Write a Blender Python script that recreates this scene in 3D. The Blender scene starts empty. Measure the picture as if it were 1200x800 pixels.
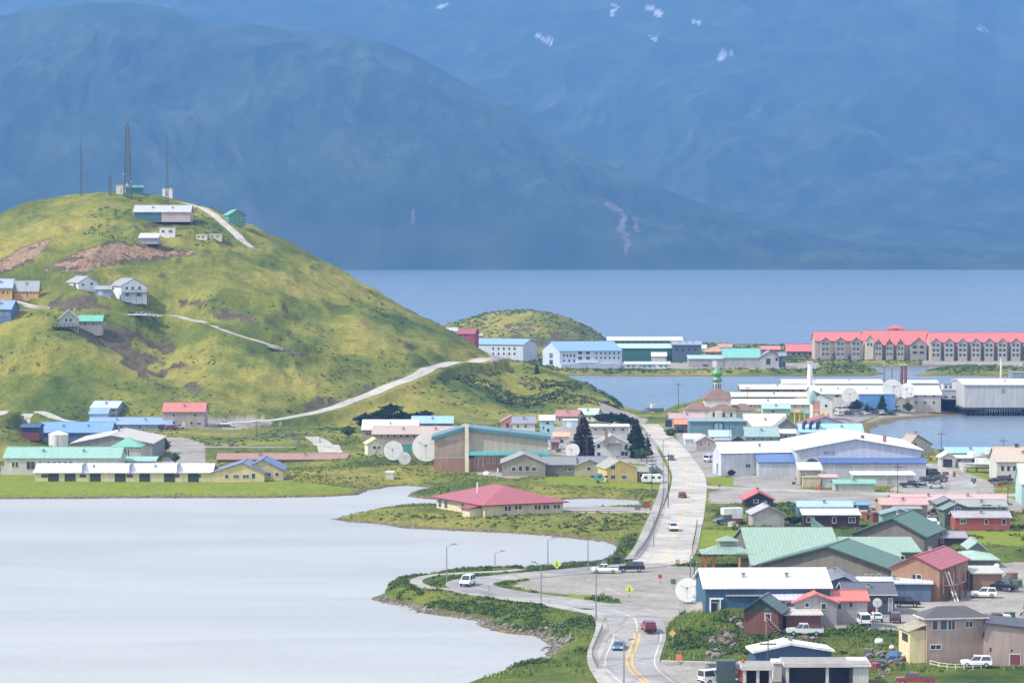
import bpy, bmesh, math, random
import numpy as np
from mathutils import Vector, Matrix
R = math.radians
rnd = random.Random(7)

# ------------------------------------------------------------------ camera
scene = bpy.context.scene
COL = scene.collection
F, CAMH, HOR = 3500.0, 68.0, 285.0           # focal length in photo pixels, eye height, row of the horizon
PITCH = math.atan((400 - HOR) / F)
cam_data = bpy.data.cameras.new('camera')
cam_data.sensor_width = 36.0
cam_data.lens = F / 1200 * 36.0
cam_data.clip_start = 5.0
cam_data.clip_end = 60000.0
cam = bpy.data.objects.new('camera', cam_data)
cam.location = (0, 0, CAMH)
cam.rotation_euler = (math.pi / 2 - PITCH, 0, 0)
COL.objects.link(cam)
scene.camera = cam

# ------------------------------------------------------------------ light
SUN_EL, SUN_AZ = 47.0, 250.0                 # azimuth: compass direction the sun stands in, +Y = north
scene.world = bpy.data.worlds.new('World')
scene.world.use_nodes = True
wn = scene.world.node_tree.nodes; wl = scene.world.node_tree.links
bg = wn['Background']
sky = wn.new('ShaderNodeTexSky'); sky.sky_type = 'NISHITA'; sky.sun_disc = False
sky.sun_elevation = R(SUN_EL); sky.sun_rotation = R(SUN_AZ)
sky.air_density = 1.0; sky.dust_density = 1.5; sky.ozone_density = 1.0
tc = wn.new('ShaderNodeTexCoord'); mp = wn.new('ShaderNodeMapping'); mp.inputs['Scale'].default_value = (1, 1, 3.5)
ns = wn.new('ShaderNodeTexNoise'); ns.inputs['Scale'].default_value = 2.2; ns.inputs['Detail'].default_value = 7
cr = wn.new('ShaderNodeValToRGB'); cr.color_ramp.elements[0].position = 0.30; cr.color_ramp.elements[1].position = 0.56
mx = wn.new('ShaderNodeMixRGB'); mx.inputs['Color2'].default_value = (9.4, 9.5, 9.9, 1)
wl.new(tc.outputs['Generated'], mp.inputs['Vector']); wl.new(mp.outputs['Vector'], ns.inputs['Vector'])
wl.new(ns.outputs['Fac'], cr.inputs['Fac']); wl.new(cr.outputs['Color'], mx.inputs['Fac'])
wl.new(sky.outputs['Color'], mx.inputs['Color1']); wl.new(mx.outputs['Color'], bg.inputs['Color'])
bg.inputs['Strength'].default_value = 0.09
sd = bpy.data.lights.new('sun', 'SUN'); sd.energy = 3.7; sd.angle = R(1.5); sd.color = (1.0, 0.94, 0.84)
sun = bpy.data.objects.new('sun', sd)
_az, _el = R(SUN_AZ), R(SUN_EL)
_d = Vector((math.sin(_az) * math.cos(_el), math.cos(_az) * math.cos(_el), math.sin(_el)))
sun.rotation_euler = (-_d).to_track_quat('-Z', 'Y').to_euler(); sun.location = (-300, 200, 600)
COL.objects.link(sun)
scene.view_settings.view_transform = 'Standard'
try: scene.view_settings.look = 'None'
except Exception: pass
scene.view_settings.gamma = 1.0
scene.view_settings.exposure = 0.95
scene.cycles.max_bounces = 5; scene.cycles.diffuse_bounces = 2; scene.cycles.glossy_bounces = 3
scene.cycles.transmission_bounces = 2; scene.cycles.volume_bounces = 0; scene.cycles.transparent_max_bounces = 4
scene.cycles.use_denoising = True

# ------------------------------------------------------------------ tagging
def tag(o, label=None, cat=None, group=None, kind=None):
    if label: o['label'] = label
    if cat: o['category'] = cat
    if group: o['group'] = group
    if kind: o['kind'] = kind
    return o

# ------------------------------------------------------------------ materials
MATS = {}
def nodes_mat(name):
    m = bpy.data.materials.new(name); m.use_nodes = True
    return m, m.node_tree.nodes, m.node_tree.links, m.node_tree.nodes['Principled BSDF']
def hexc(h):
    """sRGB hex -> linear rgb"""
    h = h.lstrip('#'); v = [int(h[i:i+2], 16) / 255 for i in (0, 2, 4)]
    return tuple(c / 12.92 if c <= 0.04045 else ((c + 0.055) / 1.055) ** 2.4 for c in v)
def paint(col, rough=0.6, kind='plain', dirt=0.25, metal=0.0):
    """painted or clad surface: col is linear rgb or sRGB hex; kind plain / siding / ribbed / seam / shingle"""
    key = (col, rough, kind, dirt, metal)
    if key in MATS: return MATS[key]
    c = hexc(col) if isinstance(col, str) else col
    lum = 0.25 * c[0] + 0.6 * c[1] + 0.15 * c[2]; c = tuple(x * 0.80 + (lum * 1.02 + 0.012) * 0.20 for x in c)
    m, n, l, b = nodes_mat('paint_' + kind)
    t = n.new('ShaderNodeTexCoord')
    a = n.new('ShaderNodeTexNoise'); a.inputs['Scale'].default_value = 0.55; a.inputs['Detail'].default_value = 8; a.inputs['Roughness'].default_value = 0.65
    mpp = n.new('ShaderNodeMapping'); mpp.inputs['Scale'].default_value = (1.7, 1.7, 0.28) if kind != 'shingle' else (1, 1, 1)
    l.new(t.outputs['Object'], mpp.inputs['Vector']); l.new(mpp.outputs['Vector'], a.inputs['Vector'])
    ra = n.new('ShaderNodeValToRGB'); ra.color_ramp.elements[0].position = 0.3; ra.color_ramp.elements[1].position = 0.72
    l.new(a.outputs['Fac'], ra.inputs['Fac'])
    mixr = n.new('ShaderNodeMixRGB')
    dk = tuple(x * (1 - dirt) * 0.92 + 0.012 * dirt for x in c)
    lt = tuple(min(1, x * (1 + dirt * 0.28)) for x in c)
    mixr.inputs['Color1'].default_value = (*dk, 1); mixr.inputs['Color2'].default_value = (*lt, 1)
    l.new(ra.outputs['Color'], mixr.inputs['Fac'])
    out = mixr.outputs['Color']
    if dirt > .12:                                       # faded patches and rusty runs
        a2 = n.new('ShaderNodeTexNoise'); a2.inputs['Scale'].default_value = 0.9; a2.inputs['Detail'].default_value = 6; a2.inputs['Roughness'].default_value = 0.75
        mp2 = n.new('ShaderNodeMapping'); mp2.inputs['Scale'].default_value = (2.2, 2.2, .22) if kind not in ('seam', 'shingle') else (1.3, .35, .35); mp2.inputs['Location'].default_value = (7, 3, 1)
        l.new(t.outputs['Object'], mp2.inputs['Vector']); l.new(mp2.outputs['Vector'], a2.inputs['Vector'])
        r3 = n.new('ShaderNodeValToRGB'); r3.color_ramp.elements[0].position = 0.56; r3.color_ramp.elements[1].position = 0.78; r3.color_ramp.elements[1].color = (.55, .55, .55, 1)
        l.new(a2.outputs['Fac'], r3.inputs['Fac']); m3 = n.new('ShaderNodeMixRGB'); l.new(r3.outputs['Color'], m3.inputs['Fac']); l.new(out, m3.inputs['Color1'])
        m3.inputs['Color2'].default_value = (lum * .55 + .05, lum * .48 + .035, lum * .42 + .022, 1); out = m3.outputs['Color']
    if kind in ('siding', 'ribbed', 'seam', 'shingle', 'plank'):
        w = n.new('ShaderNodeTexWave'); w.wave_type = 'BANDS'; w.wave_profile = 'SAW' if kind == 'siding' else 'SIN'
        w.bands_direction = {'siding': 'Z', 'ribbed': 'X', 'seam': 'X', 'shingle': 'Z', 'plank': 'X'}[kind]
        w.inputs['Scale'].default_value = {'siding': 1.25, 'ribbed': 0.75, 'seam': 0.42, 'shingle': 1.6, 'plank': 0.9}[kind]
        w.inputs['Distortion'].default_value = 0.6 if kind == 'shingle' else 0.0
        l.new(t.outputs['Object'], w.inputs['Vector'])
        r2 = n.new('ShaderNodeValToRGB')
        r2.color_ramp.elements[0].position = 0.0; r2.color_ramp.elements[0].color = (0.80, 0.80, 0.80, 1)
        r2.color_ramp.elements[1].position = 0.35; r2.color_ramp.elements[1].color = (1, 1, 1, 1)
        l.new(w.outputs['Fac'], r2.inputs['Fac'])
        mm = n.new('ShaderNodeMixRGB'); mm.blend_type = 'MULTIPLY'; mm.inputs['Fac'].default_value = 0.4 if kind in ('seam', 'ribbed') else 0.7
        l.new(out, mm.inputs['Color1']); l.new(r2.outputs['Color'], mm.inputs['Color2']); out = mm.outputs['Color']
        bp = n.new('ShaderNodeBump'); bp.inputs['Distance'].default_value = 0.06; bp.inputs['Strength'].default_value = 0.5
        l.new(w.outputs['Fac'], bp.inputs['Height']); l.new(bp.outputs['Normal'], b.inputs['Normal'])
    l.new(out, b.inputs['Base Color'])
    b.inputs['Roughness'].default_value = rough; b.inputs['Metallic'].default_value = metal
    MATS[key] = m
    return m
def glass():
    if 'glass' in MATS: return MATS['glass']
    m, n, l, b = nodes_mat('window_glass')
    b.inputs['Base Color'].default_value = (0.03, 0.04, 0.05, 1); b.inputs['Roughness'].default_value = 0.12
    b.inputs['Specular IOR Level'].default_value = 0.8
    MATS['glass'] = m; return m

# ------------------------------------------------------------------ mesh builder
class MB:
    def __init__(s): s.v = []; s.f = []; s.mi = []; s.mats = []
    def _m(s, mat):
        if mat not in s.mats: s.mats.append(mat)
        return s.mats.index(mat)
    def poly(s, pts, mat):
        i = len(s.v); s.v += [tuple(p) for p in pts]; s.f.append(tuple(range(i, i + len(pts)))); s.mi.append(s._m(mat))
    def solid(s, verts, faces, mat):
        i = len(s.v); s.v += [tuple(p) for p in verts]; k = s._m(mat)
        for f in faces: s.f.append(tuple(i + j for j in f)); s.mi.append(k)
    def box(s, x0, x1, y0, y1, z0, z1, mat, M=None):
        vs = [(x, y, z) for z in (z0, z1) for y in (y0, y1) for x in (x0, x1)]
        if M is not None: vs = [tuple(M @ Vector(v)) for v in vs]
        s.solid(vs, [(0, 2, 3, 1), (4, 5, 7, 6), (0, 1, 5, 4), (2, 6, 7, 3), (0, 4, 6, 2), (1, 3, 7, 5)], mat)
    def bar(s, a, b, r, mat, n=6, r2=None):
        a = Vector(a); b = Vector(b); d = (b - a)
        if d.length < 1e-6: return
        d.normalize(); u = d.orthogonal().normalized(); w = d.cross(u); r2 = r if r2 is None else r2
        vs = []
        for (p, rr) in ((a, r), (b, r2)):
            for k in range(n):
                t = 2 * math.pi * k / n; vs.append(p + u * (math.cos(t) * rr) + w * (math.sin(t) * rr))
        fs = [(k, (k + 1) % n, n + (k + 1) % n, n + k) for k in range(n)] + [tuple(range(n))[::-1], tuple(range(n, 2 * n))]
        s.solid(vs, fs, mat)
    def lathe(s, prof, mat, c=(0, 0, 0), n=16, M=None):
        """prof: list of (r, z)"""
        vs = []
        for (r, z) in prof:
            for k in range(n):
                t = 2 * math.pi * k / n; p = Vector((r * math.cos(t), r * math.sin(t), z))
                if M is not None: p = M @ p
                vs.append(p + Vector(c))
        fs = [(i * n + k, i * n + (k + 1) % n, (i + 1) * n + (k + 1) % n, (i + 1) * n + k) for i in range(len(prof) - 1) for k in range(n)]
        fs.append(tuple(range(n))[::-1]); fs.append(tuple(range((len(prof) - 1) * n, len(prof) * n)))
        s.solid(vs, fs, mat)
    def build(s, name, parent=None, smooth=False):
        me = bpy.data.meshes.new(name); me.from_pydata(s.v, [], s.f)
        for m in s.mats: me.materials.append(m)
        me.polygons.foreach_set('material_index', s.mi)
        if smooth: me.polygons.foreach_set('use_smooth', [True] * len(s.f))
        me.update()
        o = bpy.data.objects.new(name, me); COL.objects.link(o)
        if parent: o.parent = parent
        return o
def empty(name, loc, rz=0.0):
    o = bpy.data.objects.new(name, None); o.empty_display_size = 0.5
    o.location = loc; o.rotation_euler = (0, 0, rz); COL.objects.link(o); return o
KIDS = {}
def copy_tree(o, parent=None):
    c = o.copy(); COL.objects.link(c); c.parent = parent
    for ch in list(o.children): copy_tree(ch, c)
    return c

# ------------------------------------------------------------------ view geometry helpers (photo pixels <-> world)
CP, SP = math.cos(PITCH), math.sin(PITCH)
def ray(px, py):
    x = (px - 600) / F; y = -(py - 400) / F
    return np.array([x, CP + y * SP, -SP + y * CP])
def gp(px, py, z=0.0):
    d = ray(px, py); t = (z - CAMH) / d[2]
    return (d[0] * t, d[1] * t)
def proj(X, Y, Z):
    zz = Z - CAMH; dep = Y * CP - zz * SP; up = Y * SP + zz * CP
    return 600 + F * X / dep, 400 - F * up / dep
def drow(py): return CAMH * F / (py - HOR)

# ------------------------------------------------------------------ noise
def _hash(ix, iy, seed):
    h = (ix.astype(np.int64) * 374761393 + iy.astype(np.int64) * 668265263 + seed * 1274126177) & 0x7fffffff
    h = ((h ^ (h >> 13)) * 1274126177) & 0x7fffffff
    return ((h ^ (h >> 16)) & 0xffff) / 65535.0
def vnoise(x, y, seed=0):
    ix = np.floor(x); iy = np.floor(y); fx = x - ix; fy = y - iy
    fx = fx * fx * fx * (fx * (fx * 6 - 15) + 10); fy = fy * fy * fy * (fy * (fy * 6 - 15) + 10)
    a = _hash(ix, iy, seed); b = _hash(ix + 1, iy, seed); c = _hash(ix, iy + 1, seed); d = _hash(ix + 1, iy + 1, seed)
    return (a * (1 - fx) + b * fx) * (1 - fy) + (c * (1 - fx) + d * fx) * fy
def fbm(x, y, o=4, seed=0, ridged=False):
    s = 0; a = 1.0; t = 0
    for k in range(o):
        v = vnoise(x * 2 ** k + 17 * k, y * 2 ** k - 9 * k, seed + k)
        if ridged: v = 1 - np.abs(2 * v - 1)
        s = s + a * v; t += a; a *= 0.5
    return s / t
def smooth(a, b, x):
    t = np.clip((x - a) / (b - a), 0, 1); return t * t * (3 - 2 * t)
def table(pts):
    """smoothed 1-D table over photo columns"""
    xs = np.arange(-600, 1801, 5.0); p = np.array(pts, float); ys = np.interp(xs, p[:, 0], p[:, 1])
    k = np.exp(-0.5 * (np.arange(-8, 9) / 2.6) ** 2); k /= k.sum()
    ys = np.convolve(np.pad(ys, 8, mode='edge'), k, 'valid')
    return lambda q: np.interp(q, xs, ys)

# ------------------------------------------------------------------ shorelines
LAKE = [(-400, 588), (0, 585), (180, 583), (300, 583), (400, 582), (425, 580), (434, 574), (448, 570), (470, 568.5), (500, 571), (514, 575), (486, 577), (478, 581), (500, 584),
        (520, 585), (600, 585), (660, 586), (700, 584), (752, 586), (754, 597), (700, 598), (660, 599), (600, 597), (540, 594), (512, 595), (470, 595), (440, 599), (410, 604),
        (390, 608), (420, 613), (500, 620), (560, 623), (640, 628), (700, 634), (728, 640), (733, 650), (718, 658), (690, 664), (640, 668), (560, 671), (520, 673), (490, 678), (470, 683),
        (450, 692), (437, 700), (460, 707), (500, 717), (560, 726), (572, 734), (600, 740), (640, 746), (652, 754), (655, 766), (620, 776), (590, 783), (560, 795), (540, 806), (500, 830), (400, 900), (-400, 900)]
BAY = [(1700, 478), (1150, 482), (1110, 487), (1060, 491), (1030, 498), (1016, 507), (1012, 514), (1040, 521), (1080, 528), (1130, 533), (1200, 532), (1700, 531)]
SPIT1 = [(300, 441), (560, 441), (685, 440), (760, 441), (850, 440.5), (940, 441), (1024, 440.5), (1034, 438), (1022, 432), (980, 430), (1040, 429), (1300, 429), (1700, 429), (1700, 408), (900, 407), (720, 402), (500, 392), (300, 392)]
SPIT2 = [(1070, 440), (1090, 434), (1120, 431), (1700, 429.5), (1700, 441), (1200, 441.5)]
def world_poly(p, n=4):
    q = []
    for (a, b) in zip(p, p[1:] + p[:1]):
        for k in range(n):
            t = k / n; q.append((a[0] + (b[0] - a[0]) * t, a[1] + (b[1] - a[1]) * t))
    w = np.array([gp(a, b) for a, b in q])
    w += (np.array([[vnoise(np.array([x / 9.0]), np.array([y / 9.0]), s)[0] - .5 for s in (3, 4)] for x, y in w])) * 5.0
    return w
WP = [world_poly(LAKE), world_poly(BAY), world_poly(SPIT1, 2), world_poly(SPIT2, 2)]
def sdist(P, X, Y, cap=60.0):
    """signed distance to polygon P (positive inside), only exact near it"""
    best = np.full(X.shape, cap * cap); ins = np.zeros(X.shape, bool)
    n = len(P)
    for i in range(n):
        ax, ay = P[i]; bx, by = P[(i + 1) % n]
        cond = (ay > Y) != (by > Y)
        if ay != by: ins ^= cond & (X < (bx - ax) * (Y - ay) / (by - ay) + ax)
        near = (X > min(ax, bx) - cap) & (X < max(ax, bx) + cap) & (Y > min(ay, by) - cap) & (Y < max(ay, by) + cap)
        if near.any():
            ex, ey = bx - ax, by - ay; L = ex * ex + ey * ey + 1e-9
            xn, yn = X[near], Y[near]
            t = np.clip(((xn - ax) * ex + (yn - ay) * ey) / L, 0, 1)
            best[near] = np.minimum(best[near], (xn - ax - t * ex) ** 2 + (yn - ay - t * ey) ** 2)
    r = np.sqrt(best); return np.where(ins, r, -r)
north = table([(-600, 1600), (560, 1600), (600, 1370), (650, 1305), (700, 1262), (735, 1215), (758, 1165), (765, 1160), (782, drow(485)), (812, drow(474)), (850, drow(462)), (1000, drow(456)), (1140, drow(456)), (1150, drow(480)), (1165, 1150), (1800, 1150)])
# main hill: foot row, crest row and crest distance by column
h_base = table([(-600, 500), (0, 500), (240, 502), (400, 497), (500, 496), (600, 494), (700, 491), (738, 489), (1800, 489)])
h_crest = table([(-600, 330), (-200, 300), (-60, 268), (0, 249), (40, 236), (85, 225), (130, 226), (165, 229), (200, 235), (240, 244), (290, 264), (330, 281), (360, 296), (400, 319), (450, 349), (500, 374), (540, 398), (565, 413), (585, 420), (640, 433), (690, 452), (720, 470), (736, 483), (748, 489.5), (1800, 489.5)])
h_dist = table([(-600, 1330), (0, 1335), (150, 1352), (300, 1335), (400, 1312), (500, 1284), (575, 1262), (650, 1240), (700, 1215), (750, 1180), (1800, 1180)])
# island hill beyond the narrows
k_crest = table([(-600, 402), (470, 402), (530, 378), (555, 370), (590, 363), (610, 361), (640, 366), (665, 372), (690, 383), (703, 391), (715, 402), (1800, 402)])
# far range and the higher one behind it
m_crest = table([(-600, 60), (-200, 40), (0, 20), (50, 11), (110, 4), (165, 5), (210, 12), (240, 31), (280, 26), (330, 35), (400, 42), (445, 48), (490, 66), (540, 95), (600, 127), (640, 158), (700, 188), (760, 214), (820, 238), (900, 262), (980, 281), (1100, 293), (1250, 300), (1800, 300)])
def height(X, Y, fine=True):
    X = np.asarray(X, float); Y = np.asarray(Y, float)
    px = 600 + F * X / (Y * CP + 60 * SP)
    lake = sdist(WP[0], X, Y); bay = sdist(WP[1], X, Y)
    land = np.minimum(np.minimum(-lake, -bay), (north(px) - Y))
    land = np.maximum(land, np.maximum(sdist(WP[2], X, Y), sdist(WP[3], X, Y)))
    z = np.where(land > 0, 2.3 * (1 - np.exp(-np.maximum(land, 0) / 5.0)), np.maximum(-4.0, land * 0.35))
    # beach: gentle instead of a bank
    bz = smooth(0, 30, -bay) * 2.0
    isb = smooth(25, 8, np.abs(bay)) * smooth(985, 1010, px) * (Y > 960)
    z = np.where(land > 0, z * (1 - isb) + np.minimum(z, bz + .15) * isb, z)
    on = smooth(0, 10, land)
    z = z + on * (fbm(X / 45, Y / 45, 3, 11) - 0.5) * 1.2 * smooth(1.0, 14, land) * (1 - smooth(735, 775, px) * (Y > 640))
    # main hill
    db = CAMH * F / (h_base(px) - HOR); db = db * 0 + (CAMH - 2.0) * F / (h_base(px) - HOR); dc = h_dist(px)
    zc = CAMH - (h_crest(px) - HOR) * dc / F
    t = (Y - db) / np.maximum(dc - db, 15)
    tt = np.clip(t, 0, 1)
    g = 0.5 * tt + 0.5 * np.sin(tt * np.pi / 2) ** 1.15
    g = np.where(tt < .98, g, g)
    warp = fbm(X / 60, Y / 60, 4, 21) - 0.5
    rel = (fbm(X / 38 + warp * 1.5, Y / 70, 5, 31, True) - 0.62)
    front = np.clip((zc - 2.0), 0, None) * g
    bk = np.clip(Y - dc, 0, None)
    back = np.clip(zc - 2.0, 0, None) * np.exp(-(bk / 55.0) ** 2 * 0.5) - np.clip(bk - 40, 0, None) * 0.0
    hill = np.where(t > 1, back, front)
    amp = np.clip(hill / 14.0, 0, 1) * np.sin(np.clip(t, 0, 1) * np.pi * 0.93) ** 0.8 * smooth(0, .12, t)
    hill = hill + amp * rel * 9.5 * smooth(2.2, 1.0, t)
    hill = np.where(Y > dc + 5, np.minimum(hill, np.clip(zc - 2, 0, None)), hill)
    # rounded spur low on the left flank, and the hollow behind it
    sp = 11.0 * np.exp(-((px - 40) / 110) ** 2) * np.exp(-((t - 0.30 + px * 0.0011) / 0.10) ** 2) * (px < 300)
    sp = sp - 7.0 * np.exp(-((px - 185 - t * 60) / 42) ** 2) * np.exp(-((t - 0.36) / 0.17) ** 2) - 5.0 * np.exp(-((px - 610) / 30) ** 2) * np.exp(-((t - 0.45) / 0.25) ** 2)
    hill = hill + np.where(t > 0, sp, 0)
    z = np.where(hill > 0, z + hill * smooth(-0.01, .03, t), z)
    # shoulder at the left edge of the view
    ls = np.interp(px, [-600, -100, 0, 40, 66], [24, 18, 10.5, 3.0, 0]) * np.exp(-((Y - 985) / 38.0) ** 2)
    z = z + ls
    # island hill
    kd = 1960 + 60 * np.sin(px / 60)
    kz = np.clip(CAMH - (k_crest(px) - HOR) * kd / F - 2.2, 0, None) * smooth(468, 520, px) * smooth(728, 700, px)
    kb = 1765.0
    kt = np.clip((Y - kb) / (kd - kb), 0, 1)
    kk = np.where(Y > kd, np.exp(-((Y - kd) / 60) ** 2), np.sin(kt * np.pi / 2) ** 0.9)
    z = z + np.where(Y > kb, kz * kk * (1 + 0.28 * np.sin(kt * np.pi) * (fbm(X / 30, Y / 40, 4, 41, True) - 0.6)), 0)
    # grassy mound between the main road and the blue shed
    for (mx_, my_, sx, sy, a) in MOUNDS:
        gx, gy = gp(mx_, my_, 2)
        z = z + a * np.exp(-((X - gx) / sx) ** 2 - ((Y - gy) / sy) ** 2) * smooth(0, 6, land)
    if fine:
        rough = np.clip((px < 745) | (Y < 640), 0, 1)
        z = z + on * ((fbm(X / 3.2, Y / 3.2, 3, 51) - 0.5) * 0.55 * smooth(1, 8, land)) * (0.25 + 0.75 * (hill > 1)) 
        z = z + np.clip(hill / 10, 0, 1) * (fbm(X / 11, Y / 11, 3, 61, True) - 0.55) * 2.2 * smooth(1.6, .9, t)
    return z
MOUNDS = [(845, 742, 9, 13, 3.6), (905, 742, 18, 12, 3.0), (1010, 760, 24, 14, 2.0), (470, 690, 9, 9, 0.8), (640, 722, 14, 8, 0.9), (690, 735, 3.5, 9, 0.8),
          (500, 552, 20, 10, 1.6), (440, 545, 20, 9, 1.8), (350, 528, 22, 9, 2.0), (600, 560, 18, 7, .8), (820, 478, 10, 12, 2.5), (1180, 650, 16, 20, 2.0), (1130, 640, 12, 10, 1.0)]
H1 = lambda x, y: float(height(np.array([x]), np.array([y]), False)[0])
# coarse lookup grid for fast drops and ray hits
GY = np.arange(430, 2300, 3.0); GU = np.arange(-300, 1501, 4.0)
_U, _Y = np.meshgrid(GU, GY); _X = (_U - 600) / F * (_Y * CP + 60 * SP)
GZ = height(_X, _Y)
def zg(X, Y):
    u = 600 + F * X / (Y * CP + 60 * SP)
    a = (u - GU[0]) / 4.0; b = (Y - GY[0]) / 3.0
    i = int(min(max(math.floor(a), 0), len(GU) - 2)); j = int(min(max(math.floor(b), 0), len(GY) - 2)); a -= i; b -= j
    return float((GZ[j, i] * (1 - a) + GZ[j, i + 1] * a) * (1 - b) + (GZ[j + 1, i] * (1 - a) + GZ[j + 1, i + 1] * a) * b)
def hit(px, py, z=None):
    """ground point seen at a photo pixel"""
    if z is not None:
        x, y = gp(px, py, z); return Vector((x, y, z))
    d = ray(px, py); t = 430.0
    while t < 2290:
        X, Y, Z = d[0] * t, d[1] * t, CAMH + d[2] * t
        g = zg(X, Y)
        if Z <= max(g, 0): 
            for k in range(8):
                t2 = t - 2.0 * (7 - k) / 8
                X, Y, Z = d[0] * t2, d[1] * t2, CAMH + d[2] * t2
                if Z <= max(zg(X, Y), 0): break
            return Vector((X, Y, zg(X, Y)))
        t += 2.0
    x, y = gp(px, py, 0); return Vector((x, y, 0))

# ------------------------------------------------------------------ ground sheet
def inpoly(P, x, y):
    ins = np.zeros(x.shape, bool); n = len(P)
    for i in range(n):
        ax, ay = P[i]; bx, by = P[(i + 1) % n]
        if ay == by: continue
        ins ^= ((ay > y) != (by > y)) & (x < (bx - ax) * (y - ay) / (by - ay) + ax)
    return ins
GRAVEL = [  # lots, yards and tracks, outlined on the ground
    [(600, 686), (640, 672), (700, 664), (755, 662), (815, 664), (824, 690), (822, 715), (800, 716), (740, 712), (726, 704), (706, 698), (640, 694)],
    [(706, 708), (800, 700), (826, 690), (824, 714), (800, 717), (785, 728), (776, 745), (774, 770), (715, 780), (706, 740)],
    [(845, 573), (1000, 576), (1180, 582), (1200, 590), (1200, 600), (1040, 596), (960, 588), (832, 590), (830, 577)],
    [(858, 556), (930, 558), (940, 572), (905, 574), (860, 568)],
    [(1040, 575), (1090, 545), (1110, 540), (1130, 552), (1165, 566), (1165, 578), (1100, 580)],
    [(1010, 690), (1200, 680), (1200, 745), (1090, 745), (1000, 735), (940, 742), (900, 738), (920, 720)],
    [(770, 778), (860, 780), (900, 770), (1000, 790), (1000, 840), (760, 840)],
    [(1150, 660), (1300, 655), (1300, 700), (1130, 710)],
    [(150, 512), (215, 512), (240, 520), (240, 548), (212, 550), (196, 522), (150, 518)],
    [(235, 490), (300, 488), (330, 497), (270, 503), (235, 500)],
    [(700, 470), (760, 492), (750, 500), (715, 499)],
    [(640, 500), (700, 498), (768, 505), (772, 545), (700, 540), (640, 530)],
    [(790, 500), (1000, 500), (1000, 528), (830, 560), (800, 545)],
    [(995, 462), (1110, 462), (1100, 480), (1030, 486), (990, 500), (960, 500), (980, 480)],
    [(690, 432), (960, 432), (960, 425), (690, 425)], [(1080, 422), (1200, 422), (1200, 429), (1080, 427)],
    [(572, 410), (588, 410), (600, 417), (592, 423), (574, 424)],
    [(560, 548), (620, 550), (640, 556), (600, 560), (560, 556)],
    [(0, 546), (150, 550), (150, 556), (0, 556)], [(190, 535), (245, 545), (245, 555), (190, 553)],
    [(640, 592), (760, 594), (764, 600), (640, 601)],
]
EARTH = [
    [(0, 305), (30, 288), (60, 280), (45, 300), (10, 318), (-20, 322)], [(50, 318), (95, 292), (140, 284), (190, 290), (250, 296), (150, 306), (100, 318)],
    [(95, 385), (130, 380), (200, 395), (220, 430), (240, 462), (175, 452), (140, 425), (110, 410)],
    [(325, 410), (345, 400), (375, 402), (380, 410), (350, 416)], [(390, 405), (450, 412), (450, 418), (400, 415)],
    [(340, 475), (380, 462), (430, 452), (490, 432), (492, 440), (440, 462), (390, 478), (345, 485)], [(465, 395), (485, 398), (490, 410), (470, 408)],
    [(35, 352), (110, 345), (130, 362), (60, 362)], [(250, 360), (310, 372), (310, 382), (250, 372)], [(130, 262), (200, 262), (205, 268), (130, 268)],
    [(328, 405), (350, 398), (372, 402), (378, 409), (350, 411)], [(385, 408), (420, 409), (455, 415), (455, 418), (410, 413)], [(250, 362), (300, 370), (330, 380), (328, 384), (290, 375)], [(40, 351), (75, 347), (110, 350), (140, 360), (100, 361), (60, 357)],
    [(590, 380), (680, 375), (700, 400), (640, 408), (600, 400)], [(205, 352), (240, 352), (240, 358), (205, 360)],
]
CLIFF = EARTH[:2]
SAND = [[(985, 520), (1005, 498), (1040, 484), (1110, 477), (1200, 474), (1200, 484), (1110, 488), (1060, 492), (1030, 499), (1012, 512), (1060, 530), (1010, 524)]]
LAWN = [[(828, 546), (843, 548), (846, 558), (890, 568), (885, 574), (834, 573)], [(640, 556), (775, 564), (775, 574), (640, 566)], [(1118, 550), (1165, 556), (1165, 566), (1130, 562)],
        [(1065, 583), (1198, 580), (1198, 592), (1080, 590)], [(1100, 622), (1200, 622), (1200, 640), (1110, 634)], [(830, 478), (800, 486), (790, 480), (812, 474)], [(-100, 555), (300, 558), (360, 566), (420, 572), (425, 579), (380, 582), (-100, 584)],
        [(816, 620), (872, 622), (872, 640), (815, 645)], [(605, 682), (650, 672), (640, 679), (650, 690), (615, 691)], [(655, 694), (715, 690), (724, 702), (680, 705)]]
def masks(X, Y, Z):
    px, py = proj(X, Y, Z)
    jit = (fbm(X / 5, Y / 5, 3, 71) - .5) * 6; jy = (fbm(X / 5, Y / 5, 3, 77) - .5) * 3
    vis = (Y < 1345) | (px > 480)
    out = []
    for L in (GRAVEL, EARTH, SAND, LAWN):
        m = np.zeros(X.shape)
        for P in L:
            xs = [p[0] for p in P]; ys = [p[1] for p in P]
            s = (px > min(xs) - 8) & (px < max(xs) + 8) & (py > min(ys) - 5) & (py < max(ys) + 5)
            if s.any():
                k = 1.0 if L is EARTH else 0.45
                v = inpoly(P, px[s] + k * jit[s], py[s] + k * jy[s]).astype(float)
                if L is EARTH: v *= 1.0 if P in CLIFF else 0.55 * (fbm(X[s] / 9, Y[s] / 9, 3, 79) > .50)
                m[s] = np.maximum(m[s], v)
        out.append(m * vis)
    return out
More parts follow.
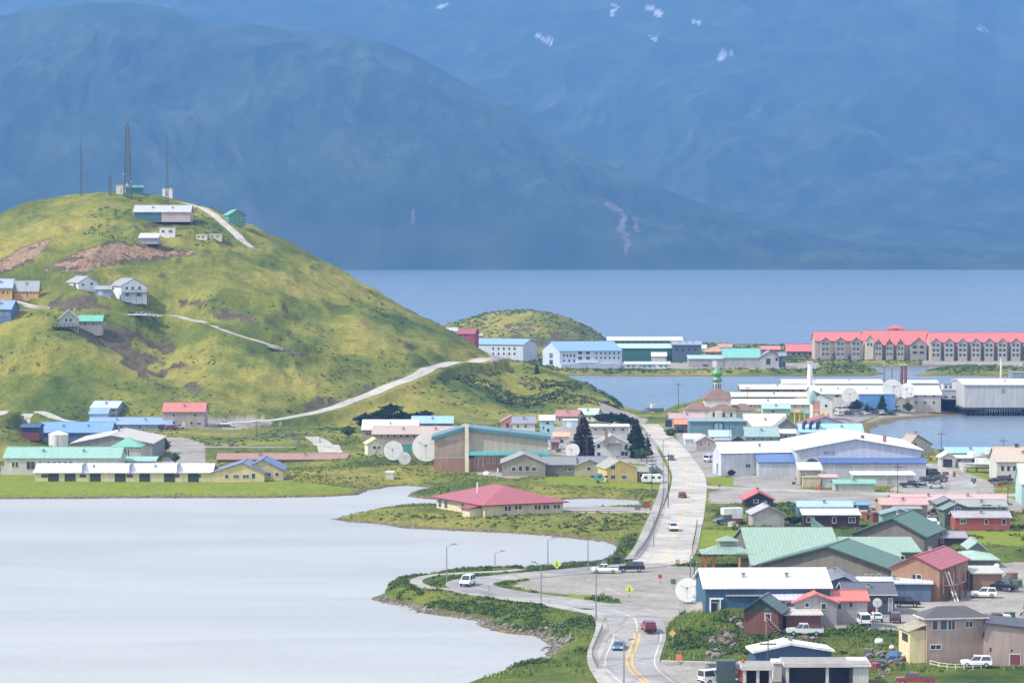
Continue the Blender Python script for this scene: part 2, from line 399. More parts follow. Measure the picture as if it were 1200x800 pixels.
def carve(X, Y, Z):
    """cut level beds for roads, paths and benches"""
    for (pts, w) in CARVE:                                # pts: (x, y, z) along a road, w its full width
        P = np.array(pts)[::2]
        x0, y0 = P[:, 0].min() - 12, P[:, 1].min() - 12; x1, y1 = P[:, 0].max() + 12, P[:, 1].max() + 12
        m = (X > x0) & (X < x1) & (Y > y0) & (Y < y1); xs, ysx = X[m], Y[m]
        if not m.any(): continue
        best = np.full(xs.shape, 1e9); bz = np.zeros(xs.shape)
        for k in range(len(P) - 1):
            ax, ay, az = P[k]; ex, ey, ez = P[k + 1] - P[k]
            t = np.clip(((xs - ax) * ex + (ysx - ay) * ey) / (ex * ex + ey * ey + 1e-9), 0, 1)
            d = (xs - ax - t * ex) ** 2 + (ysx - ay - t * ey) ** 2; c = d < best
            best[c] = d[c]; bz[c] = (az + t * ez)[c]
        r = np.sqrt(best); k = smooth(w / 2 + (6.0 if Y[m].mean() < 1080 else 4.2), w / 2 + (1.6 if Y[m].mean() < 1080 else 2.2), r)
        Z[m] = Z[m] * (1 - k) + (bz - 0.03) * k
def build_ground():
    ys = [440.0]
    while ys[-1] < 2300: ys.append(ys[-1] + min(4.0, max(0.9, (ys[-1] / 620.0) ** 1.6 * 0.95)))
    ys = np.array(ys); us = np.arange(-200, 1401, 2.4)
    U, Y = np.meshgrid(us, ys); X = (U - 600) / F * (Y * CP + 60 * SP)
    Z = height(X, Y)
    # level the bed under the roads
    nu, ny = len(us), len(ys)
    carve(X, Y, Z)
    me = bpy.data.meshes.new('ground')
    co = np.stack([X, Y, Z], -1).reshape(-1, 3)
    i = np.arange(ny - 1)[:, None] * nu + np.arange(nu - 1)[None, :]
    f = np.stack([i, i + 1, i + nu + 1, i + nu], -1).reshape(-1, 4)
    zz = Z.reshape(-1); keep = (zz[f] > -2.5).any(axis=1); f = f[keep]
    me.vertices.add(len(co)); me.vertices.foreach_set('co', co.astype(np.float32).ravel())
    me.loops.add(f.size); me.loops.foreach_set('vertex_index', f.astype(np.int32).ravel())
    me.polygons.add(len(f)); me.polygons.foreach_set('loop_start', np.arange(0, f.size, 4, dtype=np.int32))
    me.polygons.foreach_set('use_smooth', np.ones(len(f), bool)); me.update(calc_edges=True)
    m = masks(X, Y, Z)
    a = me.color_attributes.new('zone', 'FLOAT_COLOR', 'POINT')
    a.data.foreach_set('color', np.stack(m, -1).reshape(-1).astype(np.float32))
    o = bpy.data.objects.new('ground', me); COL.objects.link(o); tag(o, kind='structure')
    # material
    mt, n, l, b = nodes_mat('grass_and_soil'); me.materials.append(mt)
    g = n.new('ShaderNodeNewGeometry'); at = n.new('ShaderNodeAttribute'); at.attribute_name = 'zone'
    def noise(sc, det=5, ro=0.6, scale=(1, 1, 1)):
        q = n.new('ShaderNodeTexNoise'); q.inputs['Scale'].default_value = sc; q.inputs['Detail'].default_value = det; q.inputs['Roughness'].default_value = ro
        mpn = n.new('ShaderNodeMapping'); mpn.inputs['Scale'].default_value = scale
        l.new(g.outputs['Position'], mpn.inputs['Vector']); l.new(mpn.outputs['Vector'], q.inputs['Vector']); return q.outputs['Fac']
    def ramp(fac, *st):
        r = n.new('ShaderNodeValToRGB'); e = r.color_ramp.elements
        while len(e) < len(st): e.new(0.5)
        for k, (p, c) in enumerate(st): e[k].position = p; e[k].color = (*c, 1) if len(c) == 3 else c
        l.new(fac, r.inputs['Fac']); return r.outputs['Color']
    def mixc(fac, c1, c2, mode='MIX'):
        q = n.new('ShaderNodeMixRGB'); q.blend_type = mode
        if isinstance(fac, float): q.inputs['Fac'].default_value = fac
        else: l.new(fac, q.inputs['Fac'])
        for s, c in (('Color1', c1), ('Color2', c2)):
            if isinstance(c, tuple): q.inputs[s].default_value = (*c, 1)
            else: l.new(c, q.inputs[s])
        return q.outputs['Color']
    G = GRASS
    big = ramp(noise(0.022, 5, .62), (0.34, G[0]), (0.47, G[1]), (0.58, G[2]), (0.70, G[3]))
    mid = ramp(noise(0.11, 6, .7), (0.33, (0.70, 0.79, 0.68)), (0.50, (1, 1, 1)), (0.68, (1.14, 1.10, 1.0)))
    fin = ramp(noise(0.7, 5, .75), (0.30, (0.45, 0.52, 0.45)), (0.52, (1, 1, 1)), (0.75, (1.35, 1.3, 1.15)))
    grass = mixc(0.85, mixc(1.0, big, mid, 'MULTIPLY'), fin, 'MULTIPLY')
    heath = ramp(noise(0.05, 6, .75, (1, 1, 1)), (0.60, (0, 0, 0)), (0.68, (1, 1, 1)))
    grass = mixc(heath, grass, mixc(1.0, (0.075, 0.058, 0.034), fin, 'MULTIPLY'))
    spn = n.new('ShaderNodeSeparateXYZ'); l.new(g.outputs['Position'], spn.inputs[0])
    lush = n.new('ShaderNodeMapRange'); lush.inputs['From Min'].default_value = 780; lush.inputs['From Max'].default_value = 640; l.new(spn.outputs['Y'], lush.inputs['Value'])
    grass = mixc(lush.outputs['Result'], grass, mixc(1.0, grass, (0.52, 0.66, 0.60), 'MULTIPLY'))
    lawn = mixc(0.6, (0.17, 0.21, 0.025), mixc(1.0, mid, fin, 'MULTIPLY'), 'MULTIPLY')
    sep = n.new('ShaderNodeSeparateColor'); l.new(at.outputs['Color'], sep.inputs[0])
    col = mixc(at.outputs['Alpha'], grass, lawn)
    earth = mixc(1.0, ramp(noise(0.16, 7, .75, (1, 1, .5)), (0.32, (0.05, 0.04, 0.03)), (0.42, (0.13, 0.085, 0.06)), (0.50, (0.34, 0.22, 0.14)), (0.58, (0.16, 0.12, 0.08)), (0.66, (0.40, 0.29, 0.21))), fin, 'MULTIPLY')
    heathc = mixc(1.0, ramp(noise(0.12, 6, .75), (0.35, (0.06, 0.06, 0.03)), (0.55, (0.115, 0.09, 0.06)), (0.7, (0.12, 0.13, 0.04))), fin, 'MULTIPLY')
    rs = ramp(sep.outputs[1], (0.70, (0, 0, 0)), (0.95, (1, 1, 1))); hs = ramp(sep.outputs[1], (0.1, (0, 0, 0)), (0.5, (1, 1, 1)))
    col = mixc(hs, col, heathc); col = mixc(rs, col, earth)
    grav = mixc(0.7, ramp(noise(0.09, 6, .7), (0.3, (0.20, 0.185, 0.165)), (0.55, (0.31, 0.29, 0.265)), (0.75, (0.38, 0.355, 0.32))), ramp(noise(1.1, 4, .7), (0.3, (.7, .7, .7)), (.7, (1.15, 1.15, 1.15))), 'MULTIPLY')
    col = mixc(sep.outputs[0], col, grav)
    sandc = ramp(noise(0.2, 6, .7), (0.3, (0.26, 0.235, 0.2)), (0.7, (0.38, 0.35, 0.30)))
    col = mixc(sep.outputs[2], col, sandc)
    # wet stones and weed at the waterline, by height
    sx = n.new('ShaderNodeSeparateXYZ'); l.new(g.outputs['Position'], sx.inputs[0])
    wl_ = n.new('ShaderNodeMapRange'); wl_.inputs['From Min'].default_value = 0.25; wl_.inputs['From Max'].default_value = 0.75; wl_.inputs['To Min'].default_value = 1; wl_.inputs['To Max'].default_value = 0
    l.new(sx.outputs['Z'], wl_.inputs['Value'])
    stone = ramp(noise(0.9, 5, .8), (0.35, (0.05, 0.04, 0.02)), (0.5, (0.13, 0.10, 0.045)), (0.66, (0.24, 0.21, 0.16)))
    col = mixc(wl_.outputs['Result'], col, stone)
    l.new(col, b.inputs['Base Color']); b.inputs['Roughness'].default_value = 0.95; b.inputs['Specular IOR Level'].default_value = 0.1
    bp = n.new('ShaderNodeBump'); bp.inputs['Distance'].default_value = 0.7; bp.inputs['Strength'].default_value = 0.75
    l.new(noise(0.75, 5, .7), bp.inputs['Height']); l.new(bp.outputs['Normal'], b.inputs['Normal'])
    return o
GRASS = [(0.062, 0.092, 0.022), (0.132, 0.150, 0.030), (0.225, 0.210, 0.046), (0.285, 0.235, 0.065)]

# ------------------------------------------------------------------ far mountains
def mountain(name, u0, u1, d0, d1, nu, nv, hfun, mat, snow=None):
    us = np.linspace(u0, u1, nu); ds = d0 + (d1 - d0) * np.linspace(0, 1, nv) ** 1.15
    U, Y = np.meshgrid(us, ds); X = (U - 600) / F * Y
    Z = hfun(U, X, Y)
    co = np.stack([X, Y, Z], -1).reshape(-1, 3)
    i = np.arange(nv - 1)[:, None] * nu + np.arange(nu - 1)[None, :]
    f = np.stack([i, i + 1, i + nu + 1, i + nu], -1).reshape(-1, 4)
    me = bpy.data.meshes.new(name); me.vertices.add(len(co)); me.vertices.foreach_set('co', co.astype(np.float32).ravel())
    me.loops.add(f.size); me.loops.foreach_set('vertex_index', f.astype(np.int32).ravel())
    me.polygons.add(len(f)); me.polygons.foreach_set('loop_start', np.arange(0, f.size, 4, dtype=np.int32))
    me.polygons.foreach_set('use_smooth', np.ones(len(f), bool)); me.update(calc_edges=True)
    a = me.color_attributes.new('zone', 'FLOAT_COLOR', 'POINT')
    px, py = proj(X, Y, Z); s = np.zeros(X.shape)
    jx = (fbm(X / 60, Y / 60, 3, 5) - .5) * 16; jy = (fbm(X / 60, Y / 60, 3, 6) - .5) * 10
    for (cx, cy, rx, ry, an) in (snow or []):
        ca, sa = math.cos(R(an)), math.sin(R(an)); dx = px + jx - cx; dy = py + jy - cy
        s = np.maximum(s, ((((dx * ca + dy * sa) / rx) ** 2 + ((-dx * sa + dy * ca) / ry) ** 2) < 1).astype(float))
    a.data.foreach_set('color', np.stack([s, s * 0, s * 0, s * 0 + 1], -1).reshape(-1).astype(np.float32))
    me.materials.append(mat); o = bpy.data.objects.new(name, me); COL.objects.link(o); tag(o, kind='structure'); return o
def mountain_mat(red=False):
    m, n, l, b = nodes_mat('mountain_slope')
    g = n.new('ShaderNodeNewGeometry'); at = n.new('ShaderNodeAttribute'); at.attribute_name = 'zone'
    q = n.new('ShaderNodeTexNoise'); q.inputs['Scale'].default_value = 0.0035; q.inputs['Detail'].default_value = 9; q.inputs['Roughness'].default_value = 0.68
    l.new(g.outputs['Position'], q.inputs['Vector'])
    r = n.new('ShaderNodeValToRGB'); e = r.color_ramp.elements
    e[0].position = 0.35; e[0].color = (0.016, 0.026, 0.020, 1); e[1].position = 0.52; e[1].color = (0.030, 0.050, 0.026, 1)
    e.new(0.60).color = (0.048, 0.070, 0.036, 1); e.new(0.72).color = (0.075, 0.070, 0.066, 1)
    l.new(q.outputs['Fac'], r.inputs['Fac'])
    sep = n.new('ShaderNodeSeparateXYZ'); l.new(g.outputs['Normal'], sep.inputs[0])
    st = n.new('ShaderNodeMapRange'); st.inputs['From Min'].default_value = 0.62; st.inputs['From Max'].default_value = 0.42
    l.new(sep.outputs['Z'], st.inputs['Value'])
    mx0 = n.new('ShaderNodeMixRGB'); l.new(st.outputs['Result'], mx0.inputs['Fac']); l.new(r.outputs['Color'], mx0.inputs['Color1']); mx0.inputs['Color2'].default_value = (0.10, 0.085, 0.08, 1)
    sp = n.new('ShaderNodeSeparateColor'); l.new(at.outputs['Color'], sp.inputs[0])
    mx1 = n.new('ShaderNodeMixRGB'); l.new(sp.outputs[0], mx1.inputs['Fac']); l.new(mx0.outputs['Color'], mx1.inputs['Color1']); mx1.inputs['Color2'].default_value = (0.15, 0.115, 0.11, 1) if red else (0.42, 0.45, 0.48, 1)
    l.new(mx1.outputs['Color'], b.inputs['Base Color']); b.inputs['Roughness'].default_value = 0.95; b.inputs['Specular IOR Level'].default_value = 0.05
    return m
def far1(U, X, Y):
    d0 = 7650 + 120 * (fbm(X / 900, X * 0, 3, 81) - .5); dc = np.interp(U, [-300, 500, 900, 1500], [9300, 9200, 8500, 8350])
    zc = CAMH - (m_crest(U) - HOR) * dc / F
    t = np.clip((Y - d0) / (dc - d0), 0, 1.6)
    g = np.where(t < 1, 0.16 * smooth(0, 0.10, t) + 0.84 * t ** 0.95, 1)
    z = zc * g * np.where(t > 1, np.exp(-((t - 1) * 1.6) ** 2), 1)
    a = np.sin(np.clip(t, 0, 1) * np.pi) ** 0.7
    w = fbm(X / 700, Y / 700, 4, 91) * 2
    rid = fbm(X / 330 + w, Y / 1100 + w * .3, 6, 92, True) - 0.55
    z = z + zc * 0.25 * a * rid * smooth(0.0, 0.12, t)
    z = z + 55 * (fbm(X / 120, Y / 260, 5, 95, True) - .55) * smooth(0, .05, t) * a
    return np.where(t <= 0, -5, z) 
def far2(U, X, Y):
    d0 = 8900; dc = 13600
    cr2 = np.interp(U, [-300, -20, 12, 30, 120, 1120, 1165, 1230, 1500], [12, 4, -1, -14, -60, -60, -8, 8, 20])
    zc = CAMH - (cr2 - HOR) * dc / F
    t = np.clip((Y - d0) / (dc - d0), 0, 1.3)
    z = zc * (0.35 * t + 0.65 * t ** 1.5)
    w = fbm(X / 1500, Y / 1500, 4, 101) * 2
    rid = fbm((X - Y * 0.55) / 950 + w, (Y + X * 0.3) / 2600 + w * .4, 6, 102, True) - 0.56
    z = z + zc * 0.28 * np.sin(np.clip(t, 0, 1) * np.pi) ** 0.8 * rid
    z = z + 60 * (fbm((X - Y * .5) / 260, Y / 700, 5, 105, True) - .55) * smooth(0, .1, t)
    return np.where(t <= 0, -5, z)
mountain('mountain_ridge', -450, 1650, 7550, 10200, 700, 240, far1, mountain_mat(True), [(718, 243, 12, 4, 25), (728, 262, 4, 14, 0), (734, 285, 3, 16, 0), (693, 186, 2, 3, 0), (486, 252, 3, 8, 0), (452, 180, 3, 1.5, 0), (745, 262, 3, 8, 0)])
mountain('mountain_range', -450, 1650, 8800, 14800, 620, 260, far2, mountain_mat(), [(847, 67, 11, 4, -25), (640, 46, 12, 1.6, 22), (721, 13, 2.5, 6, 0), (770, 13, 12, 2.2, 30), (768, 45, 7, 1.6, -15), (816, 26, 5, 1.5, -25), (1152, 35, 7, 1.0, 15), (520, 8, 7, 2, -30)])

# ------------------------------------------------------------------ water
def water_mat(base, rough, bump, spec=0.5):
    m, n, l, b = nodes_mat('water_surface')
    b.inputs['Base Color'].default_value = (*base, 1); b.inputs['Roughness'].default_value = rough; b.inputs['IOR'].default_value = 1.33
    b.inputs['Specular IOR Level'].default_value = spec
    g = n.new('ShaderNodeNewGeometry')
    q = n.new('ShaderNodeTexNoise'); q.inputs['Scale'].default_value = 0.6; q.inputs['Detail'].default_value = 4
    mpn = n.new('ShaderNodeMapping'); mpn.inputs['Scale'].default_value = (0.55, 1.0, 1.0)
    l.new(g.outputs['Position'], mpn.inputs['Vector']); l.new(mpn.outputs['Vector'], q.inputs['Vector'])
    q2 = n.new('ShaderNodeTexNoise'); q2.inputs['Scale'].default_value = 0.02; q2.inputs['Detail'].default_value = 5; q2.inputs['Distortion'].default_value = 0.6
    l.new(mpn.outputs['Vector'], q2.inputs['Vector'])
    st = n.new('ShaderNodeMapRange'); st.inputs['From Min'].default_value = 0.35; st.inputs['From Max'].default_value = 0.68; st.inputs['To Min'].default_value = 0.5; st.inputs['To Max'].default_value = 1.0
    l.new(q2.outputs['Fac'], st.inputs['Value'])
    q3 = n.new('ShaderNodeTexNoise'); q3.inputs['Scale'].default_value = 0.012; q3.inputs['Detail'].default_value = 6; q3.inputs['Roughness'].default_value = .6; q3.inputs['Distortion'].default_value = .8
    mp3 = n.new('ShaderNodeMapping'); mp3.inputs['Scale'].default_value = (0.5, 2.2, 1.0); l.new(g.outputs['Position'], mp3.inputs['Vector']); l.new(mp3.outputs['Vector'], q3.inputs['Vector'])
    rr = n.new('ShaderNodeValToRGB'); e = rr.color_ramp.elements; e[0].position = .38; e[0].color = (*[c * .90 for c in base], 1); e[1].position = .62; e[1].color = (*[c * 1.04 for c in base], 1)
    l.new(q3.outputs['Fac'], rr.inputs['Fac']); l.new(rr.outputs['Color'], b.inputs['Base Color'])
    bp = n.new('ShaderNodeBump'); bp.inputs['Distance'].default_value = bump
    l.new(st.outputs['Result'], bp.inputs['Strength']); l.new(q.outputs['Fac'], bp.inputs['Height']); l.new(bp.outputs['Normal'], b.inputs['Normal'])
    return m
x9 = 300 / F
wm = MB(); wm.poly([(-3500, 300, 0), (300 * x9, 300, 0), (1100 * x9, 1100, 0), (-3500, 1100, 0)], water_mat((0.325, 0.335, 0.335), 0.38, 0.22)); tag(wm.build('lake'), kind='structure')
wm = MB(); wm.poly([(-3500, 1100, 0), (1100 * x9, 1100, 0), (300 * x9, 300, 0), (3500, 300, 0), (6500, 14500, 0), (-6500, 14500, 0)], water_mat((0.115, 0.175, 0.235), 0.26, 0.35)); tag(wm.build('sea'), kind='structure')

# ------------------------------------------------------------------ air
hm = bpy.data.materials.new('pale_blue_air'); hm.use_nodes = True
hn = hm.node_tree.nodes; hn.remove(hn['Principled BSDF'])
pv = hn.new('ShaderNodeVolumePrincipled'); pv.inputs['Color'].default_value = HAZE_COL = (0.185, 0.44, 0.97, 1)
pv.inputs['Density'].default_value = 0.92e-4; pv.inputs['Anisotropy'].default_value = 0.1
hm.node_tree.links.new(pv.outputs['Volume'], hn['Material Output'].inputs['Volume'])
hz = MB(); hz.box(-7500, 7500, -60, 15600, -8, 2300, hm)
tag(hz.build('haze'), kind='stuff')

# ------------------------------------------------------------------ roads
def asphalt(base, name='asphalt'):
    m, n, l, b = nodes_mat(name)
    g = n.new('ShaderNodeNewGeometry')
    q = n.new('ShaderNodeTexNoise'); q.inputs['Scale'].default_value = 0.25; q.inputs['Detail'].default_value = 8; q.inputs['Roughness'].default_value = 0.7
    l.new(g.outputs['Position'], q.inputs['Vector'])
    r = n.new('ShaderNodeValToRGB'); e = r.color_ramp.elements; e[0].position = 0.3; e[1].position = 0.7
    e[0].color = (*[c * 0.72 for c in base], 1); e[1].color = (*[c * 1.2 for c in base], 1)
    l.new(q.outputs['Fac'], r.inputs['Fac'])
    v = n.new('ShaderNodeTexVoronoi'); v.feature = 'DISTANCE_TO_EDGE'; v.inputs['Scale'].default_value = 0.11; l.new(g.outputs['Position'], v.inputs['Vector'])
    vr = n.new('ShaderNodeValToRGB'); vr.color_ramp.elements[0].color = (.62, .61, .6, 1); vr.color_ramp.elements[1].position = .035; l.new(v.outputs['Distance'], vr.inputs['Fac'])
    q2 = n.new('ShaderNodeTexNoise'); q2.inputs['Scale'].default_value = 0.045; q2.inputs['Detail'].default_value = 3; l.new(g.outputs['Position'], q2.inputs['Vector'])
    r2 = n.new('ShaderNodeValToRGB'); r2.color_ramp.elements[0].position = .42; r2.color_ramp.elements[0].color = (.80, .80, .81, 1); r2.color_ramp.elements[1].position = .54; l.new(q2.outputs['Fac'], r2.inputs['Fac'])
    ma = n.new('ShaderNodeMixRGB'); ma.blend_type = 'MULTIPLY'; ma.inputs['Fac'].default_value = .8; l.new(r.outputs['Color'], ma.inputs['Color1']); l.new(vr.outputs['Color'], ma.inputs['Color2'])
    mb_ = n.new('ShaderNodeMixRGB'); mb_.blend_type = 'MULTIPLY'; mb_.inputs['Fac'].default_value = 1; l.new(ma.outputs['Color'], mb_.inputs['Color1']); l.new(r2.outputs['Color'], mb_.inputs['Color2'])
    l.new(mb_.outputs['Color'], b.inputs['Base Color']); b.inputs['Roughness'].default_value = 0.9
    return m
ASPH = asphalt((0.265, 0.26, 0.255)); PALE = asphalt((0.42, 0.395, 0.355), 'pale_asphalt'); CONC = asphalt((0.33, 0.315, 0.29), 'concrete'); GRAV = asphalt((0.42, 0.395, 0.35), 'gravel')
YEL = asphalt((0.58, 0.34, 0.09), 'yellow_line'); YELP = asphalt((0.50, 0.42, 0.29), 'faded_yellow_line'); WHL = asphalt((0.50, 0.49, 0.46), 'white_line')
def spline(pts, step=2.0):
    """smooth curve through world points"""
    P = [Vector(p) for p in pts]; out = []
    P = [P[0] * 2 - P[1]] + P + [P[-1] * 2 - P[-2]]
    for i in range(1, len(P) - 2):
        n = max(2, int((P[i + 1] - P[i]).length / step))
        for k in range(n):
            t = k / n; a, b, c, d = P[i - 1], P[i], P[i + 1], P[i + 2]
            out.append(0.5 * ((2 * b) + (c - a) * t + (2 * a - 5 * b + 4 * c - d) * t * t + (3 * b - a - 3 * c + d) * t ** 3))
    out.append(P[-2]); return out
CARVE = []; PROF = []
def ribbon(name, center, w0, w1=None, mat=None, lift=0.12, kind='structure', thick=0.0, off=0.0, dash=None, prof=None):
    """strip along a world-space centre line, draped on the ground; off shifts it sideways (+ = right of travel)"""
    w1 = w0 if w1 is None else w1; mb = MB(); n = len(center); rows = []; run = 0
    for i, p in enumerate(center):
        a = center[max(0, i - 1)]; b = center[min(n - 1, i + 1)]; d = Vector((b.x - a.x, b.y - a.y, 0))
        if d.length < 1e-6: d = Vector((0, 1, 0))
        d.normalize(); s = Vector((d.y, -d.x, 0)); w = w0 + (w1 - w0) * i / (n - 1)
        c = Vector((p.x, p.y, 0)) + s * off
        zs = [max(zg(c.x + s.x * w * k, c.y + s.y * w * k), 0.5) for k in (-.6, -.3, 0, .3, .6)]
        zc = max(zs) * 0.6 + sum(zs) / 5 * 0.4
        rows.append([Vector((c.x + s.x * w * k, c.y + s.y * w * k, zc)) for k in (-.5, .5)] + [s, d])
    if prof is not None:
        for i in range(n): rows[i][0].z = rows[i][1].z = prof[min(i, len(prof) - 1)]
    for _ in range(6 if prof is None else 0):             # even the long profile
        zz = [r[0].z for r in rows]
        for i in range(1, n - 1):
            z = (zz[i - 1] + 2 * zz[i] + zz[i + 1]) / 4; rows[i][0].z = z; rows[i][1].z = z
    if name == 'road': PROF[:] = [r[0].z for r in rows]
    if name != 'road_marking': CARVE.append(([((r[0].x + r[1].x) / 2, (r[0].y + r[1].y) / 2, r[0].z) for r in rows], max(w0, w1)))
    for i in range(n - 1):
        seg = (center[i + 1] - center[i]).length; run += seg
        if dash and (run % (dash[0] + dash[1])) > dash[0]: continue
        A, B, C, D = rows[i][0], rows[i][1], rows[i + 1][1], rows[i + 1][0]
        up = Vector((0, 0, lift))
        mb.poly([A + up, B + up, C + up, D + up], mat)
        if thick:
            dn = Vector((0, 0, -thick))
            mb.poly([A + up, D + up, D + dn, A + dn], mat); mb.poly([B + up, B + dn, C + dn, C + up], mat)
    o = mb.build(name); tag(o, kind=kind); return o
def cline(pix, step=2.0): return spline([hit(*p).to_2d().to_3d() for p in pix], step)

MAIN = cline([(761, 497), (770, 506), (780, 516), (790, 528), (800, 543), (807, 558), (806.5, 575), (803, 590), (799, 605), (793, 622), (787, 640), (780, 652), (772, 660)], 2)
_w = [6.0 + 4.6 * min(1, i / (len(MAIN) * .35)) for i in range(len(MAIN))]
ribbon('road', MAIN, 6.5, 11.8, PALE, 0.05, thick=1.2)
ribbon('road_marking', MAIN, prof=PROF, w0=0.42, w1=0.42, mat=YELP, lift=0.06, off=-0.35); ribbon('road_marking', MAIN, prof=PROF, w0=0.42, w1=0.42, mat=YELP, lift=0.06, off=0.45)
ribbon('sidewalk', MAIN[24:-3], 2.3, 2.6, CONC, 0.18, off=6.6, thick=1.2, prof=PROF[24:])
LOOP = cline([(775, 658), (757, 662), (730, 664), (700, 666.5), (660, 670.5), (620, 674), (590, 677), (562, 680), (550, 683.5), (556, 688.5), (580, 693.5), (610, 698), (645, 702), (678, 707), (702, 711), (723, 716.5),
              (738, 724), (745, 735), (747, 748), (742, 762), (738, 775), (743, 787), (758, 800), (782, 822)], 1.5)
ribbon('road', LOOP, 9.0, 9.6, ASPH, 0.05, thick=1.2)
k0 = int(len(LOOP) * 0.68)
ribbon('road_marking', LOOP[k0:], prof=PROF[k0:], w0=0.34, w1=0.34, mat=YEL, lift=0.06, off=-0.35); ribbon('road_marking', LOOP[k0:], prof=PROF[k0:], w0=0.34, w1=0.34, mat=YEL, lift=0.06, off=0.5)
ribbon('road_marking', LOOP[k0:], prof=PROF[k0:], w0=0.18, w1=0.18, mat=WHL, lift=0.06, off=-3.9); ribbon('road_marking', LOOP[k0:], prof=PROF[k0:], w0=0.18, w1=0.18, mat=WHL, lift=0.06, off=3.9)
ribbon('road_marking', LOOP[20:k0], prof=PROF[20:], w0=0.3, w1=0.3, mat=YELP, lift=0.06)
PATH = cline([(770, 649), (745, 657), (700, 661.5), (640, 665.5), (585, 669.5), (545, 671.5), (512, 674), (492, 678.5), (488, 683), (500, 688), (530, 691), (560, 697), (600, 702.5), (640, 708), (670, 713.5), (690, 717),
              (704, 723), (707, 735), (703, 750), (698, 765), (699, 778), (708, 795), (722, 814)], 1.5)
ribbon('path', PATH[int(len(PATH) * .20):], 2.4, 2.7, CONC, 0.1, thick=0.8)
# side streets, lanes and yards
ribbon('road', cline([(806, 569), (850, 571.5), (920, 574), (1000, 577), (1080, 580), (1150, 580), (1250, 580)]), 8, 8, CONC, 0.04, thick=.6)
ribbon('road', cline([(1085, 543), (1110, 556), (1130, 570), (1125, 580)]), 5, 8, CONC, 0.05)
ribbon('kerb', cline([(775, 777.5), (810, 778.5), (850, 779.5), (870, 780)]), 1.2, 1.2, CONC, 0.5, thick=.5)
ribbon('road', cline([(240, 500), (290, 497), (330, 493), (370, 485), (410, 472), (450, 456), (478, 444), (497, 435.5), (515, 431.5), (535, 429), (553, 427.5), (568, 426), (578, 424.5)]), 5, 8, GRAV, 0.1, thick=1.0)
ribbon('road', cline([(155, 369), (190, 371), (212, 373), (235, 378), (262, 387), (290, 397), (316, 405), (332, 409)]), 3.4, 3.0, GRAV, 0.1, thick=1)
ribbon('road', cline([(180, 233), (205, 237), (222, 240), (240, 246), (256, 256), (264, 264), (275, 273), (284, 281), (296, 291)]), 3.0, 4.0, GRAV, 0.1, thick=1)
ribbon('road', cline([(0, 352), (20, 353), (40, 358), (60, 361)]), 4, 2, GRAV, 0.1, thick=1)
ribbon('road', cline([(-30, 484), (0, 485), (30, 490), (70, 495), (110, 498)]), 4.5, 4.5, GRAV, 0.1, thick=1)
ribbon('path', cline([(366, 512), (376, 518), (386, 527), (392, 534)]), 5, 8, GRAV, 0.1, thick=1)
ribbon('path', cline([(660, 599), (700, 599), (740, 599), (765, 602)]), 2.5, 2.5, CONC, 0.3, thick=.6)

def bench(pix, w):
    c = cline(pix, 2.0); zs = [zg(p.x, p.y) for p in c]
    for _ in range(8): zs = [zs[0]] + [(zs[i - 1] + 2 * zs[i] + zs[i + 1]) / 4 for i in range(1, len(zs) - 1)] + [zs[-1]]
    CARVE.append(([(p.x, p.y, z - .4) for p, z in zip(c, zs)], w))
bench([(330, 411), (360, 412), (400, 414), (440, 418), (470, 424)], 4); bench([(30, 360), (70, 361), (110, 363), (150, 368)], 5); bench([(45, 322), (90, 316), (140, 311), (190, 306)], 5)
bench([(-10, 325), (25, 316), (50, 306)], 5); bench([(240, 376), (290, 384), (320, 392)], 4); bench([(0, 440), (60, 436), (120, 447), (170, 462)], 3)
build_ground(); carve(_X, _Y, GZ)
